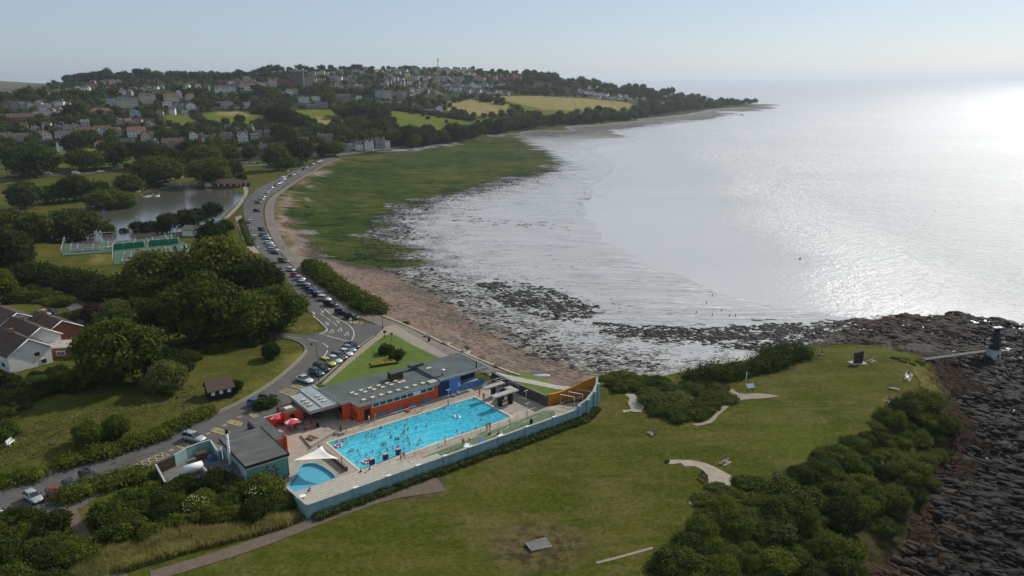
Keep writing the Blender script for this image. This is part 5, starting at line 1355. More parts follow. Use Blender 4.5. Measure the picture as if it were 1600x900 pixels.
MB().box(-.9, .9, -.6, .6, .1, 1.0).build('body', M['redbrown'], bn_); MB().box(-.95, .95, -.65, .65, 1.0, 1.08).build('lid', M['timber_dark'], bn_)
for k, (x, y) in enumerate(((352, 735), (366, 741))):
 bm_s = place('yard_shed', ['low flat dark lean-to roof below the flue', 'second dark lean-to roof against the mural building'][k], 'shed', *LOC(x, y - 6, 8.6))
 MB().box(-1.8, 1.8, -2.2, 2.2, -1, 1.3 + k * .3).build('wall', M['greyrender'], bm_s); MB().box(-1.95, 1.95, -2.3, 2.3, 1.3 + k * .3, 1.42 + k * .3).build('roof', M['feltold'], bm_s)
# ---- terraces, the turquoise sea wall and its piers
tr_ = place('bleachers', 'long stepped concrete sunbathing terraces inside the turquoise wall', 'terrace', -12.9, 13)
mb = MB()
for k in range(6):
 z = .28 * (k + 1)
 mb.box(.1, 20.5 - k * 1.1 + (0 if k < 4 else 9), -(7.7), -(0.4 + k * 1.22), z - .3 if k else -.1, z)
mb.build('steps', plain('terrace_concrete', (.37, .33, .275), .9, var=.2, sc_=1.0), tr_)
nz = MB()
for k in range(6): nz.box(.1, 20.5 - k * 1.1 + (0 if k < 4 else 9), -(0.4 + k * 1.22) - .16, -(0.4 + k * 1.22) + .01, .28 * (k + 1) - .02, .28 * (k + 1) + .012)
nz.build('step_edges', plain('pale_step_edge', (.50, .46, .39), .9, var=.2), tr_)  # paler strip along each step edge
rs2 = MB()
for k in range(6): rs2.box(.1, 20.5 - k * 1.1 + (0 if k < 4 else 9), -(0.4 + k * 1.22) + .012, -(0.4 + k * 1.22) + .07, .28 * k, .28 * (k + 1) - .03)
rs2.build('riser', M['concrete_d'], tr_)
WALLP = [(-12.95, 12.6), (-13.05, 20.75), (-5, 20.8), (6.6, 20.8), (17.3, 20.85), (24, 20.85), (30.3, 20.85), (37.1, 20.9), (43.3, 20.9)]
sw1 = lowwall('sea_wall', 'long straight turquoise wall round the camera side of the pool', WALLP[1:], 1.95, M['turq'], M['concrete'], th=.35, z0=-1.8, hs=[1.95] * 8)
sw2 = lowwall('sea_wall', 'short turquoise end wall beside the paddling pool', [WALLP[0], WALLP[1]], 1.95, M['turq'], M['concrete'], th=.33, z0=-1.8, hs=[1.2, 1.95])
for a in (-5, 1.0, 6.6, 12, 17.3, 24.0, 30.3, 37.1):
 q = a + 13.05
 MB().box(q - .38, q + .38, -.42, -.16, -1.8, 2.12).build('pier', M['turq'], sw1)
 MB().box(q - .45, q + .45, -.50, -.10, 2.12, 2.26).build('pier_cap', M['whitepaint'], sw1)
HI = [(43.6, 20.75), (46.4, 20.3), (49.5, 19.0), (52.0, 17.4), (53.6, 15.8)]
sw3 = lowwall('sea_wall', 'taller turquoise wall rising round the point end of the pool', HI, 3, M['turq'], M['concrete'], th=.35, z0=-1.4, hs=[2.6, 3.0, 3.5, 4.0, 4.4])
for (a, b), h in zip(HI[:4], (2.6, 3.0, 3.5, 4.0)):
 x, y = pts_ab([(a, b)], 43.6, 20.75)[0]
 MB().box(x - .35, x + .35, y - .62, y - .16, -1.4, h + .1).build('pier', M['turq'], sw3)
OR = [(42.7, 12.8), (44.6, 12.4), (46.8, 12.6), (49.0, 13.4), (51.4, 14.6), (53.5, 15.6)]
lowwall('curved_wall', 'ochre curved wall sweeping up to a high corner at the point end of the pool', OR, 3, M['ochre'], M['ochre'], th=.3, z0=-1.2, hs=[2.5, 2.0, 2.0, 2.7, 3.9, 4.6])
lowwall('rear_wall', 'long dark stone rear wall between the pool yard and the grass', [(41.6, -4.9), (41.9, 2), (42.3, 12.9)], 2.1, plain('dark_stone_wall', (.085, .075, .07), .95, var=.45, sc_=1.6), M['concrete_d'], th=.4, hs=[2.1, 2.1, 2.3])
t = newmat('artificial_turf'); n = t.noise(.5, 4, .6)
M['turf'] = t.out(t.ramp(n, [(.3, (.105, .150, .075)), (.7, (.150, .195, .105))]), .95)
gs = place('turf_strip', None, None, 10, 16); gs['kind'] = 'structure'
MB().prism(pts_ab([(9.5, 15.6), (34.5, 14.4), (40.2, 14.0), (42, 15.6), (39.5, 19.2), (14, 20.3), (8.6, 20.2)], 10, 16), -.05, .03).build('matting', M['turf'], gs)
wl = MB()
for pts in ([(20, 16.8), (24, 19.6)], [(25.5, 16.4), (28.5, 15.9)], [(22, 19.0), (31, 15.3)], [(14, 17.4), (16, 19.6)]):
 (a, b), (c_, d) = pts_ab(pts, 10, 16); v = Vector((c_ - a, d - b)).normalized(); nn = Vector((-v.y, v.x)) * .05
 wl.prism([(a + nn.x, b + nn.y), (a - nn.x, b - nn.y), (c_ - nn.x, d - nn.y), (c_ + nn.x, d + nn.y)], .02, .045)
wl.build('painted_lines', M['marking'], gs)
cr = place('concrete_ramp', 'stepped concrete ramp with painted edges between the terraces and the turf', 'ramp', 6, 15)
mb = MB()
for k in range(4): mb.box(-1.5 + k * 1.1, 4.2, -5.0 - .0, -1.2 + k * .02, .0 if k == 0 else .12 * k, .12 * (k + 1))
mb.build('steps', M['concrete'], cr)
ed = MB()
for k in range(4): ed.box(-1.56 + k * 1.1, -1.40 + k * 1.1, -5.0, -1.25, .12 * (k + 1) - .01, .12 * (k + 1) + .012)
ed.build('painted_edges', M['whitepaint'], cr)
# ---- diving platforms
dv = place('diving_stage', 'pale concrete diving stage on dark pillars at the deep end of the pool', 'diving stage', 36, 4)
b8 = lambda mb, a0, a1, b0, b1, z0, z1: bx(mb, a0, a1, b0, b1, z0, z1, 36, 4)
b8(MB(), 34.2, 39.3, 1.6, 2.9, 2.45, 2.72).build('platform', M['concrete'], dv)
b8(MB(), 32.9, 39.2, 6.2, 7.7, 2.45, 2.72).build('platform', M['concrete'], dv)
b8(MB(), 37.6, 39.2, 4.6, 6.2, 2.45, 2.70).build('platform', M['concrete'], dv)
for (a, b) in ((35.0, 6.6), (37.4, 7.0), (36.6, 2.2), (38.8, 5.2)):
 b8(MB(), a - .28, a + .28, b - .5, b + .5, 0, 2.45).build('pillar', M['black'], dv)
st_ = MB()
for k in range(10): b8(st_, 36.6 + k * .02, 37.7, 3.1 + k * .16, 3.26 + k * .16, 0, .25 * (k + 1))
st_.build('stairs', M['navy'], dv)
rl = MB()
for pts in ([(34.4, 1.7, 3.6), (39.2, 1.7, 3.6)], [(34.4, 2.8, 3.6), (39.2, 2.8, 3.6)], [(37.8, 4.7, 3.6), (39.1, 4.7, 3.6), (39.1, 7.6, 3.6)]):
 q = [(a - 36, -(b - 4), z) for a, b, z in pts]; rl.tube(q, .03, 5)
 for a, b, z in q: rl.tube([(a, b, 2.7), (a, b, z)], .03, 5)
rl.build('handrail', M['steel'], dv)
# ---- sail over the paddling pool
sl = place('shade_sail', 'cream triangular shade sail stretched over the paddling pool', 'shade sail', -6, 8)
S1, S2, S3 = [Vector((p[0] + 6, -(p[1] - 8), z)) for p, z in ((LOC(503, 696.5, 10.6), 3.1), (LOC(530, 717, 10.1), 2.6), (LOC(452, 721, 10.3), 2.8))]
mb = MB(); mb.smooth = True; n_ = 10; idx = {}
ctr = (S1 + S2 + S3) / 3
for i in range(n_ + 1):
 for j in range(n_ + 1 - i):
  u, v = i / n_, j / n_; w = 1 - u - v
  p = S1 * w + S2 * u + S3 * v
  inward = (w * u + u * v + v * w) - 9 * w * u * v * .33
  e_ = 4 * (w * u * (1 - v) ** 3 + u * v * (1 - w) ** 3 + v * w * (1 - u) ** 3)
  q = p.lerp(ctr, min(.32, .24 * e_)); q.z -= .35 * 27 * u * v * w
  idx[i, j] = len(mb.v); mb.v.append(tuple(q))
for i in range(n_):
 for j in range(n_ - i):
  mb.f.append((idx[i, j], idx[i + 1, j], idx[i, j + 1])); mb.mi.append(0); mb.sm.append(True)
  if j < n_ - i - 1: mb.f.append((idx[i + 1, j], idx[i + 1, j + 1], idx[i, j + 1])); mb.mi.append(0); mb.sm.append(True)
so = mb.build('sail_cloth', M['sail'], sl)
md = so.modifiers.new('thickness', 'SOLIDIFY'); md.thickness = .02
for S, dxy in ((S1, (.1, .3)), (S2, (.4, -.1)), (S3, (-.3, 0))):
 MB().cyl(S.x + dxy[0], S.y + dxy[1], 0, S.z + .3, .06, n=8).build('mast', M['timber_dark'], sl)
 MB().tube([tuple(S), (S.x + dxy[0], S.y + dxy[1], S.z + .2)], .02, 4).build('stay', M['steel'], sl)
bt = lowwall('timber_windbreak', 'long low dark brown bench wall between the paddling pool and the main pool', [(-2.2, 1.0), (-2.0, 11.8)], .75, M['redbrown'], M['timber'], th=.35, z0=0, cat='bench wall')
hd = lowwall('low_wall', 'low pale wall round the raised sitting area by the kiosk', [(-3.4, .1), (3.2, -3.0)], .45, M['concrete'], M['paving'], th=.3, z0=0)
rs_ = place('raised_terrace', 'raised square paved sitting area beside the pool', 'terrace', -1.8, -2.6)
MB().prism([(-1.5, -2.3), (3.6, .0), (3.6, 3.6), (-1.0, 3.2)], 0, .35).build('paving_slab', M['paving'], rs_)
# ---- railings round the pool
def railing(label, pts, gap=2.2, h=1.1, group='pool railings', mat=None, name='railing', post='steel'):
 return mesh_fence([PL(*p) for p in pts], h, label, group, gap, mat, post, name, 'railing', z=DECK, pr=.035)
railing('long railing on the pavilion side of the pool', [(6.0, -1.7), (20, -1.9), (33.5, -2.2), (40.0, -2.0)])
railing('long railing between the pool edge path and the green turf', [(2.5, 14.1), (20, 14.2), (38.6, 13.6)])
railing('railing round the deep end by the diving stage', [(38.6, 13.6), (39.8, 9.4), (36.9, 2.0)], 2.4)
railing('railing along the inner edge of the turf by the sea wall', [(28, 18.8), (36, 17.6), (44, 16.0), (52, 16.3)], 3.2, 1.5)
gp = place('goal_frame', 'white tubular climbing frame in the dark corner beside the ochre wall', 'frame', 46, 15)
mb = MB()
for k in range(3): mb.tube([(k * 2.3 - 1, 1, 0), (k * 2.3 - 1, 1, 2.3), (k * 2.3 + .3, -1.8, 2.3), (k * 2.3 + .3, -1.8, 0)], .06, 6)
mb.build('tubes', M['whitepaint'], gp)
# -- vehicles
CARP = {}
def carpaint(key, c, rough=.28, metal=.3):
 t = newmat(key + '_car_paint'); n = t.noise(3, 2)
 CARP[key] = t.out(t.ramp(n, [(.3, tuple(x * .94 for x in c)), (.7, c)]), rough, None, metal, .6)
for k, c in dict(white=(.62, .63, .63), silver=(.42, .44, .46), black=(.014, .015, .018), grey=(.10, .11, .12), navy=(.014, .030, .085), blue=(.045, .13, .34), paleblue=(.16, .28, .40), red=(.32, .014, .016), yellow=(.50, .47, .07), teal=(.03, .10, .14), darkgreen=(.018, .05, .035), cream=(.60, .56, .45)).items(): carpaint(k, c)
M['carglass'] = plain('car_glass', (.02, .024, .028), .06, var=.05, spec=.9)
def loft(mb, st):
 """st: list of stations (x, [(y, z) ...half outline from bottom to top centre]) mirrored in y"""
 n = len(st[0][1]); V = []
 for x, h in st:
  V += [(x, y, z) for y, z in h] + [(x, -y, z) for y, z in h[::-1]]
 m = 2 * n; Fc = []
 for i in range(len(st) - 1):
  for k in range(m):
   a, b = i * m + k, i * m + (k + 1) % m
   Fc.append((a, b, b + m, a + m))
 Fc.append(tuple(range(m))[::-1]); Fc.append(tuple((len(st) - 1) * m + k for k in range(m)))
 s = mb.smooth; mb.smooth = True; mb.add(V, Fc); mb.smooth = s
CARS = {}
def make_car(kind):
 L, W_, Ht = {'hatchback': (4.0, 1.74, 1.48), 'saloon': (4.55, 1.80, 1.44), 'estate': (4.6, 1.84, 1.66), 'van': (5.1, 1.95, 2.05), 'camper': (6.0, 2.1, 2.75)}[kind]
 h = W_ / 2; bl = {'hatchback': .92, 'saloon': .90, 'estate': 1.0, 'van': 1.15, 'camper': 1.15}[kind]
 t_ = thing({'van': 'parked_van', 'camper': 'camper_van'}.get(kind, 'parked_car'), 'x', 'car', (0, 0, -50))
 def sec(w, zt, zb=.24): return [(w * .80, zb), (w * .97, zb + .12), (w, (zb + zt) / 2), (w * .96, zt - .06), (w * .86, zt)]
 hood = bl - .14
 x0 = L / 2
 body = MB()
 if kind in ('hatchback', 'estate'):
  st = [(-x0, sec(h * .78, bl - .22, .34)), (-x0 + .12, sec(h * .94, bl - .04, .26)), (-x0 + .6, sec(h, bl)), (0, sec(h, bl)), (x0 * .42, sec(h, bl - .02)), (x0 * .78, sec(h * .97, hood)), (x0 - .12, sec(h * .88, hood - .16, .26)), (x0, sec(h * .70, hood - .28, .34))]
 elif kind == 'saloon':
  st = [(-x0, sec(h * .80, bl - .2, .34)), (-x0 + .12, sec(h * .94, bl - .03, .26)), (-x0 + .8, sec(h, bl)), (0, sec(h, bl)), (x0 * .40, sec(h, bl - .02)), (x0 * .78, sec(h * .97, hood)), (x0 - .12, sec(h * .88, hood - .16, .26)), (x0, sec(h * .70, hood - .28, .34))]
 else:
  st = [(-x0, sec(h * .96, bl, .3)), (-x0 + .1, sec(h, bl)), (0, sec(h, bl)), (x0 * .62, sec(h, bl)), (x0 * .88, sec(h * .95, hood)), (x0 - .05, sec(h * .85, hood - .25, .26)), (x0, sec(h * .75, hood - .35, .34))]
 loft(body, st)
 cab = {'hatchback': (-x0 + .10, -x0 + .42, x0 * .02, x0 * .44), 'saloon': (-x0 + .75, -x0 + 1.35, x0 * .04, x0 * .44), 'estate': (-x0 + .06, -x0 + .30, x0 * .06, x0 * .46), 'van': (-x0 + .02, -x0 + .06, x0 * .48, x0 * .80), 'camper': (-x0 + .02, -x0 + .06, x0 * .60, x0 * .84)}[kind]
 rw = h * .74 if kind in ('hatchback', 'saloon', 'estate') else h * .90
 zr = Ht
 def cabin(mb, g, zt, xr=0):
  a, b, c_, d = cab
  V = []
  for (x, y, z) in ((a - g, h * .88 + g, bl - .06), (d + g, h * .86 + g, bl - .08), (c_ + g * .5, rw + g, zt), (b - g * .5, rw + g, zt)): V += [(x, y, z), (x, -y, z)]
  mb.add(V, [(0, 2, 4, 6)[::-1], (1, 3, 5, 7), (0, 1, 3, 2), (6, 4, 5, 7), (2, 3, 5, 4), (0, 6, 7, 1)])
 gl = MB(); cabin(gl, 0, zr - .06)
 if kind in ('van', 'camper'):
  cabin(body, .015, zr)
  a, b, c_, d = cab
  gl = MB()
  gl.add([(d + .03, h * .76, bl + .04), (d + .03, -h * .76, bl + .04), (c_ + .06 if True else 0, -rw * .86, min(zr, 2.0) - .12), (c_ + .06, rw * .86, min(zr, 2.0) - .12)], [(0, 1, 2, 3)[::-1]])
  for s_ in (1, -1):
   gl.box(c_ - .55, c_ + .15, s_ * (h * .9) - .05, s_ * (h * .9) + .05, bl + .08, min(zr, 2.05) - .25)
   if kind == 'camper': gl.box(-x0 * .6, -x0 * .1, s_ * (h * .9) - .05, s_ * (h * .9) + .05, bl + .3, bl + .9)
 else:
  a, b, c_, d = cab
  body.smooth = True
  body.add([(b - .05, rw * .98, zr - .07), (c_ + .05, rw * .98, zr - .07), (c_ + .05, -rw * .98, zr - .07), (b - .05, -rw * .98, zr - .07), (b + .08, rw * .8, zr), (c_ - .12, rw * .8, zr), (c_ - .12, -rw * .8, zr), (b + .08, -rw * .8, zr)],
    [(0, 1, 5, 4)[::-1], (1, 2, 6, 5)[::-1], (2, 3, 7, 6)[::-1], (3, 0, 4, 7)[::-1], (4, 5, 6, 7)[::-1], (0, 1, 2, 3)])
  body.smooth = False
  for s_ in (1, -1):
   for (p, q, r_) in (((d, h * .87, bl - .06), (c_, rw + .01, zr - .05), .035), ((a, h * .89, bl - .05), (b, rw + .01, zr - .05), .06), (((c_ + b) / 2 + .15, h * .89, bl - .05), ((c_ + b) / 2 + .1, rw + .01, zr - .05), .03)):
    body.tube([(p[0], p[1] * s_, p[2]), (q[0], q[1] * s_, q[2])], r_, 4)
 bo = body.build('body', [CARP['white']], t_); bo.material_slots[0].link = 'OBJECT'; bo.material_slots[0].material = CARP['white']
 gl.build('window', M['carglass'], t_)
 wr = .32 if Ht < 1.7 else .35
 whm = MB(); whm.smooth = True
 whm.tube([(0, -.10, 0), (0, -.09, 0), (0, .09, 0), (0, .10, 0)], [wr * .9, wr, wr, wr * .9], 14)
 wmesh = whm.mesh('wheel', M['rubber']); rmesh = MB().tube([(0, -.108, 0), (0, .108, 0)], wr * .58, 8).mesh('rim', M['alloy'])
 for sx in (-.62, .64):
  for s_ in (1, -1):
   w_ = link('wheel', wmesh, t_, (x0 * sx, s_ * (h - .11), wr)); link('rim', rmesh, w_)
 for s_ in (1, -1):
  MB().ball((x0 - .16, s_ * h * .68, hood - .20), (.13, .16, .08), 8, 5).build('headlight', M['lens'], t_)
  MB().ball((-x0 + .08, s_ * h * .76, bl - .18), (.07, .12, .13), 8, 5).build('tail_light', M['redlens'], t_)
  MB().box(cab[3] - .28, cab[3] - .14, s_ * h * 1.0 - .07, s_ * h * 1.0 + .11 * s_, bl + .0, bl + .13).build('mirror', M['black'], t_)
 return t_
for k in ('hatchback', 'saloon', 'estate', 'van', 'camper'): CARS[k] = [make_car(k), False]
def car(px, py, dx, dy, kind, colour, label, group='parked cars', cat='car', world=None, flip=False):
 p = world if world is not None else G(px, py)
 q = G(px + dx * .5, py + dy * .5); q0 = G(px - dx * .5, py - dy * .5)
 a = math.atan2(q.y - q0.y, q.x - q0.x)
 src, used = CARS[kind]
 o = src if not used else dup(src)
 if not used: KIDS[src.name] = list(src.children); CARS[kind][1] = True
 o.location = (p.x, p.y, H(p.x, p.y) + .05 * (1 + math.hypot(p.x, p.y) / 300)); o.rotation_euler = (0, 0, a)
 body = [c for c in col.objects if False]
 b = [k for k in (o.children) if k.name.startswith('body')]
 b[0].material_slots[0].link = 'OBJECT'; b[0].material_slots[0].material = CARP[colour]
 tag(o, label, cat, group)
 return o
NAMEC = dict(paleblue='pale blue', darkgreen='dark green', grey='dark grey')
cn_ = lambda c: NAMEC.get(c, c)
ORD = ['first', 'second', 'third', 'fourth', 'fifth', 'sixth', 'seventh', 'eighth', 'ninth', 'tenth', 'eleventh', 'twelfth', 'thirteenth', 'fourteenth', 'fifteenth', 'sixteenth', 'seventeenth', 'eighteenth', 'nineteenth', 'twentieth']
def ordw(k):
 if k < 20: return ORD[k]
 t_ = ['twenty', 'thirty', 'forty', 'fifty', 'sixty', 'seventy', 'eighty', 'ninety'][(k + 1) // 10 - 2]
 r_ = (k + 1) % 10
 return t_ + '-' + ORD[r_ - 1] if r_ else t_[:-1] + 'ieth'
rowA = [(550, 541, 'saloon', 'black', 'black saloon at the junction end of the row beside the café lawn'), (546, 547, 'hatchback', 'paleblue', 'pale blue hatchback next to the black saloon beside the café lawn'), (541, 553, 'hatchback', 'white', 'white hatchback between pale blue and dark cars beside the café lawn'),
  (531, 558.5, 'estate', 'grey', 'dark grey estate between two white cars beside the café lawn'), (524, 564, 'hatchback', 'white', 'white hatchback parked next to the yellow car'), (512.5, 568.5, 'estate', 'yellow', 'yellow roofed car in the row beside the café lawn'),
  (503, 577, 'estate', 'black', 'black estate parked between the yellow and the teal car'), (495, 583.5, 'hatchback', 'teal', 'dark teal hatchback near the lamp post by the pool'), (476, 594.5, 'saloon', 'white', 'white saloon alone in front of the entrance canopy')]
for x, y, k, c, l in rowA: car(x, y + 2, 26, 9, k, c, l, 'cars parked beside the café lawn')
car(419, 626, 18, 3, 'hatchback', 'grey', 'grey blue hatchback behind the shrub at the kiosk', 'cars parked by the kiosk'); car(401.5, 635, 18, 4, 'hatchback', 'blue', 'bright blue hatchback in the end bay by the kiosk', 'cars parked by the kiosk')
car(304, 688.5, 26, 6, 'estate', 'silver', 'silver estate car by the curved yard wall beside the lamp post')
for x, y, k, c, l in ((141, 752, 'estate', 'black', 'black estate car at the upper end of the roadside row by the hedge'), (113, 765, 'hatchback', 'navy', 'navy hatchback mostly hidden by the hedge beside the red car'), (88, 777, 'hatchback', 'red', 'red hatchback at the head of the footpath'), (53, 782, 'hatchback', 'silver', 'silver hatchback beside the red one above the bushes'), (-8, 806, 'hatchback', 'white', 'white car cut off by the left edge of the picture')):
 car(x, y, 22, 13, k, c, l, 'cars parked along the lower road')
rowB = [(550, 498, 'estate', 'black'), (535, 491, 'estate', 'navy'), (517, 478.5, 'estate', 'black'), (507, 470, 'estate', 'white'), (497, 464.5, 'hatchback', 'black'), (490, 458.5, 'hatchback', 'blue'), (485.5, 455, 'hatchback', 'navy'), (480, 451, 'hatchback', 'grey'), (474.5, 446.5, 'estate', 'silver'),
  (469, 438, 'hatchback', 'silver'), (462.5, 433, 'hatchback', 'red'), (455, 424, 'hatchback', 'white'), (443, 410, 'estate', 'grey'), (430, 397, 'hatchback', 'black'), (427, 393, 'estate', 'silver'), (423, 386, 'hatchback', 'silver'), (420, 382, 'hatchback', 'white'), (416.5, 374, 'hatchback', 'silver'), (413.5, 369.5, 'estate', 'grey'), (409.5, 361, 'estate', 'black'),
  (402, 331, 'hatchback', 'black'), (403.5, 318, 'hatchback', 'red'), (408, 312.5, 'hatchback', 'silver'), (410, 309, 'hatchback', 'silver'), (418, 302, 'hatchback', 'white'), (422, 299, 'hatchback', 'silver'), (426, 295, 'hatchback', 'white'), (432, 291.5, 'hatchback', 'grey'), (436, 288.5, 'hatchback', 'white'), (439.5, 286.5, 'hatchback', 'silver'),
  (455, 276.5, 'hatchback', 'navy'), (459, 274.5, 'hatchback', 'white'), (462, 272.8, 'hatchback', 'blue'), (466, 271, 'hatchback', 'silver'), (475, 265.5, 'hatchback', 'black'), (479, 263.8, 'hatchback', 'silver'), (486.5, 258.8, 'hatchback', 'black'), (490, 257.2, 'hatchback', 'silver'), (495, 255, 'hatchback', 'black'), (498, 253.8, 'hatchback', 'silver'), (501.5, 252.6, 'hatchback', 'white')]
cnt = {}
for i, (x, y, k, c) in enumerate(rowB):
 key = (c, k); n = cnt.get(key, 0); cnt[key] = n + 1
tot = dict(cnt); cnt = {}
for i, (x, y, k, c) in enumerate(rowB):
 key = (c, k); n = cnt.get(key, 0); cnt[key] = n + 1
 lab = ('the only ' if tot[key] == 1 else ordw(n) + ' ') + cn_(c) + ' ' + k + ' of the long row along the bay' + ('' if tot[key] == 1 else ', from the junction')
 f = i / len(rowB); dx, dy = (22, 4) if y > 340 else ((18, 0) if y > 305 else (12, -3))
 car(x, y, dx, dy, k, c, lab, 'cars in the long row along the bay')
car(443.5, 282.5, 10, -6, 'camper', 'white', 'tall white camper van in the row along the bay', 'cars in the long row along the bay', 'van')
car(398, 372.5, -3, -10, 'hatchback', 'white', 'white car driving up the bay road, the nearer of two', 'cars driving on the bay road')
car(390, 347.5, -3, -9, 'hatchback', 'white', 'white car driving up the bay road, the farther of two', 'cars driving on the bay road')
car(450, 269, 10, -6, 'hatchback', 'white', 'white car driving towards the village end of the road', 'cars driving on the bay road')
for i, (x, y, c) in enumerate(((577, 0, 0),)): pass
farp = [(374, 254.5), (380, 255), (386, 255.2), (391, 255.4), (397, 255.3), (403, 255), (409, 255)]
colf = ['black', 'silver', 'white', 'grey', 'white', 'navy', 'silver']
for i, ((x, y), c) in enumerate(zip(farp, colf)): car(x, y + 1, 1, -3, 'hatchback', c, ['leftmost', 'second', 'third', 'fourth', 'fifth', 'sixth', 'rightmost'][i] + ' car, ' + cn_(c) + ', in the far car park behind the lake lawn', 'cars in the far car park')
for x, y, k, c, l in ((28, 276, 'camper', 'white', 'white camper van on the park road at the far left'), (75, 273, 'van', 'white', 'short white van in front of the big round trees'), (102, 273.5, 'van', 'black', 'long black van on the park road'), (119, 272, 'van', 'white', 'white van just right of the long black van'), (157, 269, 'saloon', 'white', 'white car on the park road left of the lake trees'), (168, 268, 'saloon', 'black', 'black car on the park road'), (184, 266.5, 'saloon', 'grey', 'grey car on the park road near two small trees'), (196, 265.5, 'saloon', 'red', 'dark red car on the park road beside the grey one'), (12, 277.5, 'saloon', 'grey', 'dark grey car on the park road at the picture edge')):
 car(x, y, 12, -1, k, c, l, 'vehicles along the park road', 'van' if k in ('van', 'camper') else 'car')
for i, (x, y) in enumerate(((612, 201), (616, 199.5), (619, 197.5), (590, 205), (601, 203))):
 car(x, y, 6, -2, 'camper' if i < 3 else 'van', 'white', ['lowest', 'middle', 'topmost'][i] + ' of three white campers at the field corner' if i < 3 else ['leftmost white van in the pub yard below the field', 'white van between the campers and the yard edge'][i - 3], 'campers at the field corner', 'van')
for x, y, k, c, l in ((70, 492, 'saloon', 'silver', 'silver car at the end of the drive by the white houses'), (83, 491, 'saloon', 'black', 'black car with bright glass by the white houses'), (0, 430, 'hatchback', 'white', 'white car among the trees at the left edge')):
 car(x, y, 16, 3, k, c, l, 'cars in the house drive')
# -- people
def skin_mesh(name, joints, edges, mat, sub=1):
 """one continuous body grown round a skeleton"""
 me = bpy.data.meshes.new(name)
 me.from_pydata([j[0] for j in joints], edges, [])
 o = bpy.data.objects.new(name, me); col.objects.link(o)
 o.modifiers.new('skin', 'SKIN'); s = o.modifiers.new('sub', 'SUBSURF'); s.levels = sub; s.render_levels = sub
 sv = me.skin_vertices[0].data
 for k, j in enumerate(joints): sv[k].radius = j[1] if hasattr(j[1], '__len__') else (j[1], j[1])
 sv[0].use_root = True
 dg = bpy.context.evaluated_depsgraph_get(); dg.update()
 m2 = bpy.data.meshes.new_from_object(o.evaluated_get(dg))
 m2.name = name; bpy.data.objects.remove(o); bpy.data.meshes.remove(me)
 m2.materials.clear(); m2.materials.append(mat)
 for p in m2.polygons: p.use_smooth = True
 return m2
def figure(pose):
 J = [((0, 0, .95), (.14, .10)), ((0, 0, 1.15), (.12, .09)), ((0, 0, 1.38), (.16, .10)), ((0, 0, 1.50), .055), ((0, .01, 1.62), (.085, .10)), ((0, .01, 1.74), (.06, .07))]
 E_ = [(0, 1), (1, 2), (2, 3), (3, 4), (4, 5)]
 def add(parent, pts):
  for p, r in pts: J.append((p, r)); E_.append((parent, len(J) - 1)); parent = len(J) - 1
 for s_ in (1, -1):
  if pose == 'stand': leg = [((.10 * s_, 0, .88), .09), ((.11 * s_, .02, .48), .062), ((.12 * s_, 0, .09), .042), ((.13 * s_, .13, .035), .035)]
  elif pose == 'walk': leg = [((.10 * s_, 0, .88), .09), ((.10 * s_, .16 * s_ + .03, .50), .062), ((.11 * s_, .22 * s_ - .04, .09 + (.05 if s_ < 0 else 0)), .042), ((.11 * s_, .22 * s_ + .09, .035 + (.03 if s_ < 0 else 0)), .035)]
  elif pose == 'sit': leg = [((.10 * s_, .08, .92), .095), ((.13 * s_, .46, .95), .065), ((.13 * s_, .50, .55), .045), ((.13 * s_, .62, .49), .035)]
  else: leg = [((.10 * s_, 0, .88), .09), ((.14 * s_, -.08, .50), .062), ((.16 * s_, -.25, .2), .042), ((.16 * s_, -.33, .12), .03)]
  add(0, leg)
  if pose == 'stand': arm = [((.19 * s_, 0, 1.40), .055), ((.25 * s_, -.01, 1.14), .042), ((.26 * s_, .06, .90), .03), ((.26 * s_, .09, .80), .035)]
  elif pose == 'walk': arm = [((.19 * s_, 0, 1.40), .055), ((.24 * s_, -.10 * s_, 1.14), .042), ((.25 * s_, -.08 * s_ + .08, .92), .03), ((.25 * s_, -.08 * s_ + .13, .84), .035)]
  elif pose == 'sit': arm = [((.19 * s_, 0, 1.40), .055), ((.24 * s_, .10, 1.16), .042), ((.20 * s_, .32, 1.02), .03), ((.18 * s_, .40, 1.0), .035)]
  else: arm = [((.19 * s_, 0, 1.40), .055), ((.40 * s_, .12, 1.33), .042), ((.50 * s_, .34, 1.36), .03), ((.50 * s_, .42, 1.36), .035)]
  add(2, arm)
 return J, E_
def clothes(pose, kind, mat):
 """trunks or shirt: a slightly larger shell over the same joints"""
 g = 1.14
 if kind == 'top':
  J = [((0, 0, .98), (.16, .12)), ((0, 0, 1.15), (.15, .11)), ((0, 0, 1.37), (.185, .12)), ((0, 0, 1.46), (.08, .07))]; E_ = [(0, 1), (1, 2), (2, 3)]
  for s_ in (1, -1): J += [((.20 * s_, 0, 1.40), .068), ((.235 * s_, 0, 1.26), .06)]; n = len(J); E_ += [(2, n - 2), (n - 2, n - 1)]
 else:
  J = [((0, 0, .98), (.155, .115)), ((0, 0, .90), (.16, .12))]; E_ = [(0, 1)]
  for s_ in (1, -1):
   if pose == 'sit': J += [((.11 * s_, .10, .92), .105), ((.125 * s_, .30, .94), .09)]
   else: J += [((.10 * s_, 0, .84), .105), ((.11 * s_, .01, .66), .085)]
   n = len(J); E_ += [(1, n - 2), (n - 2, n - 1)]
 return skin_mesh('clothes', J, E_, mat, 1)
def hairmesh(mat):
 return MB().ball((0, -.015, 1.70), (.098, .112, .10), 10, 6).mesh('hair', mat)
M['hair2'] = plain('fair_hair', (.25, .16, .07), .7, var=.2)
hairs = [hairmesh(M['hair']), hairmesh(M['hair2'])]
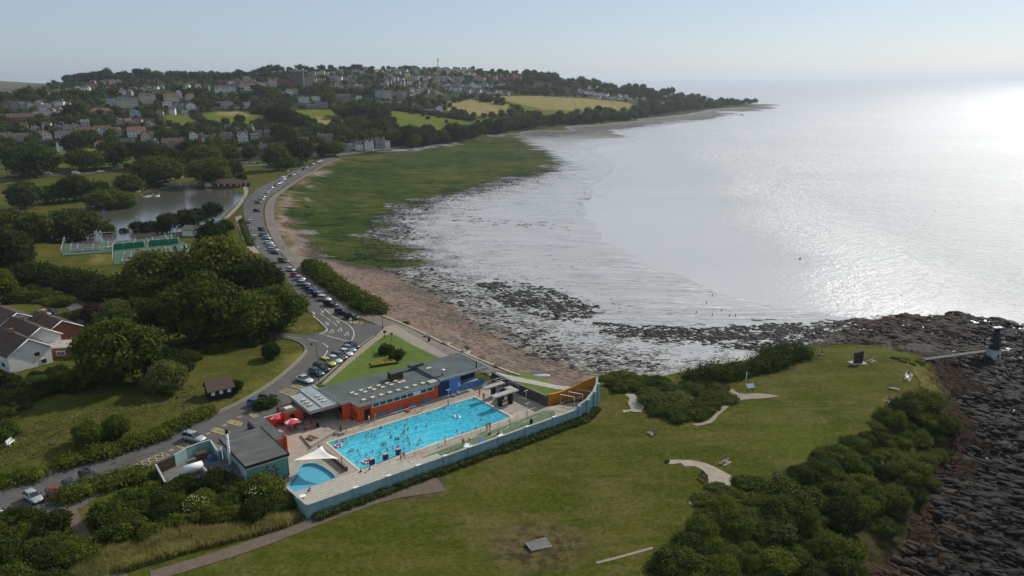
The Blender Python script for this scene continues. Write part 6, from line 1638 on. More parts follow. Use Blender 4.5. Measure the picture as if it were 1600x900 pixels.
def face_mesh():
 mb = MB()
 for s_ in (1, -1): mb.ball((.034 * s_, .105, 1.64), .012, 6, 4)
 mb.ball((0, .118, 1.605), (.016, .022, .024), 6, 4); mb.box(-.028, .028, .095, .108, 1.562, 1.570)
 return mb.mesh('face', M['hair'])
faces = face_mesh()
BODY = {p: skin_mesh('body', *figure(p), M['skin'], 1) for p in ('stand', 'walk', 'sit', 'swim')}
_cl = {}
def cloth(pose, kind, mk_):
 k = (pose if kind == 'shorts' else 'x', kind, mk_)
 if k not in _cl: _cl[k] = clothes(pose, kind, M[mk_])
 return _cl[k]
def person(p, rz, pose, label, top=None, shorts='navy', hair=0, group=None, scale=1.0, lean=None, cat='person'):
 t_ = thing('person', label, cat, tuple(p), rz, group)
 link('body', BODY[pose], t_); link('hair', hairs[hair], t_)
 if scale > .5: link('face', faces, t_)
 if shorts: link('shorts', cloth(pose, 'shorts', shorts), t_)
 if top: link('shirt', cloth(pose, 'top', top), t_)
 t_.scale = (scale,) * 3
 if lean is not None: t_.rotation_euler = (lean, 0, rz)
 return t_
Z_ = 0.0
def deckpt(px, py, z=0.0):
 q = at_z(px, py, DECK + z); return Vector(q)
swim = [(580, 671), (575.6, 677), (572.5, 682), (580.6, 681), (586, 681.5), (551.2, 680.5), (536, 682.5), (523.7, 687.5), (536.3, 688.7), (543, 692), (545.6, 705), (549, 704), (552, 702.5), (559, 704.3), (582.2, 706), (609.3, 675.6), (611, 683), (619, 668), (633, 664.7), (637.5, 670), (632, 672.5), (627.5, 678.7), (631, 676.2), (618.7, 686.2), (622.7, 685), (630.6, 688.7), (638.7, 687.5), (636.5, 684.5), (640, 693.7), (650.6, 668), (652.7, 694.4), (655.6, 687.5), (632, 701.2), (621, 698.7), (623.4, 696.8), (620, 702.5), (614, 700.6), (605, 703.7), (602.5, 692.5), (600.2, 695.6), (595.6, 696.2), (598, 693.8), (594, 707.5), (636, 656), (652, 651), (666, 666), (593.7, 668), (669.5, 645), (562.5, 710), (572.5, 710.6), (557.5, 721.8), (577.5, 717.5), (592.5, 714.4), (563, 711),
  (732.5, 625), (738, 622.8), (719, 634.3), (693.7, 637), (669.3, 645), (734.3, 645), (745, 640.6), (766.8, 640), (783.7, 644.3), (793.5, 650), (751.8, 655.6), (713.7, 673.7), (722.5, 675.6), (743.7, 669.3), (756, 665.6), (650.6, 667.5), (666.2, 666.2), (655.6, 686.8), (652.5, 694)]
seen_ = []; k = 0
sw_pts = []
for x, y in swim:
 if any(abs(x - a) + abs(y - b) < 2.2 for a, b in seen_): continue
 seen_.append((x, y)); w = at_z(x, y, DECK - .05); u, v = LOC(x, y, DECK - .05)
 if not (.5 < u < 33 and .5 < v < 12.1):
  u, v = min(max(u, .6), 32.8), min(max(v, .6), 12.0)
 sw_pts.append((u, v))
def zone_of(u, v):
 la = 'shallow end' if u < 9 else ('middle' if u < 21 else 'deep end')
 lb = 'pavilion side' if v < 4.2 else ('centre' if v < 8.4 else 'turf side')
 return la, lb
from collections import defaultdict
gr = defaultdict(list)
for q in sw_pts: gr[zone_of(*q)].append(q)
LOOK = [('bare backed', None, 'navy', 0), ('red topped', 'red', 'navy', 0), ('fair haired', None, 'black', 1), ('blue topped', 'bluecloth', 'black', 0), ('dark clad', 'black', 'black', 0)]
for zk, qs in gr.items():
 byl = defaultdict(list)
 for q in sorted(qs): byl[rnd.choice([0, 0, 1, 2, 3, 4])].append(q)
 for li, ql in byl.items():
  nm, top, sh, hr = LOOK[li]
  for i, (u, v) in enumerate(ql):
   pose = rnd.choice(['stand', 'swim', 'stand', 'sit'])
   dz = {'stand': rnd.uniform(-1.40, -1.2), 'sit': rnd.uniform(-1.40, -1.3), 'swim': -1.36}[pose]
   if u > 24: dz -= .12
   where = f"{zk[0]}, {zk[1]}"
   lab = (f"only {nm} bather at the {where} of the pool" if len(ql) == 1 else f"{ordw(i)} {nm} bather from the left, {where} of the pool")
   person(PL(u, v, dz), rnd.uniform(0, 6.28), pose, lab, top, sh, hr, 'bathers in the swimming pool', rnd.uniform(.88, 1.0))
for x, y, c_, l_ in ((528.5, 697, 'pink', 'pink and white inflatable ring near the shallow corner of the pool'), (572, 722.5, 'pink', 'pink inflatable ring by the near side of the pool'), (714, 651.5, 'whitepaint', 'white float at the deep end of the pool')):
 fl = thing('inflatable_ring', l_, 'pool float', tuple(deckpt(x, y, -.12)), 0, 'pool floats')
 mb = MB(); mb.tube([(.6 * math.cos(a), .6 * math.sin(a), .08) for a in [2 * math.pi * i / 16 for i in range(17)]], .17, 8); mb.build('ring', M[c_], fl)
 mb = MB()
 for i in range(4):
  a = i * math.pi / 2; mb.tube([(.6 * math.cos(a + j * .1), .6 * math.sin(a + j * .1), .08) for j in range(5)], .175, 8)
 mb.build('stripes', M['whitepaint' if c_ == 'pink' else 'bluecloth'], fl)
dkp = [(586, 657, 'stand', 'yellow', 'red', 'lifeguard in yellow shirt and red shorts standing by the pavilion side railing', 0), (695.6, 694.5, 'stand', 'yellow', 'red', 'lifeguard in yellow shirt walking on the path beside the turf', 0), (760.6, 673.5, 'stand', 'red', 'black', 'person in red top and black shorts, left of the pair by the pool edge', 0), (765.3, 671.5, 'walk', 'black', 'black', 'person in dark clothes, right of the pair by the pool edge', 0),
 (749.4, 620, 'stand', None, 'navy', 'bare chested person at the far corner of the deep end', 0), (756, 626, 'stand', 'black', 'black', 'dark dressed person by the deep end edge in front of the diving stage', 0), (683, 616.5, 'stand', 'red', 'red', 'person all in red by the blue café wall', 0), (700, 633, 'stand', 'white', 'navy', 'person in white top at the railing near the café', 1), (660, 642.5, 'stand', 'greencloth', 'navy', 'person in green top on the pavilion side of the pool', 0),
 (723.7, 697.5, 'stand', 'black', 'black', 'lone person in black on the green turf', 0), (520, 671.5, 'stand', 'red', None, 'person in red standing by the raised terrace', 0), (631, 719, 'sit', 'red', 'black', 'person in red sitting at the end of the terraces', 0), (626, 720, 'stand', 'pink', 'navy', 'person in pink top by the ramp', 1), (733, 693, 'walk', 'bluecloth', 'navy', 'child in blue walking on the turf', 1),
 (577, 661, 'stand', 'white', 'black', 'person in white top at the railing left of the lifeguard', 0), (797, 669, 'stand', 'greencloth', 'black', 'person in green by the turf under the goal line', 0), (705.5, 705, 'stand', 'white', 'navy', 'child in white on the turf near the wall', 1), (451, 757, 'stand', 'navy', 'black', 'person in navy at the edge of the paddling pool by the end wall', 0)]
for x, y, ps, tp_, sh, lab, hr in dkp: person(deckpt(x, y), rnd.uniform(0, 6.28), ps, lab, tp_, sh, hr, 'people on the pool deck', 1.0 if 'child' not in lab else .7)
for x, y, z, lab, tp_ in ((484, 768, .9, 'bare backed person sitting alone on the terraces', None), (564, 739.5, .2, 'person in black sitting beside bags on the terraces', 'black'), (578, 736.5, .2, 'person in blue sitting on the terraces', 'bluecloth'), (779, 679, 0, 'person in red sitting on the turf by the wall', 'red'), (766, 679, 0, 'dark dressed person sitting on the turf', 'black'), (640, 639, 0, 'person in red sitting on a lounger by the pavilion', 'red')):
 person(deckpt(x, y, z) - Vector((0, 0, .84)), RZ + rnd.uniform(-.5, .5), 'sit', lab, tp_, 'navy', 0, 'people on the pool deck')
person(G(1389, 628) + Vector((0, 0, -.42)), 2.0, 'sit', 'person in red sitting on the bench at the lower lawn edge', 'red', 'black', 0, 'people on the headland')
person(G(1283, 555) + Vector((0, 0, -.42)), 1.0, 'sit', 'person in dark clothes sitting on the bench beside the clipped hedge', 'black', 'black', 0, 'people on the headland')
person(G(1420, 586) + Vector((0, 0, -.42)), .3, 'sit', 'person in grey sitting on the far pale seat by the cliff top', 'greencloth', 'black', 0, 'people on the headland')
for i, (x, y) in enumerate(((1088, 489), (1113, 493), (1127, 486), (1140, 494), (1149, 494), (1104, 474), (1113, 463))):
 b_ = MB().cyl(0, 0, -.3, .75, .16, .1, 6).build('mud_post', M['black'], None, tuple(G(x, y))); tag(b_, ['leftmost', 'second', 'third', 'fourth', 'rightmost', 'farther left', 'farthest'][i] + ' of the small dark posts standing out on the wet mud', 'post', 'posts on the mud')
for i, (x, y, l) in enumerate(((601, 532, 'person walking on the path end beside the signs'), (461, 366, 'x'), (378, 357.5, 'x'), (187, 274, 'left'), (189.5, 274, 'right'))):
 lab = {1: 'person standing on the promenade by the bay wall', 2: 'person walking on the pavement beside the bay road', 3: 'left one of two people on the far park lawn', 4: 'right one of two people on the far park lawn'}.get(i, l)
 person(G(x if i != 1 else 443, y if i != 1 else 392), 1, 'walk', lab, 'black', 'navy', 0, 'people strolling')
# -- street furniture and small things
def lamp(px, py, h, label, heads=1, lean=0, name='street_lamp', group='street lamps', world=None):
 p = world if world is not None else G(px, py)
 t_ = thing(name, label, 'street lamp', (p.x, p.y, p.z), rnd.uniform(-.3, .3), group)
 MB().tube([(0, 0, -.2), (0, 0, 1.2), (0, 0, 1.25), (0, 0, h)], [.12, .11, .075, .055], 8).build('pole', M['black'], t_)
 for s_ in ([-1] if heads == 1 else [-1, 1]):
  a = MB().tube([(0, 0, h - .05), (s_ * .5, 0, h + .08), (s_ * 1.1, 0, h)], .035, 5).build('arm', M['black'], t_)
  hd_ = MB().tube([(s_ * 1.1, 0, h - .02), (s_ * 1.1, 0, h - .12), (s_ * 1.1, 0, h - .45)], [.05, .16, .30], 8).build('lamp_head', M['black'], a)
  MB().cyl(s_ * 1.1, 0, h - .50, h - .44, .24, n=8).build('lens', M['lens'], hd_)
 return t_
for x, y, h, l in ((498.5, 597, 9.2, 'tall black lamp post beside the white saloon at the pool'), (293.5, 689, 9.0, 'tall black lamp post beside the silver estate car'), (598, 516, 7.5, 'lamp post at the sea end of the café pavement'), (458.5, 460, 8, 'lamp post on the left kerb nearest the junction'), (420, 412, 8, 'lamp post on the left kerb in front of the dark trees'), (400, 388, 8, 'lamp post on the left kerb by the white moving car'),
    (386, 375, 8, 'lamp post beside the path at the courts'), (397, 300, 8, 'lamp post on the inner bend of the bay road'), (382.5, 315, 8, 'lamp post at the lake corner of the bay road'), (416, 287, 8, 'lamp post by the round field side of the road'), (469, 262, 8, 'lamp post far up the bay road'), (437, 273, 7, 'lamp post behind the far camper van')):
 lamp(x, y, h, l)
for i, (x, y, h) in enumerate(((157, 386, 9), (217, 376, 9.5), (240, 396, 10), (271, 372, 9), (277, 372, 8), (165, 372, 8))):
 lamp(x, y, h, ['floodlight mast at the left court corner', 'tall twin floodlight mast behind the middle court', 'floodlight mast between the green windbreaks', 'floodlight mast at the right end of the courts', 'second floodlight mast at the right end of the courts', 'floodlight mast on the lake side of the left court'][i], 2, name='floodlight_mast', group='tennis court floodlights')
def bench(px, py, dx, dy, label, mat='timber', pad=True, back=True, name='park_bench', w=1.8, padmat='gravelpath', grp='benches on the headland'):
 p = G(px, py); q = G(px + dx, py + dy); a = math.atan2(q.y - p.y, q.x - p.x)
 t_ = thing(name, label, 'bench', (p.x, p.y, p.z + .06), a, grp)
 h = w / 2
 s_ = MB()
 for k in range(4): s_.box(-h, h, -.05 + k * .12 - .14, .05 + k * .12 - .14, .42, .46)
 s_.build('seat', M[mat], t_)
 if back:
  b_ = MB()
  for k in range(4): b_.box(-h, h, .34 + k * .03, .38 + k * .03, .56 + k * .13, .65 + k * .13)
  b_.build('backrest', M[mat], t_)
 for x in (-h + .1, h - .1):
  l_ = MB().box(x - .04, x + .04, -.18, -.10, 0, .62).box(x - .045, x + .045, .28, .37, 0, .60 if not back else 1.05).box(x - .05, x + .05, -.20, .38, .60, .65)
  l_.build('leg', M[mat], t_)
 if pad: MB().box(-h - .15, h + .15, -.65, .6, -.14, -.02).build('concrete_pad', M[padmat], t_)
 return t_
bench(1019, 678, 8, 6, 'park bench alone on the lawn nearest the turquoise wall'); bench(1133, 723, 8, -4, 'park bench on the grass above the curved pale path'); bench(1097, 749, 8, 6, 'dark park bench inside the bend of the curved path', 'timber_dark', False)
bench(1216, 750, 2, 7, 'pale park bench beside the big bush at the path end'); bench(1283, 554, 6, 5, 'park bench by the end of the clipped hedge with a sitter'); bench(1361, 564, 8, -2, 'low pale bench just right of the memorial stone')
bench(1418, 592, 3, -6, 'nearer of two pale seats at the cliff top', 'whitepaint'); bench(1421, 586, 3, -5, 'farther of two pale seats at the cliff top', 'timber'); bench(1397, 607, 9, 2, 'long pale backed bench in the middle of the point lawn'); bench(1388, 628, 6, 5, 'park bench with a person in red beside the scrub')
bench(18, 695, 5, -5, 'pale bench on the grass of the left field', 'whitepaint', False)
def boulder(px, py, s, label, mat, seed, world=None, name='boulder', grp=None, hk=.7):
 p = world if world is not None else G(px, py)
 rs = random.Random(seed); bm = bmesh.new(); bmesh.ops.create_icosphere(bm, subdivisions=3, radius=1)
 for v in bm.verts:
  n = v.co.normalized(); k = 1 + .22 * math.sin(n.x * 3 + seed) * math.cos(n.y * 4 + seed * 2) + .14 * math.sin(n.z * 6 + n.x * 5 + seed)
  v.co = Vector((n.x * s * k, n.y * s * .8 * k, max(-.25, n.z * hk * k) * s))
 me = bpy.data.meshes.new(name); bm.to_mesh(me); bm.free(); me.materials.append(mat)
 o = link(name, me, None, tuple(p), rs.random() * 6); return tag(o, label, 'rock', grp)
rockm = plain('dark_rock', (.045, .038, .034), .8, var=.5, sc_=2)
mon = thing('memorial_stone', 'dark upright memorial stone on a pale pad on the point lawn', 'memorial stone', tuple(G(1340, 567)), .2)
mb = MB(); mb.prism([(-1.1, -.35), (1.0, -.45), (1.15, .3), (-.9, .4)], -.1, [2.6, 2.9, 3.0, 2.5]); mb.build('stone', rockm, mon)
MB().box(-.35, .45, -.50, -.44, 1.3, 1.9).build('plaque', M['black'], mon)
MB().box(-1.8, 1.8, -1.2, 1.2, -.2, .08).build('base', M['concrete'], mon)
ib = thing('information_board', 'pale blue tilted information board at the gap in the hedge', 'sign', tuple(G(1172, 612)), .3)
MB().add([(-.9, -.3, 1.0), (.9, -.3, 1.0), (.9, .35, 1.7), (-.9, .35, 1.7), (-.9, -.26, .94), (.9, -.26, .94), (.9, .39, 1.64), (-.9, .39, 1.64)], [(0, 1, 2, 3), (7, 6, 5, 4), (0, 4, 5, 1), (1, 5, 6, 2), (2, 6, 7, 3), (3, 7, 4, 0)]).build('panel', plain('pale_blue_board', (.45, .55, .66), .4), ib)
for x in (-.7, .7): MB().box(x - .06, x + .06, -.06, .06, 0, 1.3).build('post', M['timber_dark'], ib)
fp = thing('marker_post', 'thin white marker post beside the information board', 'post', tuple(G(1165, 603)), 0)
MB().cyl(0, 0, 0, 3.2, .06, n=6).build('pole', M['whitepaint'], fp)
lb = thing('lifebuoy_post', 'red lifebuoy on a post at the cliff edge', 'lifebuoy', tuple(G(1455, 601)), .5)
MB().cyl(0, 0, 0, 1.6, .06, n=6).build('post', M['timber_dark'], lb); MB().tube([(.35 * math.cos(a), -.12, 1.6 + .35 * math.sin(a)) for a in [2 * math.pi * i / 14 for i in range(15)]], .09, 6).build('ring', M['red'], lb)
def picnic(p, rz, label, mat, group, pad=False, umb=None):
 t_ = thing('picnic_table', label, 'picnic table', tuple(p), rz, group)
 mb = MB()
 for k in range(5): mb.box(-.9, .9, -.36 + k * .15, -.24 + k * .15, .72, .76)
 mb.build('table_top', M[mat], t_)
 for s_ in (1, -1): MB().box(-.9, .9, s_ * .72 - .13, s_ * .72 + .13, .42, .46).build('seat', M[mat], t_)
 for x in (-.65, .65):
  mb = MB(); mb.box(x - .04, x + .04, -.8, .8, .34, .42)
  for s_ in (1, -1): mb.tube([(x, s_ * .62, 0), (x, s_ * .25, .74)], .05, 4)
  mb.build('leg_frame', M[mat], t_)
 if pad: MB().box(-1.5, 1.5, -1.5, 1.5, -.12, .015).build('concrete_pad', M['concrete'], t_)
 return t_
for i, (x, y, m_) in enumerate(((667, 527, 'timber'), (694, 538, 'timber'), (725, 551, 'timber'), (754, 561, 'redbrown'), (777, 574, 'redbrown'))):
 p = G(x, y); picnic(p + Vector((0, 0, .1)), RZ + .5 + i * .1, [ 'grey', 'small grey', 'large grey', 'red brown', 'rightmost red brown'][i] + ' picnic table on the promenade' + [' nearest the signs', ' on a pale pad', ' behind the café roof', ' right of the café', ' near the grass path'][i], m_, 'picnic tables on the promenade', i in (1, 2))
for i, (x, y) in enumerate(((457, 672), (484, 671), (496, 652), (483, 654), (500, 712), (434, 664), (487, 688))):
 p = deckpt(x, y, 0)
 if i == 4: continue
 picnic(p, RZ + .3 * i, ['red brown picnic table under the front red and white parasol', 'red brown picnic table between parasol and raised terrace', 'dark picnic table under the front edge of the canopy', 'picnic table beside the canopy post', '', 'picnic table under the rear red and white parasol', 'low grey table by the brown bench wall'][i], 'redbrown', 'picnic tables in the pool yard')
def parasol(p, r, h, label):
 t_ = thing('parasol', label, 'parasol', tuple(p), .4, 'red and white parasols')
 MB().cyl(0, 0, 0, h + .1, .035, n=6).build('pole', M['whitepaint'], t_)
 mb = MB()
 for k in range(8):
  a0, a1 = 2 * math.pi * k / 8, 2 * math.pi * (k + 1) / 8; mb.m = 1 if k % 4 == 0 else 0
  p0, p1 = (math.cos(a0) * r, math.sin(a0) * r, h - .55), (math.cos(a1) * r, math.sin(a1) * r, h - .55)
  q0, q1 = (p0[0], p0[1], p0[2] - .16), (p1[0], p1[1], p1[2] - .16)
  mb.add([(0, 0, h), p0, p1], [(0, 1, 2)]); mb.add([q0, q1, p1, p0], [(0, 1, 2, 3)])
  mb.add([(0, 0, h - .03), (p0[0], p0[1], p0[2] - .03), (p1[0], p1[1], p1[2] - .03)], [(0, 2, 1)])
 mb.build('canopy', [M['pink'] if False else plain('parasol_red', (.62, .06, .09), .75), M['whitepaint']], t_)
parasol(deckpt(457, 673) + Vector((0, 0, .0)), 1.35, 2.5, 'red and white parasol over the front picnic table')
parasol(deckpt(433, 665.5), 1.35, 2.5, 'red and white parasol near the orange screen wall')
def chair_set(x, y, label):
 t_ = thing('garden_chair', label, 'chair', tuple(deckpt(x, y)), rnd.uniform(0, 6), 'chairs in the pool yard')
 MB().box(-.25, .25, -.25, .25, .42, .46).build('seat', M['black'], t_); MB().box(-.25, .25, .22, .27, .46, .95).build('backrest', M['black'], t_)
 for a in (-.22, .22):
  for b in (-.22, .22): MB().box(a - .02, a + .02, b - .02, b + .02, 0, .42).build('leg', M['black'], t_)
chair_set(466, 663, 'black chair left of the white round table'); chair_set(472, 662, 'black chair right of the white round table')
rt = thing('round_table', 'white round table between the black chairs', 'table', tuple(deckpt(468, 664)), 0)
MB().cyl(0, 0, .70, .74, .55, n=16).build('table_top', M['whitepaint'], rt); MB().cyl(0, 0, 0, .7, .05, n=8).build('leg', M['whitepaint'], rt)
for x, y, l, m_ in ((497, 668, 'tall dark litter bin by the raised terrace', 'black'), (830, 662, 'dark round bin at the end of the turf', 'black'), (670.5, 534, 'dark litter bin on the promenade between picnic tables', 'black')):
 p = deckpt(x, y) if x != 670.5 else G(x, y)
 b_ = thing('litter_bin', l, 'bin', tuple(p), 0, 'litter bins')
 MB().tube([(0, 0, .05), (0, 0, 1.0), (0, 0, 1.15)], [.30, .34, .20], 10).build('body', M[m_], b_); MB().cyl(0, 0, 0, .08, .36, n=10).build('base', M['concrete'], b_)
for i, (x, y) in enumerate(((581.5, 726), (602.5, 718.5), (622.5, 710.5))):
 b_ = thing('starting_block', ['left', 'middle', 'right'][i] + ' one of three dark blue starting blocks on the near pool edge', 'starting block', tuple(deckpt(x, y)), RZ, 'starting blocks')
 MB().box(-.42, .42, -.3, .3, 0, 1.15).build('block', M['navy'], b_); MB().box(-.45, .45, -.34, .34, 1.15, 1.2).build('platform', M['concrete'], b_)
for i, (x, y) in enumerate(((637, 642), (716, 614), (708, 618))):
 b_ = thing('sun_lounger', ['red sun lounger against the orange wall', 'pale lounger by the blue terrace wall', 'grey lounger left of the pale one'][i], 'sun lounger', tuple(deckpt(x, y)), RZ + 1.4, 'sun loungers')
 m_ = ['red', 'whitepaint', 'steel'][i]
 MB().box(-.9, .9, -.32, .32, .28, .34).build('seat', M[m_], b_); MB().add([(.9, -.32, .30), (.9, .32, .30), (1.35, .32, .75), (1.35, -.32, .75), (.92, -.32, .27), (.92, .32, .27), (1.4, .32, .72), (1.4, -.32, .72)], [(0, 1, 2, 3), (7, 6, 5, 4), (0, 3, 7, 4), (1, 5, 6, 2), (2, 6, 7, 3)]).build('backrest', M[m_], b_)
 for a in (-.7, .7): MB().box(a - .03, a + .03, -.3, .3, 0, .28).build('leg', M['steel'], b_)
for i, (x, y, m_, l) in enumerate(((470, 776, 'whitepaint', 'white towel spread at the left end of the terraces'), (782.5, 681, 'whitepaint', 'white towel beside the red sitter'), (752, 688.5, 'bluecloth', 'pale blue towel on the turf'), (729, 696, 'whitepaint', 'white towel on the turf near the wall'), (581, 736, 'whitepaint', 'white towel beside the blue sitter on the terraces'), (571, 740.5, 'black', 'black bag on the terraces'), (541, 676, 'red', 'red lifebuoy board beside the raised terrace'), (532.5, 676, 'black', 'dark notice board beside the raised terrace'))):
 z = 1.4 if i == 0 else (.3 if i in (4, 5) else .02)
 b_ = MB()
 if i >= 6: b_.box(-.45, .45, -.04, .04, .3, 1.3).box(-.4, -.34, -.03, .03, 0, .3).box(.34, .4, -.03, .03, 0, .3)
 elif i == 5: b_.ball((0, 0, .15), (.35, .22, .18), 8, 5)
 else: b_.add([(-.8, -.4, .04), (0, -.42, .07), (.8, -.38, .03), (.82, .4, .04), (.02, .42, .08), (-.78, .38, .03), (-.8, -.4, .01), (0, -.42, .02), (.8, -.38, .0), (.82, .4, .01), (.02, .42, .02), (-.78, .38, .0)], [(0, 1, 4, 5), (1, 2, 3, 4), (11, 10, 7, 6), (10, 9, 8, 7), (0, 6, 7, 1), (1, 7, 8, 2), (2, 8, 9, 3), (3, 9, 10, 4), (4, 10, 11, 5), (5, 11, 6, 0)])
 o = b_.build(['beach_towel', 'bag', 'notice_board'][0 if i not in (5, 6, 7) else (1 if i == 5 else 2)], M[m_], None, tuple(deckpt(x, y, z)), RZ + .2 * i); tag(o, l, 'towel' if i < 5 else ('bag' if i == 5 else 'board'))
for x, y, h, l in ((823.5, 661, 4.2, 'tall dark pole at the end of the turf strip'), (701, 634, 3.6, 'pale pole with cross arm on the pavilion side of the pool'), (822, 634, 3.4, 'white T shaped pole beside the dark rear wall')):
 b_ = thing('pole', l, 'pole', tuple(deckpt(x, y)), RZ, 'poles in the pool yard')
 MB().cyl(0, 0, 0, h, .06, n=6).build('shaft', M['steel'], b_); MB().box(-.5, .5, -.04, .04, h - .1, h).build('cross_arm', M['whitepaint'], b_)
for i, (x, y) in enumerate(((551, 505), (562, 503.5), (572, 503), (583, 500))):
 b_ = MB().cyl(0, 0, -.1, 1.0, .07, n=6).cyl(0, 0, .85, .9, .08, n=6).build('bollard', M['timber_dark'], None, tuple(G(x, y + 3))); tag(b_, ['leftmost', 'second', 'third', 'rightmost'][i] + ' wooden bollard across the promenade at the end of the parked cars', 'bollard', 'wooden bollards')
for i, (x, y) in enumerate(((465, 514), (475, 515), (480, 516), (490.5, 518))):
 b_ = MB().cyl(0, 0, -.1, .95, .07, n=6).cyl(0, 0, .8, .85, .08, n=6).build('bollard', M['timber_dark'], None, tuple(G(x, y))); tag(b_, ['leftmost', 'second', 'third', 'rightmost'][i] + ' bollard on the brown corner by the side road', 'bollard', 'corner bollards')
for i, (x, y, c_) in enumerate(((601.5, 528, 'black'), (612, 531, 'black'), (548, 502, 'whitepaint'), (674, 512, 'timber'))):
 b_ = thing('sign_post', ['dark sign post next to the sea end lamp', 'short sign on the corner of the café lawn', 'white A shaped sign by the end parked car', 'slim wooden post on the beach edge'][i], 'sign', tuple(G(x, y + (3 if i < 2 else 0))), .5, 'signs on the promenade')
 MB().cyl(0, 0, -.2, [2.6, 2.4, 1.0, 4.2][i], .05, n=6).build('post', M[c_], b_)
 if i < 3: MB().box(-.4, .4, -.05, -.02, [1.9, 2.0, .3][i], [2.5, 2.4, 1.0][i]).build('panel', M[c_], b_)
for i in range(8):
 x, y = 662 + i * 3.2, 548 + i * 1.5
 b_ = MB().tube([(-.4, 0, 0), (-.4, 0, .8), (.4, 0, .8), (.4, 0, 0)], .035, 5).build('cycle_rack', M['steel'], None, tuple(G(x, y)), 1.2); tag(b_, ordw(i) + ' cycle hoop from the left in the rack behind the café', 'cycle rack', 'cycle hoops')
bt_ = thing('beached_boat', 'small white upturned boat lying on the shingle below the path', 'boat', tuple(G(845, 588)), .1)
MB().ball((0, 0, .1), (2.2, .75, .5), 14, 6).build('hull', M['whitepaint'], bt_); MB().box(-2.0, 2.0, -.05, .05, .55, .66).build('keel', M['timber'], bt_)
# -- the lighthouse on the point and its footbridge
lp = G(1551, 558)
lh = thing('lighthouse', 'black iron lighthouse on a pale octagonal base among the rocks', 'lighthouse', (lp.x, lp.y, lp.z - .4), .2)
mb = MB(); n8 = 8
mb.tube([(0, 0, -.5), (0, 0, .1), (0, 0, 3.3)], [2.3, 2.15, 1.95], 8); mb.sm = [False] * len(mb.sm)
mb.build('base', plain('pale_lighthouse_base', (.42, .45, .47), .8, var=.25, sc_=1.2), lh)
db = MB(); db.box(-.32, .32, -2.06, -1.8, .2, 1.9); db.build('door', M['black'], lh)
mb = MB(); mb.tube([(0, 0, 3.3), (0, 0, 3.5), (0, 0, 3.5), (0, 0, 8.6)], [2.1, 2.1, 1.75, 1.0], 8); mb.sm = [False] * len(mb.sm); mb.build('tower', M['black'], lh)
mb = MB(); mb.cyl(0, 0, 8.6, 9.9, .85, .85, 8); mb.build('lantern', M['black'], lh)
mb = MB()
for s_ in (-1, 1): mb.box(s_ * .75 - .6, s_ * .75 + .6, -.6, .6, 9.9, 10.1)
mb.build('top_panel', M['whitepaint'], lh)
for s_, xo in ((-1, -1), (1, 1)):
 g_ = MB()
 g_.tube([(s_ * 1.5, 0, 5.2), (s_ * 3.3, 0, 5.2), (s_ * 3.1, 0, 6.6), (s_ * 1.2, 0, 6.7)], .06, 5)
 g_.tube([(s_ * 1.5, -.8, 5.2), (s_ * 3.3, -.8, 5.2), (s_ * 3.3, 0, 5.2)], .05, 5)
 g_.build('side_gallery_rail', M['whitepaint'], lh)
lh.scale = (.86,) * 3
ba, bb = G(1443, 562), Vector((lp.x - 3.0, lp.y - 1.5, lp.z + 2.4))
ba = Vector((ba.x, ba.y, ba.z + .2)); d = bb - ba; dl = math.hypot(d.x, d.y)
br_ = thing('footbridge', 'long steel footbridge with railings leading to the lighthouse', 'footbridge', tuple(ba), math.atan2(d.y, d.x))
dz = bb.z - ba.z
mb = MB(); mb.add([(0, -.7, -.15), (dl, -.7, dz - .15), (dl, .7, dz - .15), (0, .7, -.15), (0, -.7, 0), (dl, -.7, dz), (dl, .7, dz), (0, .7, 0)], [(0, 3, 2, 1), (4, 5, 6, 7), (0, 1, 5, 4), (1, 2, 6, 5), (2, 3, 7, 6), (3, 0, 4, 7)]); mb.build('deck', M['concrete_d'], br_)
for s_ in (-.7, .7):
 r_ = MB()
 for h in (.55, 1.15): r_.tube([(0, s_, h), (dl, s_, dz + h)], .04, 5)
 n = int(dl / 1.0)
 for k in range(n + 1): f = k / n; r_.tube([(dl * f, s_, dz * f), (dl * f, s_, dz * f + 1.15)], .03, 4)
 r_.build('railing', M['timber'], br_)
for f in (.3, .62, .95):
 for s_ in (-.6, .6): MB().tube([(dl * f, s_, dz * f - .1), (dl * f, s_ * 1.3, -7.5)], .12, 6).build('leg', M['timber_dark'], br_)
rp_ = MB();
for s_ in (-.6, .6): rp_.tube([(-4.0, s_, -.4), (0, s_, .0)], .05, 4)
rp_.build('ramp_rail', M['timber'], br_)
by = thing('channel_buoy', 'small dark buoy floating on the glittering water', 'buoy', tuple(at_z(1250, 405, 0)))
MB().tube([(0, 0, -.3), (0, 0, .5), (0, 0, 1.2), (0, 0, 2.2)], [.8, .9, .35, .1], 10).build('body', M['black'], by)
by.scale = (.42,) * 3
by = thing('small_boat', 'tiny boat far out off the wooded point', 'boat', tuple(at_z(1159, 180, 0)))
MB().ball((0, 0, .3), (4.5, 1.4, .9), 12, 6).build('hull', M['timber_dark'], by); MB().box(-1.5, .8, -.8, .8, .9, 2.4).build('cabin', M['greyrender'], by)
for i in range(26):
 x = 925 + i * 3.6 - (i > 18) * 20; y = 300 - i * 1.6 + 14 * math.sin(i * .35)
 b_ = MB().cyl(0, 0, -.3, .8 + .4 * rnd.random(), .10, n=5).build('mud_stake', M['timber_dark'], None, tuple(G(x, y))); tag(b_, ordw(i) + ' short dark stake from the left in the line across the far mud', 'stake', 'stakes across the mud')
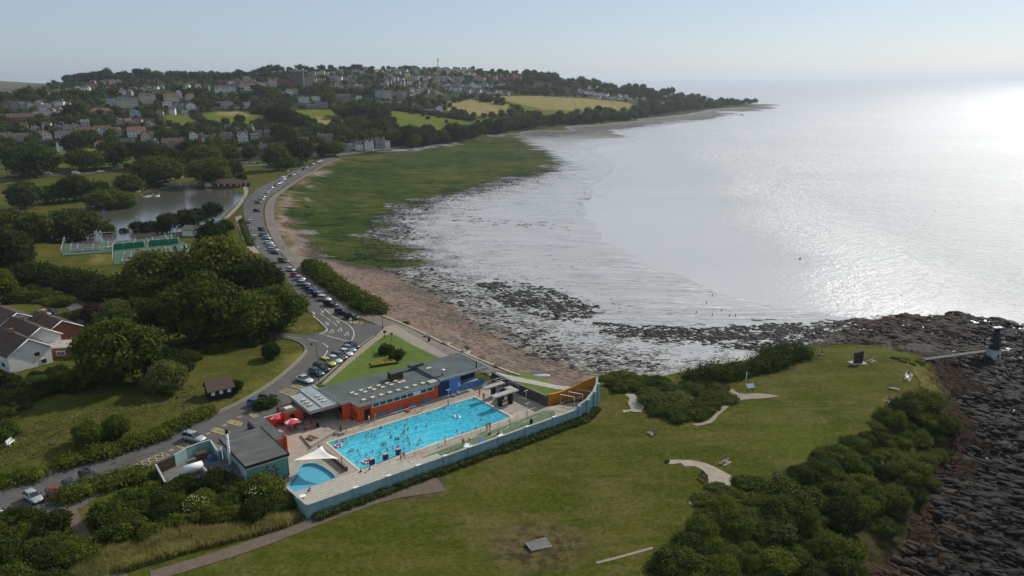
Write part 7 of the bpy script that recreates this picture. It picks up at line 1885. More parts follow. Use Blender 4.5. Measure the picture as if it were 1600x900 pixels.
for i, (x, y, c_) in enumerate(((222, 307, 'red'), (228, 307.5, 'whitepaint'), (234, 306.5, 'whitepaint'), (239, 306, 'greencloth'), (246, 306.5, 'whitepaint'), (162, 330, 'bluecloth'))):
 p = at_z(x, y, LAKE_Z); o = thing('pedal_boat', [('red pedal boat at the left of the moored group'), 'white pedal boat second in the moored group', 'white pedal boat in the middle of the moored group', 'green pedal boat in the moored group', 'white pedal boat a little apart on the right', 'blue boat in the shade of the island trees'][i], 'pedal boat', (p[0], p[1], p[2]), .3 * i, 'pedal boats on the lake')
 MB().ball((0, 0, .05), (1.7, .8, .45), 12, 6).build('hull', M[c_], o); MB().tube([(1.3, 0, .3), (1.6, 0, 1.0), (1.9, 0, 1.2)], [.14, .1, .08], 6).build('neck', M[c_], o); MB().box(-.6, .3, -.5, .5, .4, .75).build('seat', M['timber'], o)
def shed(name, label, cat, p, rz, L, W_, h, rise, wall, roof, wins=0, door=True, windc='whitepaint'):
 t_ = thing(name, label, cat, tuple(p), rz)
 a, b = L / 2, W_ / 2
 mb = MB().add([(-a, -b, -.6), (a, -b, -.6), (a, b, -.6), (-a, b, -.6), (-a, -b, h), (a, -b, h), (a, b, h), (-a, b, h), (-a, 0, h + rise), (a, 0, h + rise)], [(0, 1, 5, 4), (2, 3, 7, 6), (1, 2, 6, 9, 5), (3, 0, 4, 8, 7), (3, 2, 1, 0)])
 mb.build('wall', M[wall], t_)
 e_ = .35; k = rise / b
 rf_ = MB().add([(-a - e_, -b - e_, h - e_ * k), (a + e_, -b - e_, h - e_ * k), (a + e_, 0, h + rise), (-a - e_, 0, h + rise), (-a - e_, b + e_, h - e_ * k), (a + e_, b + e_, h - e_ * k)] + [(-a - e_, -b - e_, h - e_ * k + .14), (a + e_, -b - e_, h - e_ * k + .14), (a + e_, 0, h + rise + .14), (-a - e_, 0, h + rise + .14), (-a - e_, b + e_, h - e_ * k + .14), (a + e_, b + e_, h - e_ * k + .14)],
    [(6, 7, 8, 9), (9, 8, 11, 10), (3, 2, 1, 0), (4, 5, 2, 3), (0, 1, 7, 6), (5, 4, 10, 11), (1, 2, 8, 7), (2, 5, 11, 8), (3, 0, 6, 9), (4, 3, 9, 10)]).build('roof', M[roof], t_)
 for i in range(wins):
  x = -a + L * (i + .5) / wins
  MB().box(x - .35, x + .35, -b - .05, -b + .01, h * .45, h * .85).build('window', M[windc], t_)
 if door: MB().box(a - .01, a + .05, -.5, .5, 0, min(2.0, h * .9)).build('door', M['black'], t_)
 return t_
shed('boathouse', 'long brown roofed boathouse on the lake bank', 'boathouse', G(360, 292), -.05, 16, 8, 2.6, 2.2, 'timber_dark', 'browntile', 4)
MB().box(-3, 3, -2, 2, -1.2, .25).build('landing_stage', M['concrete'], None, tuple(at_z(334, 293, LAKE_Z)))
tag(col.objects[-1] if False else bpy.data.objects['landing_stage'], 'pale landing stage left of the boathouse', 'jetty')
shed('kiosk_hut', 'small white hut on the lake bank left of the boathouse', 'hut', G(326, 291), .1, 4, 3, 2.4, .6, 'white', 'flatroof', 1)
shed('club_hut', 'grey roofed club hut between the courts and the dark pines', 'hut', G(306, 367), -.2, 9, 6, 2.6, 1.6, 'white', 'greytile', 3)
p1, p2 = G(330, 620), G(352, 619)
shed('black_hut', 'black timber hut with white windows and a brown roof in the left field', 'hut', G(343, 618), RZ - .05, 4.9, 3.4, 2.2, 1.6, 'black', 'browntile', 3, True)
shed('lawn_hut', 'dark hut with a pale roof edge left of the bay road', 'hut', G(384, 291), .4, 5, 4, 2.4, 1.6, 'timber_dark', 'browntile', 1)
# -- houses
LAND = [(20, 170, 'on the far left slope'), (45, 222, 'by the far left park'), (120, 160, 'below the wooded left ridge'), (130, 205, 'above the left park'), (225, 162, 'round the cream terrace'), (215, 200, 'above the dark park trees'), (350, 150, 'left of the tower block'), (350, 190, 'by the round green field'), (310, 225, 'behind the round lake trees'), (462, 128, 'round the brick tower block'), (500, 158, 'above the middle field'), (455, 190, 'left of the middle field'), (410, 225, 'behind the far car park'), (500, 230, 'at the road end'),
  (570, 180, 'round the dark copse'), (590, 225, 'at the marsh head'), (620, 108, 'on the hilltop estate'), (560, 130, 'on the upper middle slope'), (650, 145, 'below the hilltop estate'), (740, 128, 'left of the red brick terrace'), (720, 190, 'by the shore field'), (760, 160, 'round the first straw field'), (820, 195, 'on the shore below the straw field'), (860, 130, 'on the wooded right slope'), (930, 155, 'above the long straw field'), (960, 185, 'on the far shore'), (1060, 160, 'near the wooded point'), (1150, 160, 'at the tip of the point'), (300, 118, 'on the left skyline'), (40, 360, 'left of the lake'), (120, 300, 'on the lake lawn'), (100, 260, 'in the left park')]
def near_land(px, py): return min(LAND, key=lambda l: (l[0] - px) ** 2 / 2.2 + (l[1] - py) ** 2 * 2)[2]
AUTO = []            # (object, look, px, py) labelled together at the end
def auto_labels():
 g = defaultdict(list)
 for o, look, px, py in AUTO: g[look, near_land(px, py)].append((px, py, o))
 for (look, land), L in g.items():
  L.sort(key=lambda q: (q[0], q[1]))
  for i, (px, py, o) in enumerate(L):
   o['label'] = (f'the {look} {land}' if len(L) == 1 else (f'{["leftmost", "rightmost"][i]} of two {look}s {land}' if len(L) == 2 else f'{ordw(i)} {look} from the left {land}'))
WNAME = dict(white='white', cream='cream', pinkish='pinkish', paleblue='pale blue', greystone='grey stone', brick='red brick', greyrender='grey')
RNAME = dict(slate='slate roofed', browntile='brown roofed', redtile='red roofed', greytile='grey roofed', flatroof='flat roofed')
def house(px, py, wpx, storeys, wall, roof, kind='gable', tilt=0.0, depth=None, label=None, gables=0, group='houses on the hillside', name='house', dist_detail=True, world=None, rz=None, rise=None, wm=None):
 p = world if world is not None else G(px, py)
 dep = p.y * CP - (p.z - CZ) * SP
 W_ = wm or wpx * dep / F_PX; D_ = depth or min(max(W_ * .6, 6), 9.5)
 far = dep > 950
 h = storeys * 2.65 + .2
 facing = math.atan2(-p.y, -p.x) + math.pi / 2 + tilt
 if rz is not None: facing = rz
 o = thing(name, label, 'house', (p.x, p.y, p.z), facing, group)
 a, b = W_ / 2, D_ / 2
 rise = rise if rise is not None else b * .75
 mb = MB()
 V = [(-a, -b, -2.5), (a, -b, -2.5), (a, b, -2.5), (-a, b, -2.5), (-a, -b, h), (a, -b, h), (a, b, h), (-a, b, h)]
 if kind == 'gable': mb.add(V + [(-a, 0, h + rise), (a, 0, h + rise)], [(0, 1, 5, 4), (2, 3, 7, 6), (1, 2, 6, 9, 5), (3, 0, 4, 8, 7)])
 elif kind == 'end': mb.add(V + [(0, -b, h + rise), (0, b, h + rise)], [(0, 1, 5, 8, 4), (2, 3, 7, 9, 6), (1, 2, 6, 5), (3, 0, 4, 7)])
 else: mb.add(V, [(0, 1, 5, 4), (2, 3, 7, 6), (1, 2, 6, 5), (3, 0, 4, 7), (4, 5, 6, 7)])
 for g in range(gables):
  x = -a + W_ * (g + .5) / gables; gw = min(1.9, W_ / gables * .4)
  mb.add([(x - gw, -b - .9, -2.5), (x + gw, -b - .9, -2.5), (x + gw, -b - .9, h), (x, -b - .9, h + gw * 1.05), (x - gw, -b - .9, h), (x - gw, -b, -2.5), (x + gw, -b, -2.5), (x + gw, -b, h), (x - gw, -b, h)], [(0, 1, 2, 3, 4), (5, 0, 4, 8), (1, 6, 7, 2)])
 mb.build('wall', M[wall], o)
 e = .35; rm = MB(); k = rise / b; th = .12
 if kind == 'gable':
  rm.add([(-a - e, -b - e, h - e * k), (a + e, -b - e, h - e * k), (a + e, 0, h + rise + .02), (-a - e, 0, h + rise + .02), (a + e, b + e, h - e * k), (-a - e, b + e, h - e * k)], [(0, 1, 2, 3), (3, 2, 4, 5)])
 elif kind == 'end':
  k = rise / a
  rm.add([(-a - e, -b - e, h - e * k), (-a - e, b + e, h - e * k), (0, b + e, h + rise + .02), (0, -b - e, h + rise + .02), (a + e, -b - e, h - e * k), (a + e, b + e, h - e * k)], [(0, 3, 2, 1), (3, 4, 5, 2)])
 elif kind == 'hip':
  r_ = min(b, a * .9)
  rm.add([(-a - e, -b - e, h), (a + e, -b - e, h), (a + e, b + e, h), (-a - e, b + e, h), (-a + r_, 0, h + rise), (a - r_, 0, h + rise)], [(0, 1, 5, 4), (1, 2, 5), (2, 3, 4, 5), (3, 0, 4)])
 else: rm.box(-a - .25, a + .25, -b - .25, b + .25, h, h + .3)
 for g in range(gables):
  x = -a + W_ * (g + .5) / gables; gw = min(1.9, W_ / gables * .4); t2 = h + gw * 1.05
  rm.add([(x, -b - 1.1, t2 + .06), (x - gw - .2, -b - 1.1, h - .15), (x - gw - .2, 0, h - .15), (x, 0, t2 + .06), (x + gw + .2, -b - 1.1, h - .15), (x + gw + .2, 0, h - .15)], [(0, 3, 2, 1), (0, 4, 5, 3)])
 rf = rm.build('roof', M[roof], o)
 if kind != 'flat':
  for cx in ([-a * .8, a * .8] if W_ > 11 else [a * rnd.choice([-.7, .7])]):
   zc_ = h + rise * (1 if kind != 'end' else .45)
   MB().box(cx - .4, cx + .4, -.35, .35, zc_ - 1.0, zc_ + 1.0).build('chimney', M[rnd.choice(['brick', 'greystone', 'cream'])], rf)
 if wpx >= 6:
  nw = max(1, min(9, int(W_ / 2.6)))
  yy = -b - (.92 if gables else 0)
  wm_ = MB().box(-.55, .55, -.06, .03, -.6, .6).mesh('window', M['upvc']) if not far else None
  gm_ = MB().box(-.46, .46, -.075, -.05, -.5, .5).mesh('pane', M['glass_dark'])
  for s_ in range(storeys):
   for i in range(nw):
    x = -a + W_ * (i + .5) / nw; inb = False
    for g in range(gables):
     gx = -a + W_ * (g + .5) / gables
     if abs(x - gx) < min(1.9, W_ / gables * .4): inb = True
    yw = -b - (.9 if inb else 0)
    if wm_: w_ = link('window', wm_, o, (x, yw, 1.5 + s_ * 2.65)); link('pane', gm_, w_)
    else:
     w_ = link('window', gm_, o, (x, yw, 1.5 + s_ * 2.65)); w_.scale = (1.5, 1, 1.1)
 if label is None: AUTO.append((o, WNAME[wall] + ' ' + RNAME[roof] + ' ' + ('terrace' if W_ > 22 else 'house'), px, py))
 return o
for q in [(8, 217, 20, 1, 'white', 'slate', 'gable', .2, 0, 'white bungalow with slate roof at the left picture edge'), (35, 219, 40, 1, 'greyrender', 'browntile', 'gable', 0, 3, 'long grey terrace with dormer gables left of the red hipped house'), (68, 219, 22, 2, 'white', 'redtile', 'hip', .1, 1, 'white villa with bright red hipped roof at the left'),
  (105, 215, 32, 1, 'white', 'slate', 'gable', .1, 0, 'long white bungalow with dark roof right of the red hipped villa'), (136, 209, 27, 1, 'white', 'browntile', 'gable', .1, 0, 'long white bungalow with brown roof below the big gabled house'), (161, 211, 24, 2, 'white', 'browntile', 'gable', .2, 2, 'big white house with two glazed gables'), (181, 212, 15, 2, 'pinkish', 'redtile', 'gable', .3, 1, 'pink house with red roof beside the big gabled house'),
  (105, 236, 25, 2, 'white', 'browntile', 'gable', .25, 2, 'white house with two arched dormers on the park edge'), (110, 242, 14, 1, 'white', 'flatroof', 'flat', .25, 0, 'white flat garage in front of the two dormer house'), (12, 250, 26, 1, 'pinkish', 'browntile', 'hip', .1, 0, 'low brown roofed house behind the big left park tree'), (47, 246, 22, 2, 'greyrender', 'browntile', 'gable', 0, 1, 'grey and brown house between the left park trees'),
  (158, 229, 18, 1, 'white', 'redtile', 'hip', 0, 1, 'white bungalow with red pointed roof above the park'), (200, 228, 20, 1, 'greyrender', 'browntile', 'gable', 0, 1, 'grey house with brown roof above the dark park trees'), (214, 213, 26, 2, 'white', 'redtile', 'gable', .1, 0, 'long white terrace with red roofs beside the lane'), (232, 219, 14, 2, 'greystone', 'browntile', 'gable', .2, 1, 'stone house below the white wall of the lane'),
  (25, 192, 50, 2, 'brick', 'browntile', 'gable', 0, 0, 'long dark brick block at the far left'), (80, 184, 48, 1, 'greyrender', 'greytile', 'gable', .05, 3, 'long pale grey school building at the left'), (158, 178, 34, 1, 'pinkish', 'redtile', 'hip', .05, 1, 'long low building with red roofs below the cream terrace'),
  (178, 166, 17, 3, 'paleblue', 'flatroof', 'flat', .1, 0, 'pale blue flat roofed block at the left end of the cream terrace'), (200, 168, 29, 3, 'cream', 'slate', 'gable', .1, 2, 'tall cream terrace with slate roof right of the pale blue block'), (231, 161, 23, 3, 'cream', 'browntile', 'gable', .1, 2, 'tall cream villa with twin steep gables'), (268, 158, 22, 2, 'cream', 'redtile', 'gable', .1, 0, 'cream house with red roof at the right of the terrace'), (280, 154, 8, 3, 'white', 'slate', 'end', .1, 0, 'narrow white gable end standing above the cream terrace'), (297, 156, 12, 2, 'cream', 'redtile', 'hip', .1, 0, 'cream house with red hipped roof right of the white gable'),
  (211, 182, 14, 2, 'paleblue', 'slate', 'end', .2, 0, 'pale blue gabled house below the cream terrace'), (262, 167, 14, 2, 'white', 'flatroof', 'flat', 0, 0, 'white flat roofed house among dark trees'), (298, 171, 13, 2, 'white', 'slate', 'end', .2, 0, 'white steep gabled house above the allotments'), (280, 172, 14, 2, 'greystone', 'slate', 'gable', .2, 1, 'grey stone house left of the steep white gable'),
  (392, 140, 32, 2, 'white', 'redtile', 'gable', .1, 0, 'long white terrace with red roofs left of the tower block'), (352, 144, 30, 2, 'white', 'slate', 'gable', .1, 2, 'white villas at the left of the long white terrace'), (386, 127, 10, 2, 'cream', 'slate', 'gable', .2, 1, 'yellow cream gabled house above the white terrace'), (352, 167, 24, 2, 'greyrender', 'flatroof', 'flat', .1, 0, 'long flat roofed block above the round field'), (392, 164, 22, 1, 'white', 'flatroof', 'flat', .1, 0, 'low white flat roofed block above the round field'),
  (409, 138, 16, 2, 'white', 'slate', 'gable', .1, 1, 'white house at the left foot of the brick tower block'), (426, 135, 13, 3, 'cream', 'browntile', 'gable', .1, 2, 'cream villa below the brick tower block'), (449, 134, 30, 2, 'brick', 'browntile', 'gable', 0, 4, 'long red brick terrace under the tower block'), (477, 133, 18, 3, 'greyrender', 'slate', 'gable', 0, 2, 'grey blue terrace right below the tower block'),
  (474, 160, 16, 2, 'white', 'slate', 'gable', .1, 3, 'white villa with arched ground floor above the middle field'), (497, 157, 18, 2, 'white', 'flatroof', 'flat', .1, 0, 'white flat roofed villa above the middle field'), (487, 167, 16, 1, 'greyrender', 'flatroof', 'flat', 0, 0, 'low pale sheds left of the middle field hedge'), (503, 167, 17, 1, 'greyrender', 'greytile', 'gable', 0, 0, 'low pale cottages right of the pale sheds'),
  (535, 157, 26, 2, 'greystone', 'browntile', 'gable', .1, 2, 'brown roofed stone terrace above the copse'), (561, 156, 9, 2, 'white', 'flatroof', 'flat', .1, 0, 'bright white cube house above the copse'), (592, 152, 11, 3, 'paleblue', 'slate', 'gable', .1, 1, 'pale blue house above the copse'), (605, 153, 13, 3, 'cream', 'redtile', 'hip', .1, 0, 'cream house right next to the pale blue one'), (620, 153, 14, 2, 'greystone', 'slate', 'gable', .1, 2, 'grey stone villa right of the cream house'), (631, 153, 10, 2, 'greyrender', 'greytile', 'gable', .1, 0, 'grey house right of the stone villa'),
  (271, 232, 32, 2, 'greystone', 'browntile', 'gable', .05, 1, 'brown roofed stone terrace above the round lake trees'), (303, 224, 11, 3, 'white', 'redtile', 'end', .1, 0, 'tall white gabled villa with red roof in the village'), (313, 223, 10, 2, 'brick', 'redtile', 'gable', .1, 1, 'red roofed house attached to the tall white villa'), (328, 225, 20, 2, 'white', 'slate', 'gable', .1, 0, 'white house with balconies in the village'), (354, 225, 18, 3, 'greystone', 'slate', 'gable', .1, 2, 'tall dark stone house in the village'), (380, 223, 15, 3, 'white', 'slate', 'gable', .1, 1, 'white three storey house right of the dark stone house'), (398, 219, 12, 2, 'greyrender', 'flatroof', 'flat', .1, 0, 'flat roofed grey house right of the white three storey house'),
  (285, 248, 22, 2, 'timber_dark' if False else 'brick', 'browntile', 'gable', .05, 0, 'brown roofed balcony building behind the round lake trees'), (372, 246, 18, 2, 'greystone', 'browntile', 'gable', .1, 1, 'stone house in the trees behind the far car park'), (419, 240, 24, 2, 'paleblue', 'slate', 'gable', -.1, 0, 'blue grey two storey terrace with many windows near the road end'), (424, 216, 20, 2, 'greystone', 'slate', 'gable', .1, 2, 'stone house with white gable above the blue grey terrace'), (404, 216, 12, 2, 'greystone', 'slate', 'gable', .1, 1, 'dark stone house left of the white gable'),
  (473, 228, 18, 2, 'brick', 'redtile', 'gable', .1, 2, 'red gabled house near the road end'), (491, 239, 18, 2, 'greystone', 'redtile', 'gable', .1, 1, 'house with red pointed roof at the road end'), (508, 223, 23, 2, 'greystone', 'browntile', 'gable', .1, 3, 'triple gabled stone terrace above the road end'), (541, 237, 14, 2, 'greystone', 'slate', 'end', .1, 0, 'dark gabled boat shed at the road end'), (551, 232, 12, 1, 'cream', 'greytile', 'gable', .1, 0, 'small cream cottage right of the boat shed'), (561, 234, 12, 2, 'white', 'slate', 'gable', .1, 0, 'low white pub at the marsh head'),
  (577, 235, 13, 3, 'white', 'slate', 'gable', .1, 2, 'tall white twin gabled villa on the shore'), (594, 232, 15, 3, 'greystone', 'slate', 'gable', .1, 2, 'tall grey stone villa right of the twin gabled one'), (605, 229, 8, 2, 'white', 'flatroof', 'flat', .1, 0, 'white balcony house right of the stone villa'), (686, 174, 10, 2, 'white', 'slate', 'end', .3, 0, 'white steep roofed farmhouse below the first straw field'), (671, 174, 14, 1, 'greyrender', 'flatroof', 'flat', .1, 0, 'low grey farm sheds left of the white farmhouse'), (745, 125, 12, 2, 'pinkish', 'redtile', 'gable', .1, 1, 'pink house at the left end of the red brick terrace')]:
 x, y, w, s_, wa, ro, ki, ti, ga, lab = q
 house(x, y, w, s_, wa, ro, ki, ti, None, lab, ga)
p = G(464, 134); dep = p.y
tb = thing('tower_block', 'red brick tower block standing among trees on the ridge', 'tower block', tuple(p), math.atan2(-p.y, -p.x) + math.pi / 2 + .25)
a = 17 * dep / F_PX / 2; hh = 21 * dep / F_PX
MB().box(-a, a, -8, 8, -3, hh).build('wall', plain('brown_brick', (.13, .075, .06), .9, var=.25), tb)
MB().box(a - .9, a + .9, -8.3, -7.0, -3, hh + 1).build('pale_corner_strip', M['cream'], tb)
MB().box(-a - .3, a + .3, -8.3, 8.3, hh, hh + 1.2).build('roof', M['greyrender'], tb)
for i in range(10):
 for k in range(7):
  x = -a + 2 * a * (i + .5) / 10; z = 2.5 + k * hh / 7.6
  w_ = link('window', bpy.data.meshes.get('tw') or MB().box(-.8, .8, -8.08, -7.9, 0, 1.9).mesh('tw', M['glass_dark']), tb, (x, 0, z))
for x, y, d_, h, l in ((684.5, 108, 1560, 22, 'tall lattice radio mast on the hilltop skyline'), (769, 109, 1640, 15, 'thin water tower mast right of the radio mast')):
 p = G(x, y); m_ = thing('radio_mast', l, 'mast', tuple(p), 0)
 MB().tube([(0, 0, -2), (0, 0, h * .7), (0, 0, h)], [1.1, .9, .45], 4).build('mast_column', M['concrete_d'], m_)
 for k in range(3): MB().box(-1.6 + k * .3, 1.6 - k * .3, -.8, .8, h * (.72 + k * .1), h * (.72 + k * .1) + .9).build('antenna_ring', M['concrete_d'], m_)
hs = [((20, 512), 'upper', 30, 9, 10.5, 5.3, 2.6), ((62, 540), 'middle', 30, 9.0, 9.0, 4.9, 2.7), ((25, 552), 'lower', 26, 8, 11, 4.2, 2.6), ((92, 520), 'right', 0, 0, 0, 0, 0)]
def bighouse(px, py, label, L, W_, h, rise, az, wall='white', z0=0, wins=((0, 2.9),), end='white'):
 p = G(px, py); t_ = thing('house', label, 'house', tuple(p), az, 'houses at the left edge')
 a, b = L / 2, W_ / 2
 MB().add([(-a, -b, -2), (a, -b, -2), (a, b, -2), (-a, b, -2), (-a, -b, h), (a, -b, h), (a, b, h), (-a, b, h), (-a, 0, h + rise), (a, 0, h + rise)], [(0, 1, 5, 4), (2, 3, 7, 6), (3, 0, 4, 8, 7)]).build('wall', M[wall], t_)
 MB().add([(a, -b, -2), (a, b, -2), (a, b, h), (a, 0, h + rise), (a, -b, h)], [(0, 1, 2, 3, 4)]).build('gable_wall', M[end], t_)
 e = .4; k = rise / b; rm = MB(); z1 = h - e * k
 for (s_) in (-1, 1):
  v = [(-a - e, s_ * (b + e), z1), (a + e, s_ * (b + e), z1), (a + e, 0, h + rise), (-a - e, 0, h + rise)]
  v += [(x, y, z + .2) for x, y, z in v]
  rm.add(v, [(0, 1, 2, 3), (4, 7, 6, 5), (0, 4, 5, 1), (1, 5, 6, 2), (3, 2, 6, 7), (0, 3, 7, 4)] if s_ > 0 else [(3, 2, 1, 0), (4, 5, 6, 7), (0, 1, 5, 4), (1, 2, 6, 5), (3, 7, 6, 2), (0, 4, 7, 3)])
 rf = rm.build('roof', M['browntile2'], t_)
 bg = MB()
 for s_ in (-1, 1): bg.tube([(a + e + .05, s_ * (b + e), z1 + .05), (a + e + .05, 0, h + rise + .05)], .12, 4)
 bg.build('barge_board', M['whitepaint'], rf)
 MB().box(-a * .3 - .4, -a * .3 + .4, -.4, .4, h + rise - .5, h + rise + 1.0).build('chimney', M['brick'], rf)
 for (yy, zz2) in wins:
  w_ = MB().box(a - .02, a + .08, yy - .65, yy + .65, zz2 - .55, zz2 + .55).build('window', M['upvc'], t_); MB().box(a + .07, a + .10, yy - .55, yy + .55, zz2 - .45, zz2 + .45).build('pane', M['glass_dark'], w_)
 for i in range(3):
  x = -a + L * (i + .6) / 3.4; w_ = MB().box(x - .8, x + .8, -b - .08, -b + .02, 1.0, 2.1).build('window', M['upvc'], t_); MB().box(x - .7, x + .7, -b - .10, -b - .07, 1.1, 2.0).build('pane', M['glass_dark'], w_)
 return t_
t = newmat('ridged_brown_tiles'); v = t.obj()
wv_ = t.n.new('ShaderNodeTexWave'); wv_.bands_direction = 'X'; wv_.inputs['Scale'].default_value = .9; t.l.new(v, wv_.inputs['Vector'])
M['browntile2'] = t.out(t.mix(t.m('MULTIPLY', wv_.outputs['Fac'], .6), t.ramp(t.noise(1.2, 3), [(.3, (.075, .050, .040)), (.7, (.115, .08, .065))]), (.045, .03, .026)), .85)
AZ = -.62
bighouse(12, 522, 'upper left white house with brown ridged roof at the picture edge', 15, 9, 4.6, 2.4, AZ)
bighouse(48, 545, 'white gabled house in the middle of the left group', 14, 8.5, 4.2, 2.6, AZ, wins=((-.5, 3.2),))
bighouse(82, 531, 'house with red brick gable at the right of the left group', 13, 9, 3.8, 2.5, AZ, 'white', end='brick', wins=())
bighouse(32, 566, 'lowest white gabled house with garage in the left group', 12, 9, 4.0, 2.9, AZ, wins=((1.4, 2.9), (2.6, .9)))
g_ = thing('garage_block', 'flat roofed garages joined to the lowest white house', 'garage', tuple(G(97, 553)), AZ + .75)
MB().box(-7, 7, -2.6, 2.6, -1.5, 2.3).build('wall', M['brick'], g_); MB().box(-7.3, 7.3, -2.9, 2.9, 2.3, 2.6).build('roof', M['concrete'], g_)
for x in (-4, 1): w_ = MB().box(x - 1, x + 1, -2.7, -2.58, .6, 1.7).build('window', M['upvc'], g_); MB().box(x - .85, x + .85, -2.74, -2.69, .75, 1.55).build('pane', M['glass_dark'], w_)
WC = ['white'] * 5 + ['cream'] * 3 + ['greyrender'] * 4 + ['greystone'] * 3 + ['pinkish', 'paleblue', 'brick', 'brick']
RC = ['slate'] * 4 + ['browntile'] * 5 + ['greytile'] * 3 + ['redtile'] * 2
def row(pts, n, w=(7, 10), st=(1, 2), walls=WC, roofs=RC, jit=2.0):
 for i in range(n):
  f = (i + .5) / n * (len(pts) - 1); k = min(int(f), len(pts) - 2); g = f - k
  x = pts[k][0] * (1 - g) + pts[k + 1][0] * g + rnd.uniform(-jit, jit); y = pts[k][1] * (1 - g) + pts[k + 1][1] * g + rnd.uniform(-.6, .6) * jit * .5
  house(x, y, rnd.uniform(*w), rnd.choice(st), rnd.choice(walls), rnd.choice(roofs), rnd.choice(['gable', 'gable', 'gable', 'hip', 'end']), rnd.uniform(-.5, .5))
row([(5, 172), (60, 168), (110, 166)], 9, (9, 13)); row([(70, 146), (130, 143), (150, 139)], 8, (7, 10)); row([(140, 133), (190, 131)], 6, (6, 9), (2, 2)); row([(5, 147), (30, 145)], 2, (6, 9))
row([(60, 175), (115, 176)], 4, (8, 12)); row([(205, 142), (260, 138), (330, 141)], 10, (6, 8)); row([(165, 146), (210, 150)], 4, (7, 9)); row([(240, 178), (300, 180)], 3, (8, 10)); row([(30, 205), (90, 203), (140, 198)], 7, (9, 13)); row([(180, 196), (240, 198)], 4, (9, 12), roofs=['redtile', 'browntile'])
row([(340, 132), (400, 128)], 6, (6, 8)); row([(485, 118), (600, 112)], 15, (5, 8)); row([(480, 128), (560, 124)], 10, (5, 8)); row([(510, 137), (600, 137)], 9, (6, 8))
row([(600, 105.5), (700, 104.5), (745, 107)], 22, (4.5, 7), (1, 2)); row([(605, 111), (740, 111.5)], 20, (4.5, 7), (1, 2)); row([(600, 116.5), (720, 116), (740, 117)], 16, (5, 8), (1, 2), ['white', 'cream', 'greyrender', 'white', 'cream'])
row([(600, 126.5), (665, 125), (725, 126)], 16, (5, 7.5)); row([(600, 133), (655, 131)], 8, (5, 7.5)); row([(682, 134), (790, 137)], 15, (6, 8), (1, 2), ['white', 'greyrender', 'cream', 'paleblue'], ['greytile', 'slate']); row([(720, 144), (800, 149)], 15, (4, 6), (1, 2)); row([(640, 143), (690, 148)], 7, (5, 8)); row([(752, 126), (800, 125), (815, 124)], 11, (4.5, 6), (2, 3), ['brick', 'pinkish'], ['redtile', 'browntile'])
row([(625, 140), (700, 141), (730, 145)], 8, (5, 7)); row([(905, 145), (935, 150), (1010, 157)], 16, (4, 7), (1, 2), ['white', 'white', 'cream', 'greyrender']); row([(890, 136), (960, 143)], 6, (4, 6)); row([(1035, 151), (1090, 154), (1130, 157)], 11, (4, 6), (1, 2)); row([(930, 153), (980, 156)], 5, (5, 8), (1, 1), ['white', 'cream'], ['greytile'])
row([(220, 218), (250, 228)], 2, (9, 12)); row([(330, 208), (400, 207)], 4, (8, 11)); row([(440, 150), (465, 147)], 3, (7, 9)); row([(505, 238), (530, 236)], 2, (7, 9), (1, 2))
print('HOUSES', len([o for o in col.objects if o.get('category') == 'house']))
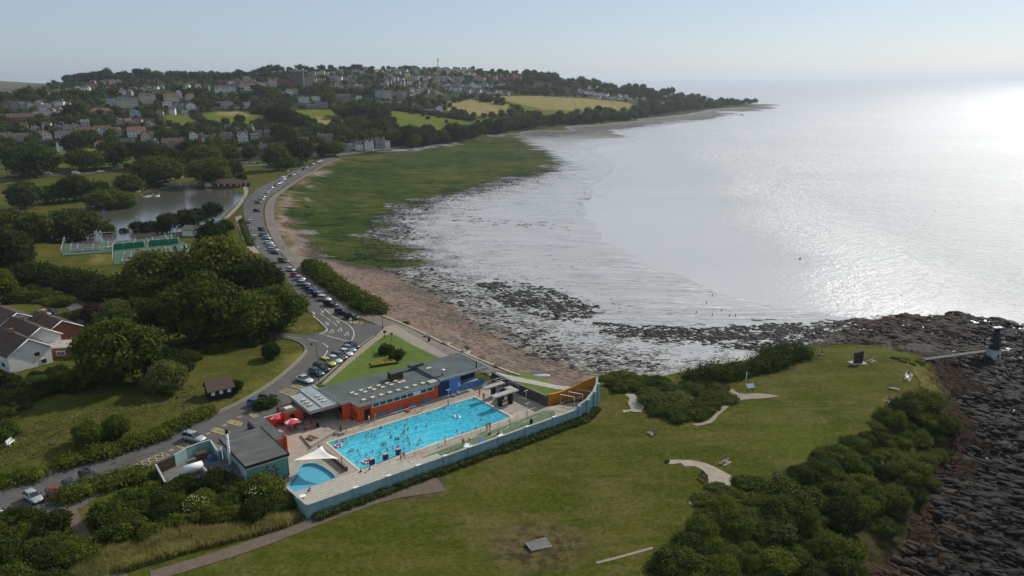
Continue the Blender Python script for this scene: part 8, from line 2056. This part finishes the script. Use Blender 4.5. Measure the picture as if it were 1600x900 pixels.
# -- trees one can tell apart
TL = [(247, 478, 98, 'near0', 'big dark oak in front of the tennis courts'), (334, 414, 58, 'cone0', 'dark cypress at the right end of the tennis courts'), (345, 470, 120, 'neary0', 'broad yellow green tree in the middle of the big clump'), (402, 478, 84, 'near2', 'tree at the road side of the big clump'), (437, 516, 80, 'near1', 'tree bulging over the side road at the clump corner'), (322, 535, 118, 'near3', 'largest round tree at the front of the big clump'), (386, 530, 86, 'near0', 'tree at the front right of the big clump'), (288, 505, 80, 'neard0', 'dark tree between the oak and the front clump'),
 (190, 594, 112, 'near1', 'big tree standing alone beside the white houses'), (262, 592, 62, 'neard1', 'dark tree right of the big lone tree'), (424, 560, 28, 'near2', 'small round tree casting a shadow on the grass wedge'), (186, 518, 62, 'nearp0', 'grey green tree above the big lone tree'), (222, 510, 60, 'neard0', 'dark rounded tree behind the big lone tree'), (262, 612, 62, 'nearp0', 'pale grey green small tree in the left field'), (250, 545, 20, 'midp0', 'small copper tree in front of the clump'),
 (141, 694, 44, 'near3', 'small tree on the left field above the hedge'), (186, 682, 40, 'near0', 'round small tree beside the roadside hedge'), (150, 505, 40, 'midp0', 'dark copper tree by the long hedge'), (367, 613, 26, 'neard1', 'dark bush tree at the right end of the black hut'), (148, 552, 30, 'neary0', 'yellow green tree at the corner of the garages'),
 (12, 428, 80, 'near2', 'large tree at the left edge below the lake'), (-8, 470, 60, 'near1', 'tree cut by the left edge above the white houses'), (20, 378, 62, 'midy0', 'yellow green tree at the left end of the lake'), (66, 378, 56, 'midy0', 'second yellow green tree at the left end of the lake'), (92, 378, 50, 'mid1', 'dark tree between yellow green trees and the willow'), (120, 379, 82, 'wide0', 'spreading leaning tree on the near lake bank'), (166, 330, 54, 'wide1', 'left tree on the lake island'), (192, 329, 46, 'wide0', 'right tree on the lake island'),
 (74, 318, 30, 'mid2', 'leftmost dark tree of the far bank row'), (94, 316, 38, 'mid0', 'second dark tree of the far bank row'), (118, 314, 42, 'mid3', 'third dark tree of the far bank row'), (138, 312, 36, 'mid1', 'rightmost dark tree of the far bank row'), (40, 326, 54, 'midpale0', 'blue green tree left of the far bank row'), (160, 304, 24, 'mid2', 'small tree right of the far bank row'), (204, 305, 42, 'mid0', 'dense tree where the lake narrows'), (246, 291, 74, 'wide1', 'huge domed tree on the far lake bank'), (329, 289, 66, 'wide0', 'domed tree behind the boathouse'), (320, 264, 58, 'wide1', 'broad tree behind the boathouse dome'), (366, 276, 26, 'mid2', 'small tree right of the boathouse dome'), (378, 285, 16, 'mid1', 'small dark tree by the lawn hut'),
 (48, 276, 78, 'wide0', 'huge double crowned tree in the far left park'), (78, 270, 40, 'mid0', 'tree at the right of the huge park tree'), (114, 262, 24, 'mid3', 'small dark park tree left of the group of three'), (128, 265, 36, 'mid2', 'first of three round park trees behind the vans'), (148, 266, 40, 'mid0', 'last of three round park trees behind the vans'), (178, 262, 44, 'mid1', 'dark fir like tree in the park centre'), (168, 250, 30, 'mid3', 'dark tree high in the park centre'), (200, 250, 34, 'mid1', 'dark tree right of the park centre'), (118, 245, 36, 'mid3', 'dark tree below the white garage'), (234, 262, 42, 'mid3', 'tall dark tree left of the big park gap'), (252, 264, 44, 'mid1', 'tall dark conifer like tree by the village'), (268, 272, 40, 'mid3', 'low dark tree falling to the lake bank'), (212, 258, 9, 'mid0', 'thin young tree left of its pair'), (221, 257, 11, 'mid2', 'thin young tree right of its pair'), (200, 264, 12, 'mid0', 'small round bush tree on the park road'),
 (300, 252, 40, 'mid1', 'tree at the right of the brown balcony building'), (340, 254, 46, 'mid2', 'tree above the broad boathouse tree'), (360, 255, 36, 'mid0', 'tree at the left end of the far car park'), (388, 250, 24, 'mid1', 'tree behind the far car park'), (434, 266, 46, 'mid2', 'large tree at the end of the far car park'), (448, 266, 30, 'mid0', 'rounder tree beside the car park end'), (470, 258, 42, 'mid3', 'dark tree beside the bay road end'), (505, 246, 26, 'mid1', 'tree behind the road end car bays'), (524, 244, 30, 'mid0', 'dark tree beside the white marquee'), (450, 232, 38, 'mid2', 'tree among houses above the road end'), (440, 222, 34, 'mid1', 'tree left of the red gabled house'),
 (266, 366, 36, 'pine0', 'flat topped cedar on the near lake bank'), (255, 367, 26, 'mid1', 'dark tree at the foot of the cedar'), (292, 362, 36, 'mid3', 'first dark pine right of the cedar'), (312, 357, 34, 'pine0', 'second dark pine right of the cedar'), (333, 350, 36, 'pine0', 'third dark pine right of the cedar'), (352, 366, 26, 'mid1', 'dark pine nearest the bay road'), (194, 368, 14, 'mid1', 'small lone round tree behind the courts'), (172, 370, 22, 'mid2', 'small bushy tree behind the left court'), (216, 367, 22, 'mid3', 'low dark tree behind the middle court'), (236, 367, 26, 'mid1', 'low dark tree behind the right court'),
 (375, 196, 19, 'mid2', 'lone round tree on the round field'), (403, 196, 13, 'mid0', 'smaller lone tree on the round field'), (419, 197, 16, 'mid1', 'bushy tree at the right end of the round field'), (437, 197, 34, 'mid3', 'large tree left of the middle field'), (452, 199, 34, 'mid1', 'dark tree at the left hedge of the middle field'), (430, 190, 26, 'mid0', 'tall tree above the left hedge of the middle field'), (515, 166, 26, 'mid2', 'large pale tree above the middle field'), (382, 160, 15, 'mid3', 'dark tree above the round field'), (252, 158, 12, 'mid1', 'dark tree against the cream terrace'), (128, 182, 26, 'mid2', 'big tree in the school grounds'), (112, 184, 24, 'mid1', 'darker tree in the school grounds'),
 (935, 178, 13, 'mid3', 'tall dark tree rising from the shore below the long straw field'), (719, 218, 26, 'mid1', 'leftmost tree of the shore clump right of the field')]
for x, y, w, k, l in TL: tree(x, y, w, k, 1.0, l, group='trees of the park and lake' if y > 240 and x < 600 else 'trees on the hillside')
CAND = []
def line(pts, n, w, jy=1.5, keys=('mid', 'far')):
 for i in range(n):
  f = (i + rnd.random()) / n * (len(pts) - 1); k = min(int(f), len(pts) - 2); g = f - k
  CAND.append((pts[k][0] * (1 - g) + pts[k + 1][0] * g, pts[k][1] * (1 - g) + pts[k + 1][1] * g + rnd.uniform(-jy, jy), rnd.uniform(*w), 1))
line([(532, 182), (560, 184), (604, 190)], 14, (20, 30), 3); line([(465, 196), (490, 208), (520, 216), (560, 212), (600, 206), (612, 200)], 30, (14, 24), 4); line([(480, 222), (560, 220)], 8, (14, 22), 3)
line([(605, 228), (622, 226), (650, 229), (690, 225), (722, 216)], 17, (16, 30), 2); line([(722, 214), (760, 208), (800, 202), (830, 196)], 20, (16, 28), 4); line([(790, 200), (800, 190), (840, 186)], 9, (12, 20), 3); line([(830, 197), (880, 194), (940, 189), (1000, 184)], 28, (9, 15), 2)
line([(870, 185), (905, 188), (925, 184)], 7, (9, 13), 2); line([(1000, 183), (1060, 173), (1110, 166), (1190, 160)], 36, (8, 14), 1.5); line([(640, 216), (655, 226), (670, 222)], 7, (18, 28), 4); line([(748, 158), (775, 162), (790, 164)], 8, (7, 10), 1)
line([(100, 131), (140, 126), (200, 123), (300, 122), (360, 124)], 46, (11, 17), 3); line([(360, 122), (420, 114), (480, 111), (560, 109), (640, 107)], 40, (8, 16), 1); line([(640, 106), (760, 107), (820, 112)], 22, (6, 10), .8); line([(800, 110), (860, 118), (960, 134), (1060, 147), (1160, 158)], 85, (12, 18), 2)
line([(820, 118), (900, 134), (1000, 147), (1100, 158)], 120, (10, 15), 7); line([(790, 140), (830, 148), (870, 146)], 18, (9, 13), 4); line([(640, 160), (700, 165), (740, 150), (790, 158)], 18, (9, 15), 4); line([(640, 178), (700, 190), (780, 200)], 9, (5, 9), 4)
line([(210, 186), (225, 200), (300, 204), (305, 200)], 12, (9, 15), 2); line([(300, 172), (310, 188), (350, 198), (440, 203)], 22, (5, 8), .8); line([(0, 160), (100, 155), (180, 150)], 20, (12, 20), 5); line([(280, 150), (330, 158), (300, 165)], 14, (12, 20), 5); line([(400, 150), (450, 160), (420, 175), (400, 172)], 20, (14, 22), 5)
line([(460, 145), (520, 148), (600, 146)], 22, (12, 18), 4); line([(0, 208), (60, 206), (120, 200)], 10, (12, 18), 3); line([(210, 228), (250, 222), (330, 205), (400, 200)], 16, (9, 15), 4); line([(330, 232), (400, 232), (440, 228)], 12, (12, 18), 4); line([(0, 232), (30, 234), (80, 228), (150, 225)], 12, (12, 18), 3); line([(0, 195), (25, 205), (60, 196)], 8, (13, 20), 4)
HILL_W = GW(HILLG)
fld = [[(p.x, p.y) for p in GW(f)] for f in FIELDS[:7] + FIELDS[8:9]]
def inpoly(x, y, P):
 c = False
 for i in range(len(P)):
  (x0, y0), (x1, y1) = P[i], P[(i + 1) % len(P)]
  if (y0 > y) != (y1 > y) and x < (x1 - x0) * (y - y0) / (y1 - y0) + x0: c = not c
 return c
hpx = [(-60, 245), (0, 240), (100, 228), (230, 228), (330, 240), (420, 246), (520, 236), (600, 234), (700, 222), (790, 203), (900, 192), (1000, 185), (1100, 171), (1190, 160.5), (1100, 152), (1000, 139), (900, 127), (850, 118), (800, 112), (690, 106.5), (560, 108), (430, 111), (250, 117), (150, 122), (80, 133), (0, 147), (-60, 152)]
tries = 0
while len(CAND) < 3600 and tries < 30000:
 tries += 1
 x, y = rnd.uniform(-60, 1190), 105 + 140 * rnd.random() ** 1.5
 if not inpoly(x, y, hpx) or any(inpoly(x, y, f) for f in FIELDS): continue
 if y > 155 and inpoly(x, y, [(210, 180), (330, 180), (330, 205), (240, 205)]) and rnd.random() < .7: continue
 est = 600 if y > 225 else 66 * F_PX / max(18, (y - 118)) * .8
 CAND.append((x, y, F_PX * rnd.uniform(5, 12) / max(600, min(est, 1600)), 0))
HOUSE_XY = [(o.location.x, o.location.y) for o in col.objects if o.get('category') in ('house', 'tower block')]
hx = np.array(HOUSE_XY)
BIG = []; SMALL = []
for x, y, w, imp in CAND:
 p = G(x, y); r_ = w / 2 * p.y / F_PX
 if not imp or True:
  dv_ = hx - np.array([p.x, p.y]); dd_ = np.hypot(dv_[:, 0], dv_[:, 1])
  fr = p.length; ah = (dv_[:, 0] * p.x + dv_[:, 1] * p.y) / fr      # houses standing behind the tree
  lat = np.abs(dv_[:, 0] * p.y - dv_[:, 1] * p.x) / fr
  if (dd_ < 4 + r_ * .8).any(): continue
  if ((ah > 0) & (ah < 26 + r_) & (lat < 4 + r_)).any():
   if rnd.random() < .8: continue
 if p.y > 2400: continue
 r_ = min(r_, 10)
 (BIG if len(BIG) + len(TL) < 296 and (imp and w > 7.5 or w > 15) else SMALL).append((x, y, w, p, r_))
for x, y, w, p, r_ in BIG:
 k = rnd.choices(['far0', 'far1', 'far2', 'far3', 'farcone', 'farp', 'mid0', 'mid1'], [4, 4, 4, 4, 1, .5, 2, 2])[0]
 if p.y < 900: k = rnd.choice(['mid0', 'mid1', 'mid2', 'mid3', 'mid3', 'mid1'])
 o = tree(x, y, w, k, rnd.uniform(.85, 1.1), '-', group='trees on the hillside', world=p)
 if r_ * 2 * F_PX / p.y < w: o.scale = (r_, r_, r_)
 AUTO.append((o, {'farcone': 'pointed tree', 'farp': 'copper tree'}.get(k, 'darker round tree' if k[-1] in '13' else 'round green tree'), x, y))
protos = []
for i in range(5):
 me = leaf_mesh('w', crown_lobes(80 + i, 1.5 + .1 * i, 6, 'round', .5), 26, .26, M['leaf_far'], 80 + i)
 v = np.empty(len(me.vertices) * 3, np.float32); me.vertices.foreach_get('co', v); f = np.empty(len(me.polygons) * 3, np.int32); me.loops.foreach_get('vertex_index', f)
 protos.append((v.reshape(-1, 3), f.reshape(-1, 3))); bpy.data.meshes.remove(me)
Vs, Fs, off = [], [], 0
rs = np.random.RandomState(3)
for x, y, w, p, r_ in SMALL:
 v, f = protos[rs.randint(5)]; a = rs.rand() * 6.28; c_, s_ = math.cos(a), math.sin(a)
 q = np.stack([v[:, 0] * c_ - v[:, 1] * s_, v[:, 0] * s_ + v[:, 1] * c_, v[:, 2]], 1) * r_ * [1, 1, rs.uniform(.8, 1.1)] + [p.x, p.y, p.z - .5]
 Vs.append(q); Fs.append(f + off); off += len(v)
Vs = np.concatenate(Vs); Fs = np.concatenate(Fs)
me = bpy.data.meshes.new('woodland'); me.vertices.add(len(Vs)); me.vertices.foreach_set('co', Vs.astype(np.float32).ravel())
me.loops.add(len(Fs) * 3); me.loops.foreach_set('vertex_index', Fs.astype(np.int32).ravel()); me.polygons.add(len(Fs))
me.polygons.foreach_set('loop_start', (np.arange(len(Fs)) * 3).astype(np.int32)); me.polygons.foreach_set('loop_total', np.full(len(Fs), 3, np.int32)); me.materials.append(M['leaf_far']); me.update(calc_edges=True)
tag(link('woodland', me), 'dense small trees filling the hillside between the houses', 'woodland', None, 'stuff')
# -- bushes and scrub
BUSH = {}
def bush_proto(key, seed, mat, hk, n=22, per=420, size=.075):
 rs = random.Random(seed); L = []
 for k in range(n):
  a = k * 2.4; q = math.sqrt((k + .3) / n) * .74; r = rs.uniform(.15, .40)
  L.append((np.array([math.cos(a) * q, math.sin(a) * q, hk * (.40 + .35 * (1 - q)) * rs.uniform(.65, 1.35)]), np.array([r, r, r * max(hk, .6) * .95])))
 BUSH[key] = leaf_mesh('bush', L, per, size, M[mat], seed)
for i, (m_, hk) in enumerate((('leaf_gorse', .75), ('leaf_mid', .85), ('leaf_dark', .8), ('leaf_gorse', .6), ('leaf_mid', .7), ('leaf_pale', .7))): bush_proto(i, 90 + i, m_, hk)
bush_proto('low', 99, 'reeds', .35, 12, 420, .06)
def bush(px, py, r, k, label, group, sink=.3, hk=1.0, name='bush', cat='bush'):
 p = G(px, py); o = link(name, BUSH[k], None, (p.x, p.y, p.z - sink), rnd.random() * 6.28); o.scale = (r, r * rnd.uniform(.85, 1.15), r * hk)
 if label: tag(o, label, cat, group)
 return o
def thicket(poly, rad, ks, what, group, land=None, hk=(1, 1), seed=4, dens=.66):
 """bushes packed into a pixel outline"""
 rs = random.Random(seed); P = [(p.x, p.y) for p in GW(poly)]; xs, ys = [p[0] for p in P], [p[1] for p in P]
 pts = []; tr_ = 0
 A = abs(sum(P[i][0] * P[(i + 1) % len(P)][1] - P[(i + 1) % len(P)][0] * P[i][1] for i in range(len(P)))) / 2
 while tr_ < 6000:
  tr_ += 1; x, y = rs.uniform(min(xs), max(xs)), rs.uniform(min(ys), max(ys)); r = rs.uniform(*rad)
  if not inpoly(x, y, P): continue
  if any((x - a) ** 2 + (y - b) ** 2 < ((r + c_) * dens) ** 2 for a, b, c_ in pts): continue
  pts.append((x, y, r))
 out = []
 for x, y, r in pts:
  z = H(x, y); q = pix((x, y, z)); k = rs.choice(ks)
  o = link('bush', BUSH[k], None, (x, y, z - .3), rs.random() * 6.28); o.scale = (r, r * rs.uniform(.85, 1.15), r * rs.uniform(*hk)); tag(o, '-', 'bush', group)
  out.append((q[1], q[0], o, k))
 g = defaultdict(list)
 for py, px, o, k in out: g[{0: 'olive', 1: 'green', 2: 'dark', 3: 'low olive', 4: 'round green', 5: 'pale', 'low': 'weedy'}[k]].append((px, py, o))
 for nm, L in g.items():
  L.sort(key=lambda t_: t_[0])
  for i, (px, py, o) in enumerate(L): o['label'] = f'{ordw(i)} {nm} {what}' if len(L) > 1 else f'only {nm} {what}'.replace('from the left ', '')
 return out
thicket([(1045, 930), (1050, 880), (1072, 835), (1100, 808), (1140, 795), (1180, 792), (1225, 780), (1290, 775), (1330, 800), (1350, 850), (1290, 930)], (1.8, 4.4), [1, 4, 1, 0, 2, 5], 'bush from the left in the bottom right scrub', 'scrub at the bottom right', hk=(.65, 1.15), dens=.56)
thicket([(1232, 748), (1262, 725), (1300, 700), (1345, 682), (1372, 655), (1400, 634), (1450, 632), (1476, 660), (1474, 700), (1452, 745), (1420, 790), (1370, 830), (1335, 800), (1290, 775)], (1.8, 3.9), [0, 3, 2, 1, 0], 'bush from the left on the point scrub slope', 'scrub on the slope of the point', seed=7, hk=(.65, 1.1), dens=.56)
thicket([(1075, 785), (1110, 768), (1150, 756), (1232, 752), (1240, 770), (1180, 785), (1120, 795)], (2.2, 3.2), [3, 5, 3], 'bush from the left behind the curved path', 'low scrub behind the curved path', seed=9, hk=(.6, .8))
thicket([(1000, 640), (1010, 618), (1040, 606), (1090, 602), (1125, 607), (1134, 625), (1118, 645), (1080, 657), (1030, 655)], (2.6, 3.8), [5, 3, 0, 5], 'bush from the left in the round headland thicket', 'round thicket on the headland', seed=11, hk=(.55, .75))
thicket([(938, 594), (960, 590), (1010, 594), (1050, 600), (1010, 622), (985, 612), (950, 606)], (2.0, 3.2), [1, 3, 0], 'bush from the left between ochre wall and thicket', 'bushes beside the ochre wall', seed=12, hk=(.6, .9))
thicket([(165, 815), (200, 782), (250, 766), (330, 760), (400, 772), (448, 782), (452, 798), (420, 812), (330, 822), (250, 838), (175, 855)], (2.3, 3.8), [1, 2, 4, 0], 'bush from the left in front of the service yard', 'bushes in front of the service yard', seed=13, hk=(.8, 1.1))
thicket([(-60, 830), (0, 815), (60, 812), (100, 830), (130, 870), (120, 930), (-60, 930)], (2.3, 3.8), [1, 2, 0, 4], 'bush from the left in the bottom left corner', 'bushes in the bottom left corner', seed=14, hk=(.7, 1.0))
thicket([(20, 600), (60, 590), (110, 580), (140, 592), (120, 610), (60, 622), (24, 640)], (2.0, 3.4), [2, 1, 5], 'bush from the left below the white houses', 'bushes below the white houses', seed=15)
thicket([(-60, 590), (5, 600), (18, 640), (10, 690), (-60, 700)], (2.5, 4), [2, 1], 'bush from the left at the left field edge', 'bushes at the left field edge', seed=16)
thicket([(100, 505), (150, 520), (150, 545), (120, 540), (95, 525)], (1.6, 2.6), [1, 5, 4], 'bush from the left in the house gardens', 'garden bushes', seed=17)
thicket([(0, 455), (60, 452), (90, 462), (110, 480), (60, 476), (0, 470)], (2.0, 3.2), [1, 4, 5], 'bush from the left above the house lawn', 'bushes above the house lawn', seed=18)
thicket([(210, 520), (250, 525), (240, 560), (285, 545), (300, 560), (280, 590), (240, 600)], (2.2, 3.6), [2, 2, 1], 'bush from the left under the big clump', 'bushes under the big clump', seed=19)
thicket([(295, 555), (400, 540), (420, 530), (415, 524), (330, 535), (290, 545)], (1.8, 2.8), [2, 1], 'bush from the left along the clump foot', 'bushes along the clump foot', seed=20)
thicket([(1385, 560), (1445, 566), (1460, 600), (1452, 625), (1435, 620), (1442, 590), (1425, 572)], (.9, 1.6), ['low', 3], 'bush from the left along the cliff lip', 'weeds along the cliff lip', seed=21, hk=(.6, .9), dens=.9)
for pts, w, h, mt, l, g in (([(486, 420), (500, 432), (520, 447), (545, 464), (570, 480), (592, 490)], 5.5, 3.0, 'leaf_mid', 'long dark hedge between the bay promenade and the shingle', None),
      ([(1092, 596), (1130, 590), (1180, 578), (1230, 562), (1264, 553)], 6.5, 2.9, 'leaf_mid', 'long hedge along the north edge of the headland lawn', None),
      ([(106, 782), (150, 764), (190, 752), (240, 742)], 4.2, 2.0, 'leaf_mid', 'hedge on the near side of the lower road beside the yard', 'roadside hedges'), ([(102, 727), (150, 714), (200, 699), (260, 677), (335, 643)], 3.2, 1.7, 'leaf_mid', 'long hedge on the far side of the lower road', 'roadside hedges'),
      ([(-40, 768), (0, 757), (40, 748), (70, 741)], 3.2, 1.6, 'leaf_mid', 'short hedge on the far side of the road at the left edge', 'roadside hedges'), ([(48, 440), (90, 445), (130, 452), (170, 466), (205, 476)], 7.5, 4.6, 'leaf_dark', 'tall dark hedge below the court lawn', None),
      ([(5, 474), (70, 470)], 2.5, 2.2, 'leaf_mid', 'square clipped hedge above the house lawn', None), ([(95, 500), (130, 494)], 2.5, 1.6, 'leaf_mid', 'low hedge beside the parked silver car', None), ([(405, 640), (418, 634), (430, 629)], 1.8, 1.7, 'leaf_dark', 'small dark hedge behind the orange kiosk', None),
      ([(378, 346), (384, 365), (392, 385)], 1.4, 1.0, 'leaf_mid', 'thin hedge beside the path at the courts', None), ([(455, 176), (452, 185), (470, 193), (500, 203)], 5, 3, 'leaf_far', 'field hedge left of the middle field', 'field hedges'), ([(305, 182), (320, 192), (345, 198), (400, 202), (436, 203)], 5, 3, 'leaf_far', 'field hedge below the round field', 'field hedges'), ([(612, 170), (650, 176), (700, 183), (740, 188)], 6, 3.5, 'leaf_far', 'field hedge above the shore field', 'field hedges')):
 hedge(GW(pts), w, h, mt, 'hedge', l, 'hedge', group=g, seed=len(l))
hedge([PL(a, b) for a, b in ((-12, 21.9), (0, 21.8), (12, 21.9), (24, 22.0), (36, 22.1), (44, 22.0), (50, 19.6))], [1.2, 1.1, 1.6, 2.0, 2.0, 2.6, 2.6], .75, 'reeds', 'weed_strip', 'strip of dark weeds along the foot of the turquoise wall', 'weeds', seed=5)
def one_bush(x, y, w, hk, mat, l, seed, n=9): blob_bush(x, y, w, hk, mat, label=l, seed=seed, n=n)
one_bush(602, 553, 27, 1.15, 'leaf_dark', 'left of two clipped dark bushes on the café lawn', 3); one_bush(619, 562, 28, 1.15, 'leaf_dark', 'right of two clipped dark bushes on the café lawn', 4)
one_bush(437, 657, 12, 1.2, 'leaf_yellow', 'small yellow green shrub by the orange screen wall', 5); one_bush(414, 634, 22, .7, 'leaf_pale', 'pale shrub in front of the grey blue car', 6); one_bush(1042, 722, 10, .6, 'reeds', 'small weedy clump at the end of the curved path', 7); one_bush(1152, 625, 10, .7, 'leaf_yellow', 'yellowish tuft beside the trodden path', 8)
one_bush(635, 506, 12, .6, 'leaf_yellow', 'green tuft on the edge of the shingle by the promenade', 9); one_bush(730, 545, 10, .6, 'leaf_yellow', 'green tuft between picnic tables and shingle', 10); one_bush(300, 800, 34, .9, 'leaf_pale', 'pale elder in flower in front of the yard', 11, 12)
for x, y, w, s_ in ((306, 803, 30, 5), (402, 790, 34, 6)):
 p = G(x, y); mb = MB(); rr_ = random.Random(s_)
 for k in range(40):
  a, q = rr_.uniform(0, 6.28), rr_.random() ** .5 * 2.0; mb.ball((math.cos(a) * q, math.sin(a) * q, 2.9 - q * q * .3 + rr_.uniform(-.1, .3)), (.09, .09, .05), 6, 3)
 tag(mb.build('blossom', M['blossom'], None, tuple(p)), ['cream blossom on the elder in front of the yard', 'cream blossom on the bush by the turquoise corner'][s_ - 5], 'blossom')
fb = thing('flower_bed', 'yellow flower bed behind a low dark wall on the café lawn', 'flower bed', tuple(G(600, 572)), RZ - .25)
mb = MB(); rr_ = random.Random(2)
for k in range(170): mb.ball((rr_.uniform(-2.9, 2.9), rr_.uniform(-.2, 2.2), rr_.uniform(.35, .8)), (.15, .15, .12), 5, 3)
mb.build('flowers', M['yflower'], fb); MB().box(-3, 3, -.2, 2.3, -.1, .45).build('soil', M['timber_dark'], fb); MB().box(-3.4, 3.4, -.55, -.25, -.2, .75).build('bed_wall', M['timber_dark'], fb)
def rocks(polys, n, size, mats, label, seed, strat=R(-28), zmax=2.8, name='loose_rock', cap=5):
 rs = np.random.RandomState(seed); bm = bmesh.new(); bmesh.ops.create_icosphere(bm, subdivisions=1, radius=1)
 bv = np.array([v.co[:] for v in bm.verts]); bf = np.array([[v.index for v in f.verts] for f in bm.faces]); bm.free()
 Vs, Fs, Ms, o = [], [], [], 0
 for poly, k in zip(polys, n):
  P = [(p.x, p.y) for p in GW(poly)]; xs, ys = [p[0] for p in P], [p[1] for p in P]; c = 0; tr_ = 0
  while c < k and tr_ < k * 30:
   tr_ += 1; x, y = rs.uniform(min(xs), max(xs)), rs.uniform(min(ys), max(ys))
   if not inpoly(x, y, P): continue
   if vnoise(np.array([x / 9.]), np.array([y / 5.]))[0] < rs.rand() * .8: continue
   z = H(x, y)
   if z > zmax or z < -.3: continue
   s_ = size * min(cap, math.exp(rs.randn() * .85)); a = strat + rs.randn() * .5; q = bv * (1 + .28 * rs.randn(len(bv), 1)) * [s_ * 2.2, s_ * .85, min(s_, .45) * .55]
   q = np.stack([q[:, 0] * math.cos(a) - q[:, 1] * math.sin(a) + x, q[:, 0] * math.sin(a) + q[:, 1] * math.cos(a) + y, q[:, 2] + q[:, 1] * .3 + z], 1)
   Vs.append(q); Fs.append(bf + o); o += len(bv); c += 1; Ms.append(0 if pix((x, y, z))[0] + rs.randn() * 25 > (1490 if y > 130 else 1450) or len(mats) == 1 else 1)
 V = np.concatenate(Vs); F_ = np.concatenate(Fs); me = bpy.data.meshes.new(name); me.vertices.add(len(V)); me.vertices.foreach_set('co', V.astype(np.float32).ravel()); m_ = len(F_)
 me.loops.add(m_ * 3); me.loops.foreach_set('vertex_index', F_.astype(np.int32).ravel()); me.polygons.add(m_); me.polygons.foreach_set('loop_start', (np.arange(m_) * 3).astype(np.int32)); me.polygons.foreach_set('loop_total', np.full(m_, 3, np.int32))
 for m__ in mats: me.materials.append(m__)
 me.polygons.foreach_set('material_index', np.repeat(Ms, len(bf)).astype(np.int32)); me.update(calc_edges=True)
 return tag(link(name, me), label, 'rocks', None, 'stuff')
rk1 = plain('wet_black_rock', (.008, .007, .006), .8, var=.6, sc_=.8, spec=.12); rk2 = plain('brown_rock', (.038, .023, .014), .9, var=.5, sc_=.8, spec=.15)
rocks([[(1345, 502), (1450, 490), (1575, 502), (1700, 560), (1500, 585), (1440, 560), (1300, 541)], [(1475, 580), (1700, 560), (1900, 900), (1900, 1100), (1300, 1100), (1380, 860), (1465, 740)]], [9500, 17000], .19, [rk1, rk2], 'jagged black and brown rocks of the foreshore round the point', 1)
rocks(WEED[:2] + [STONE], [1300, 2400, 2600], .26, [plain('weedy_stone', (.030, .029, .024), .85, var=.5, spec=.2)], 'dark weedy stones scattered over the mud', 2, R(5), cap=1.9)
def tufts(poly, n, h, mat, label, seed):
 rs = np.random.RandomState(seed); P = [(p.x, p.y) for p in GW(poly)]; xs, ys = [p[0] for p in P], [p[1] for p in P]; V = []; Fc = []
 k = 0
 while k < n:
  x, y = rs.uniform(min(xs), max(xs)), rs.uniform(min(ys), max(ys))
  if not inpoly(x, y, P): continue
  z = H(x, y); hh = h * (.5 + rs.rand()) * (.5 + vnoise(np.array([x / 3.]), np.array([y / 3.]))[0]); k += 1
  for j in range(6):
   a = rs.rand() * 6.28; dx, dy = math.cos(a), math.sin(a); w = .035 * (1 + math.hypot(x, y) / 150); b0 = len(V); bx_, by_ = x + rs.randn() * .15, y + rs.randn() * .15
   V += [(bx_ - dy * w, by_ + dx * w, z), (bx_ + dy * w, by_ - dx * w, z), (bx_ + dx * hh * .35, by_ + dy * hh * .35, z + hh)]; Fc.append((b0, b0 + 1, b0 + 2))
 mb = MB(); mb.add(V, Fc); return tag(mb.build('long_grass', M[mat]), label, 'grass', None, 'stuff')
tufts([(170, 862), (250, 842), (330, 828), (430, 815), (470, 805), (455, 822), (400, 838), (300, 862), (200, 892), (150, 900)], 5200, .95, 'longgrass', 'pale long grass on the bank beside the tarmac path', 1)
tufts([(110, 905), (125, 880), (150, 868), (170, 900), (175, 930)], 900, .9, 'longgrass', 'pale long grass beside the path at the bottom left', 2)
tufts([(0, 690), (80, 650), (200, 625), (300, 600), (330, 620), (260, 655), (120, 700), (0, 735)], 1600, .35, 'longgrass', 'brownish rough grass over the left field', 3)
tufts([(1425, 575), (1448, 580), (1462, 600), (1460, 650), (1448, 650), (1440, 610)], 1100, .6, 'longgrass', 'rusty grass along the cliff lip', 4)
auto_labels()
for o in list(col.objects):
 if o.get('label') == 'x': pass
# -- haze: one closed box of thin air round everything
t = newmat('sea_haze')
t.n.remove(t.b)
pv = t.n.new('ShaderNodeVolumePrincipled')
pv.inputs['Color'].default_value = (.80, .88, 1.0, 1)
pv.inputs['Density'].default_value = 6.2e-5
pv.inputs['Anisotropy'].default_value = .35
t.l.new(pv.outputs[0], t.n['Material Output'].inputs['Volume'])
hz = MB().box(-27000, 27000, -900, 30000, -40, 190).build('haze', t.mat)
tag(hz, kind='stuff')
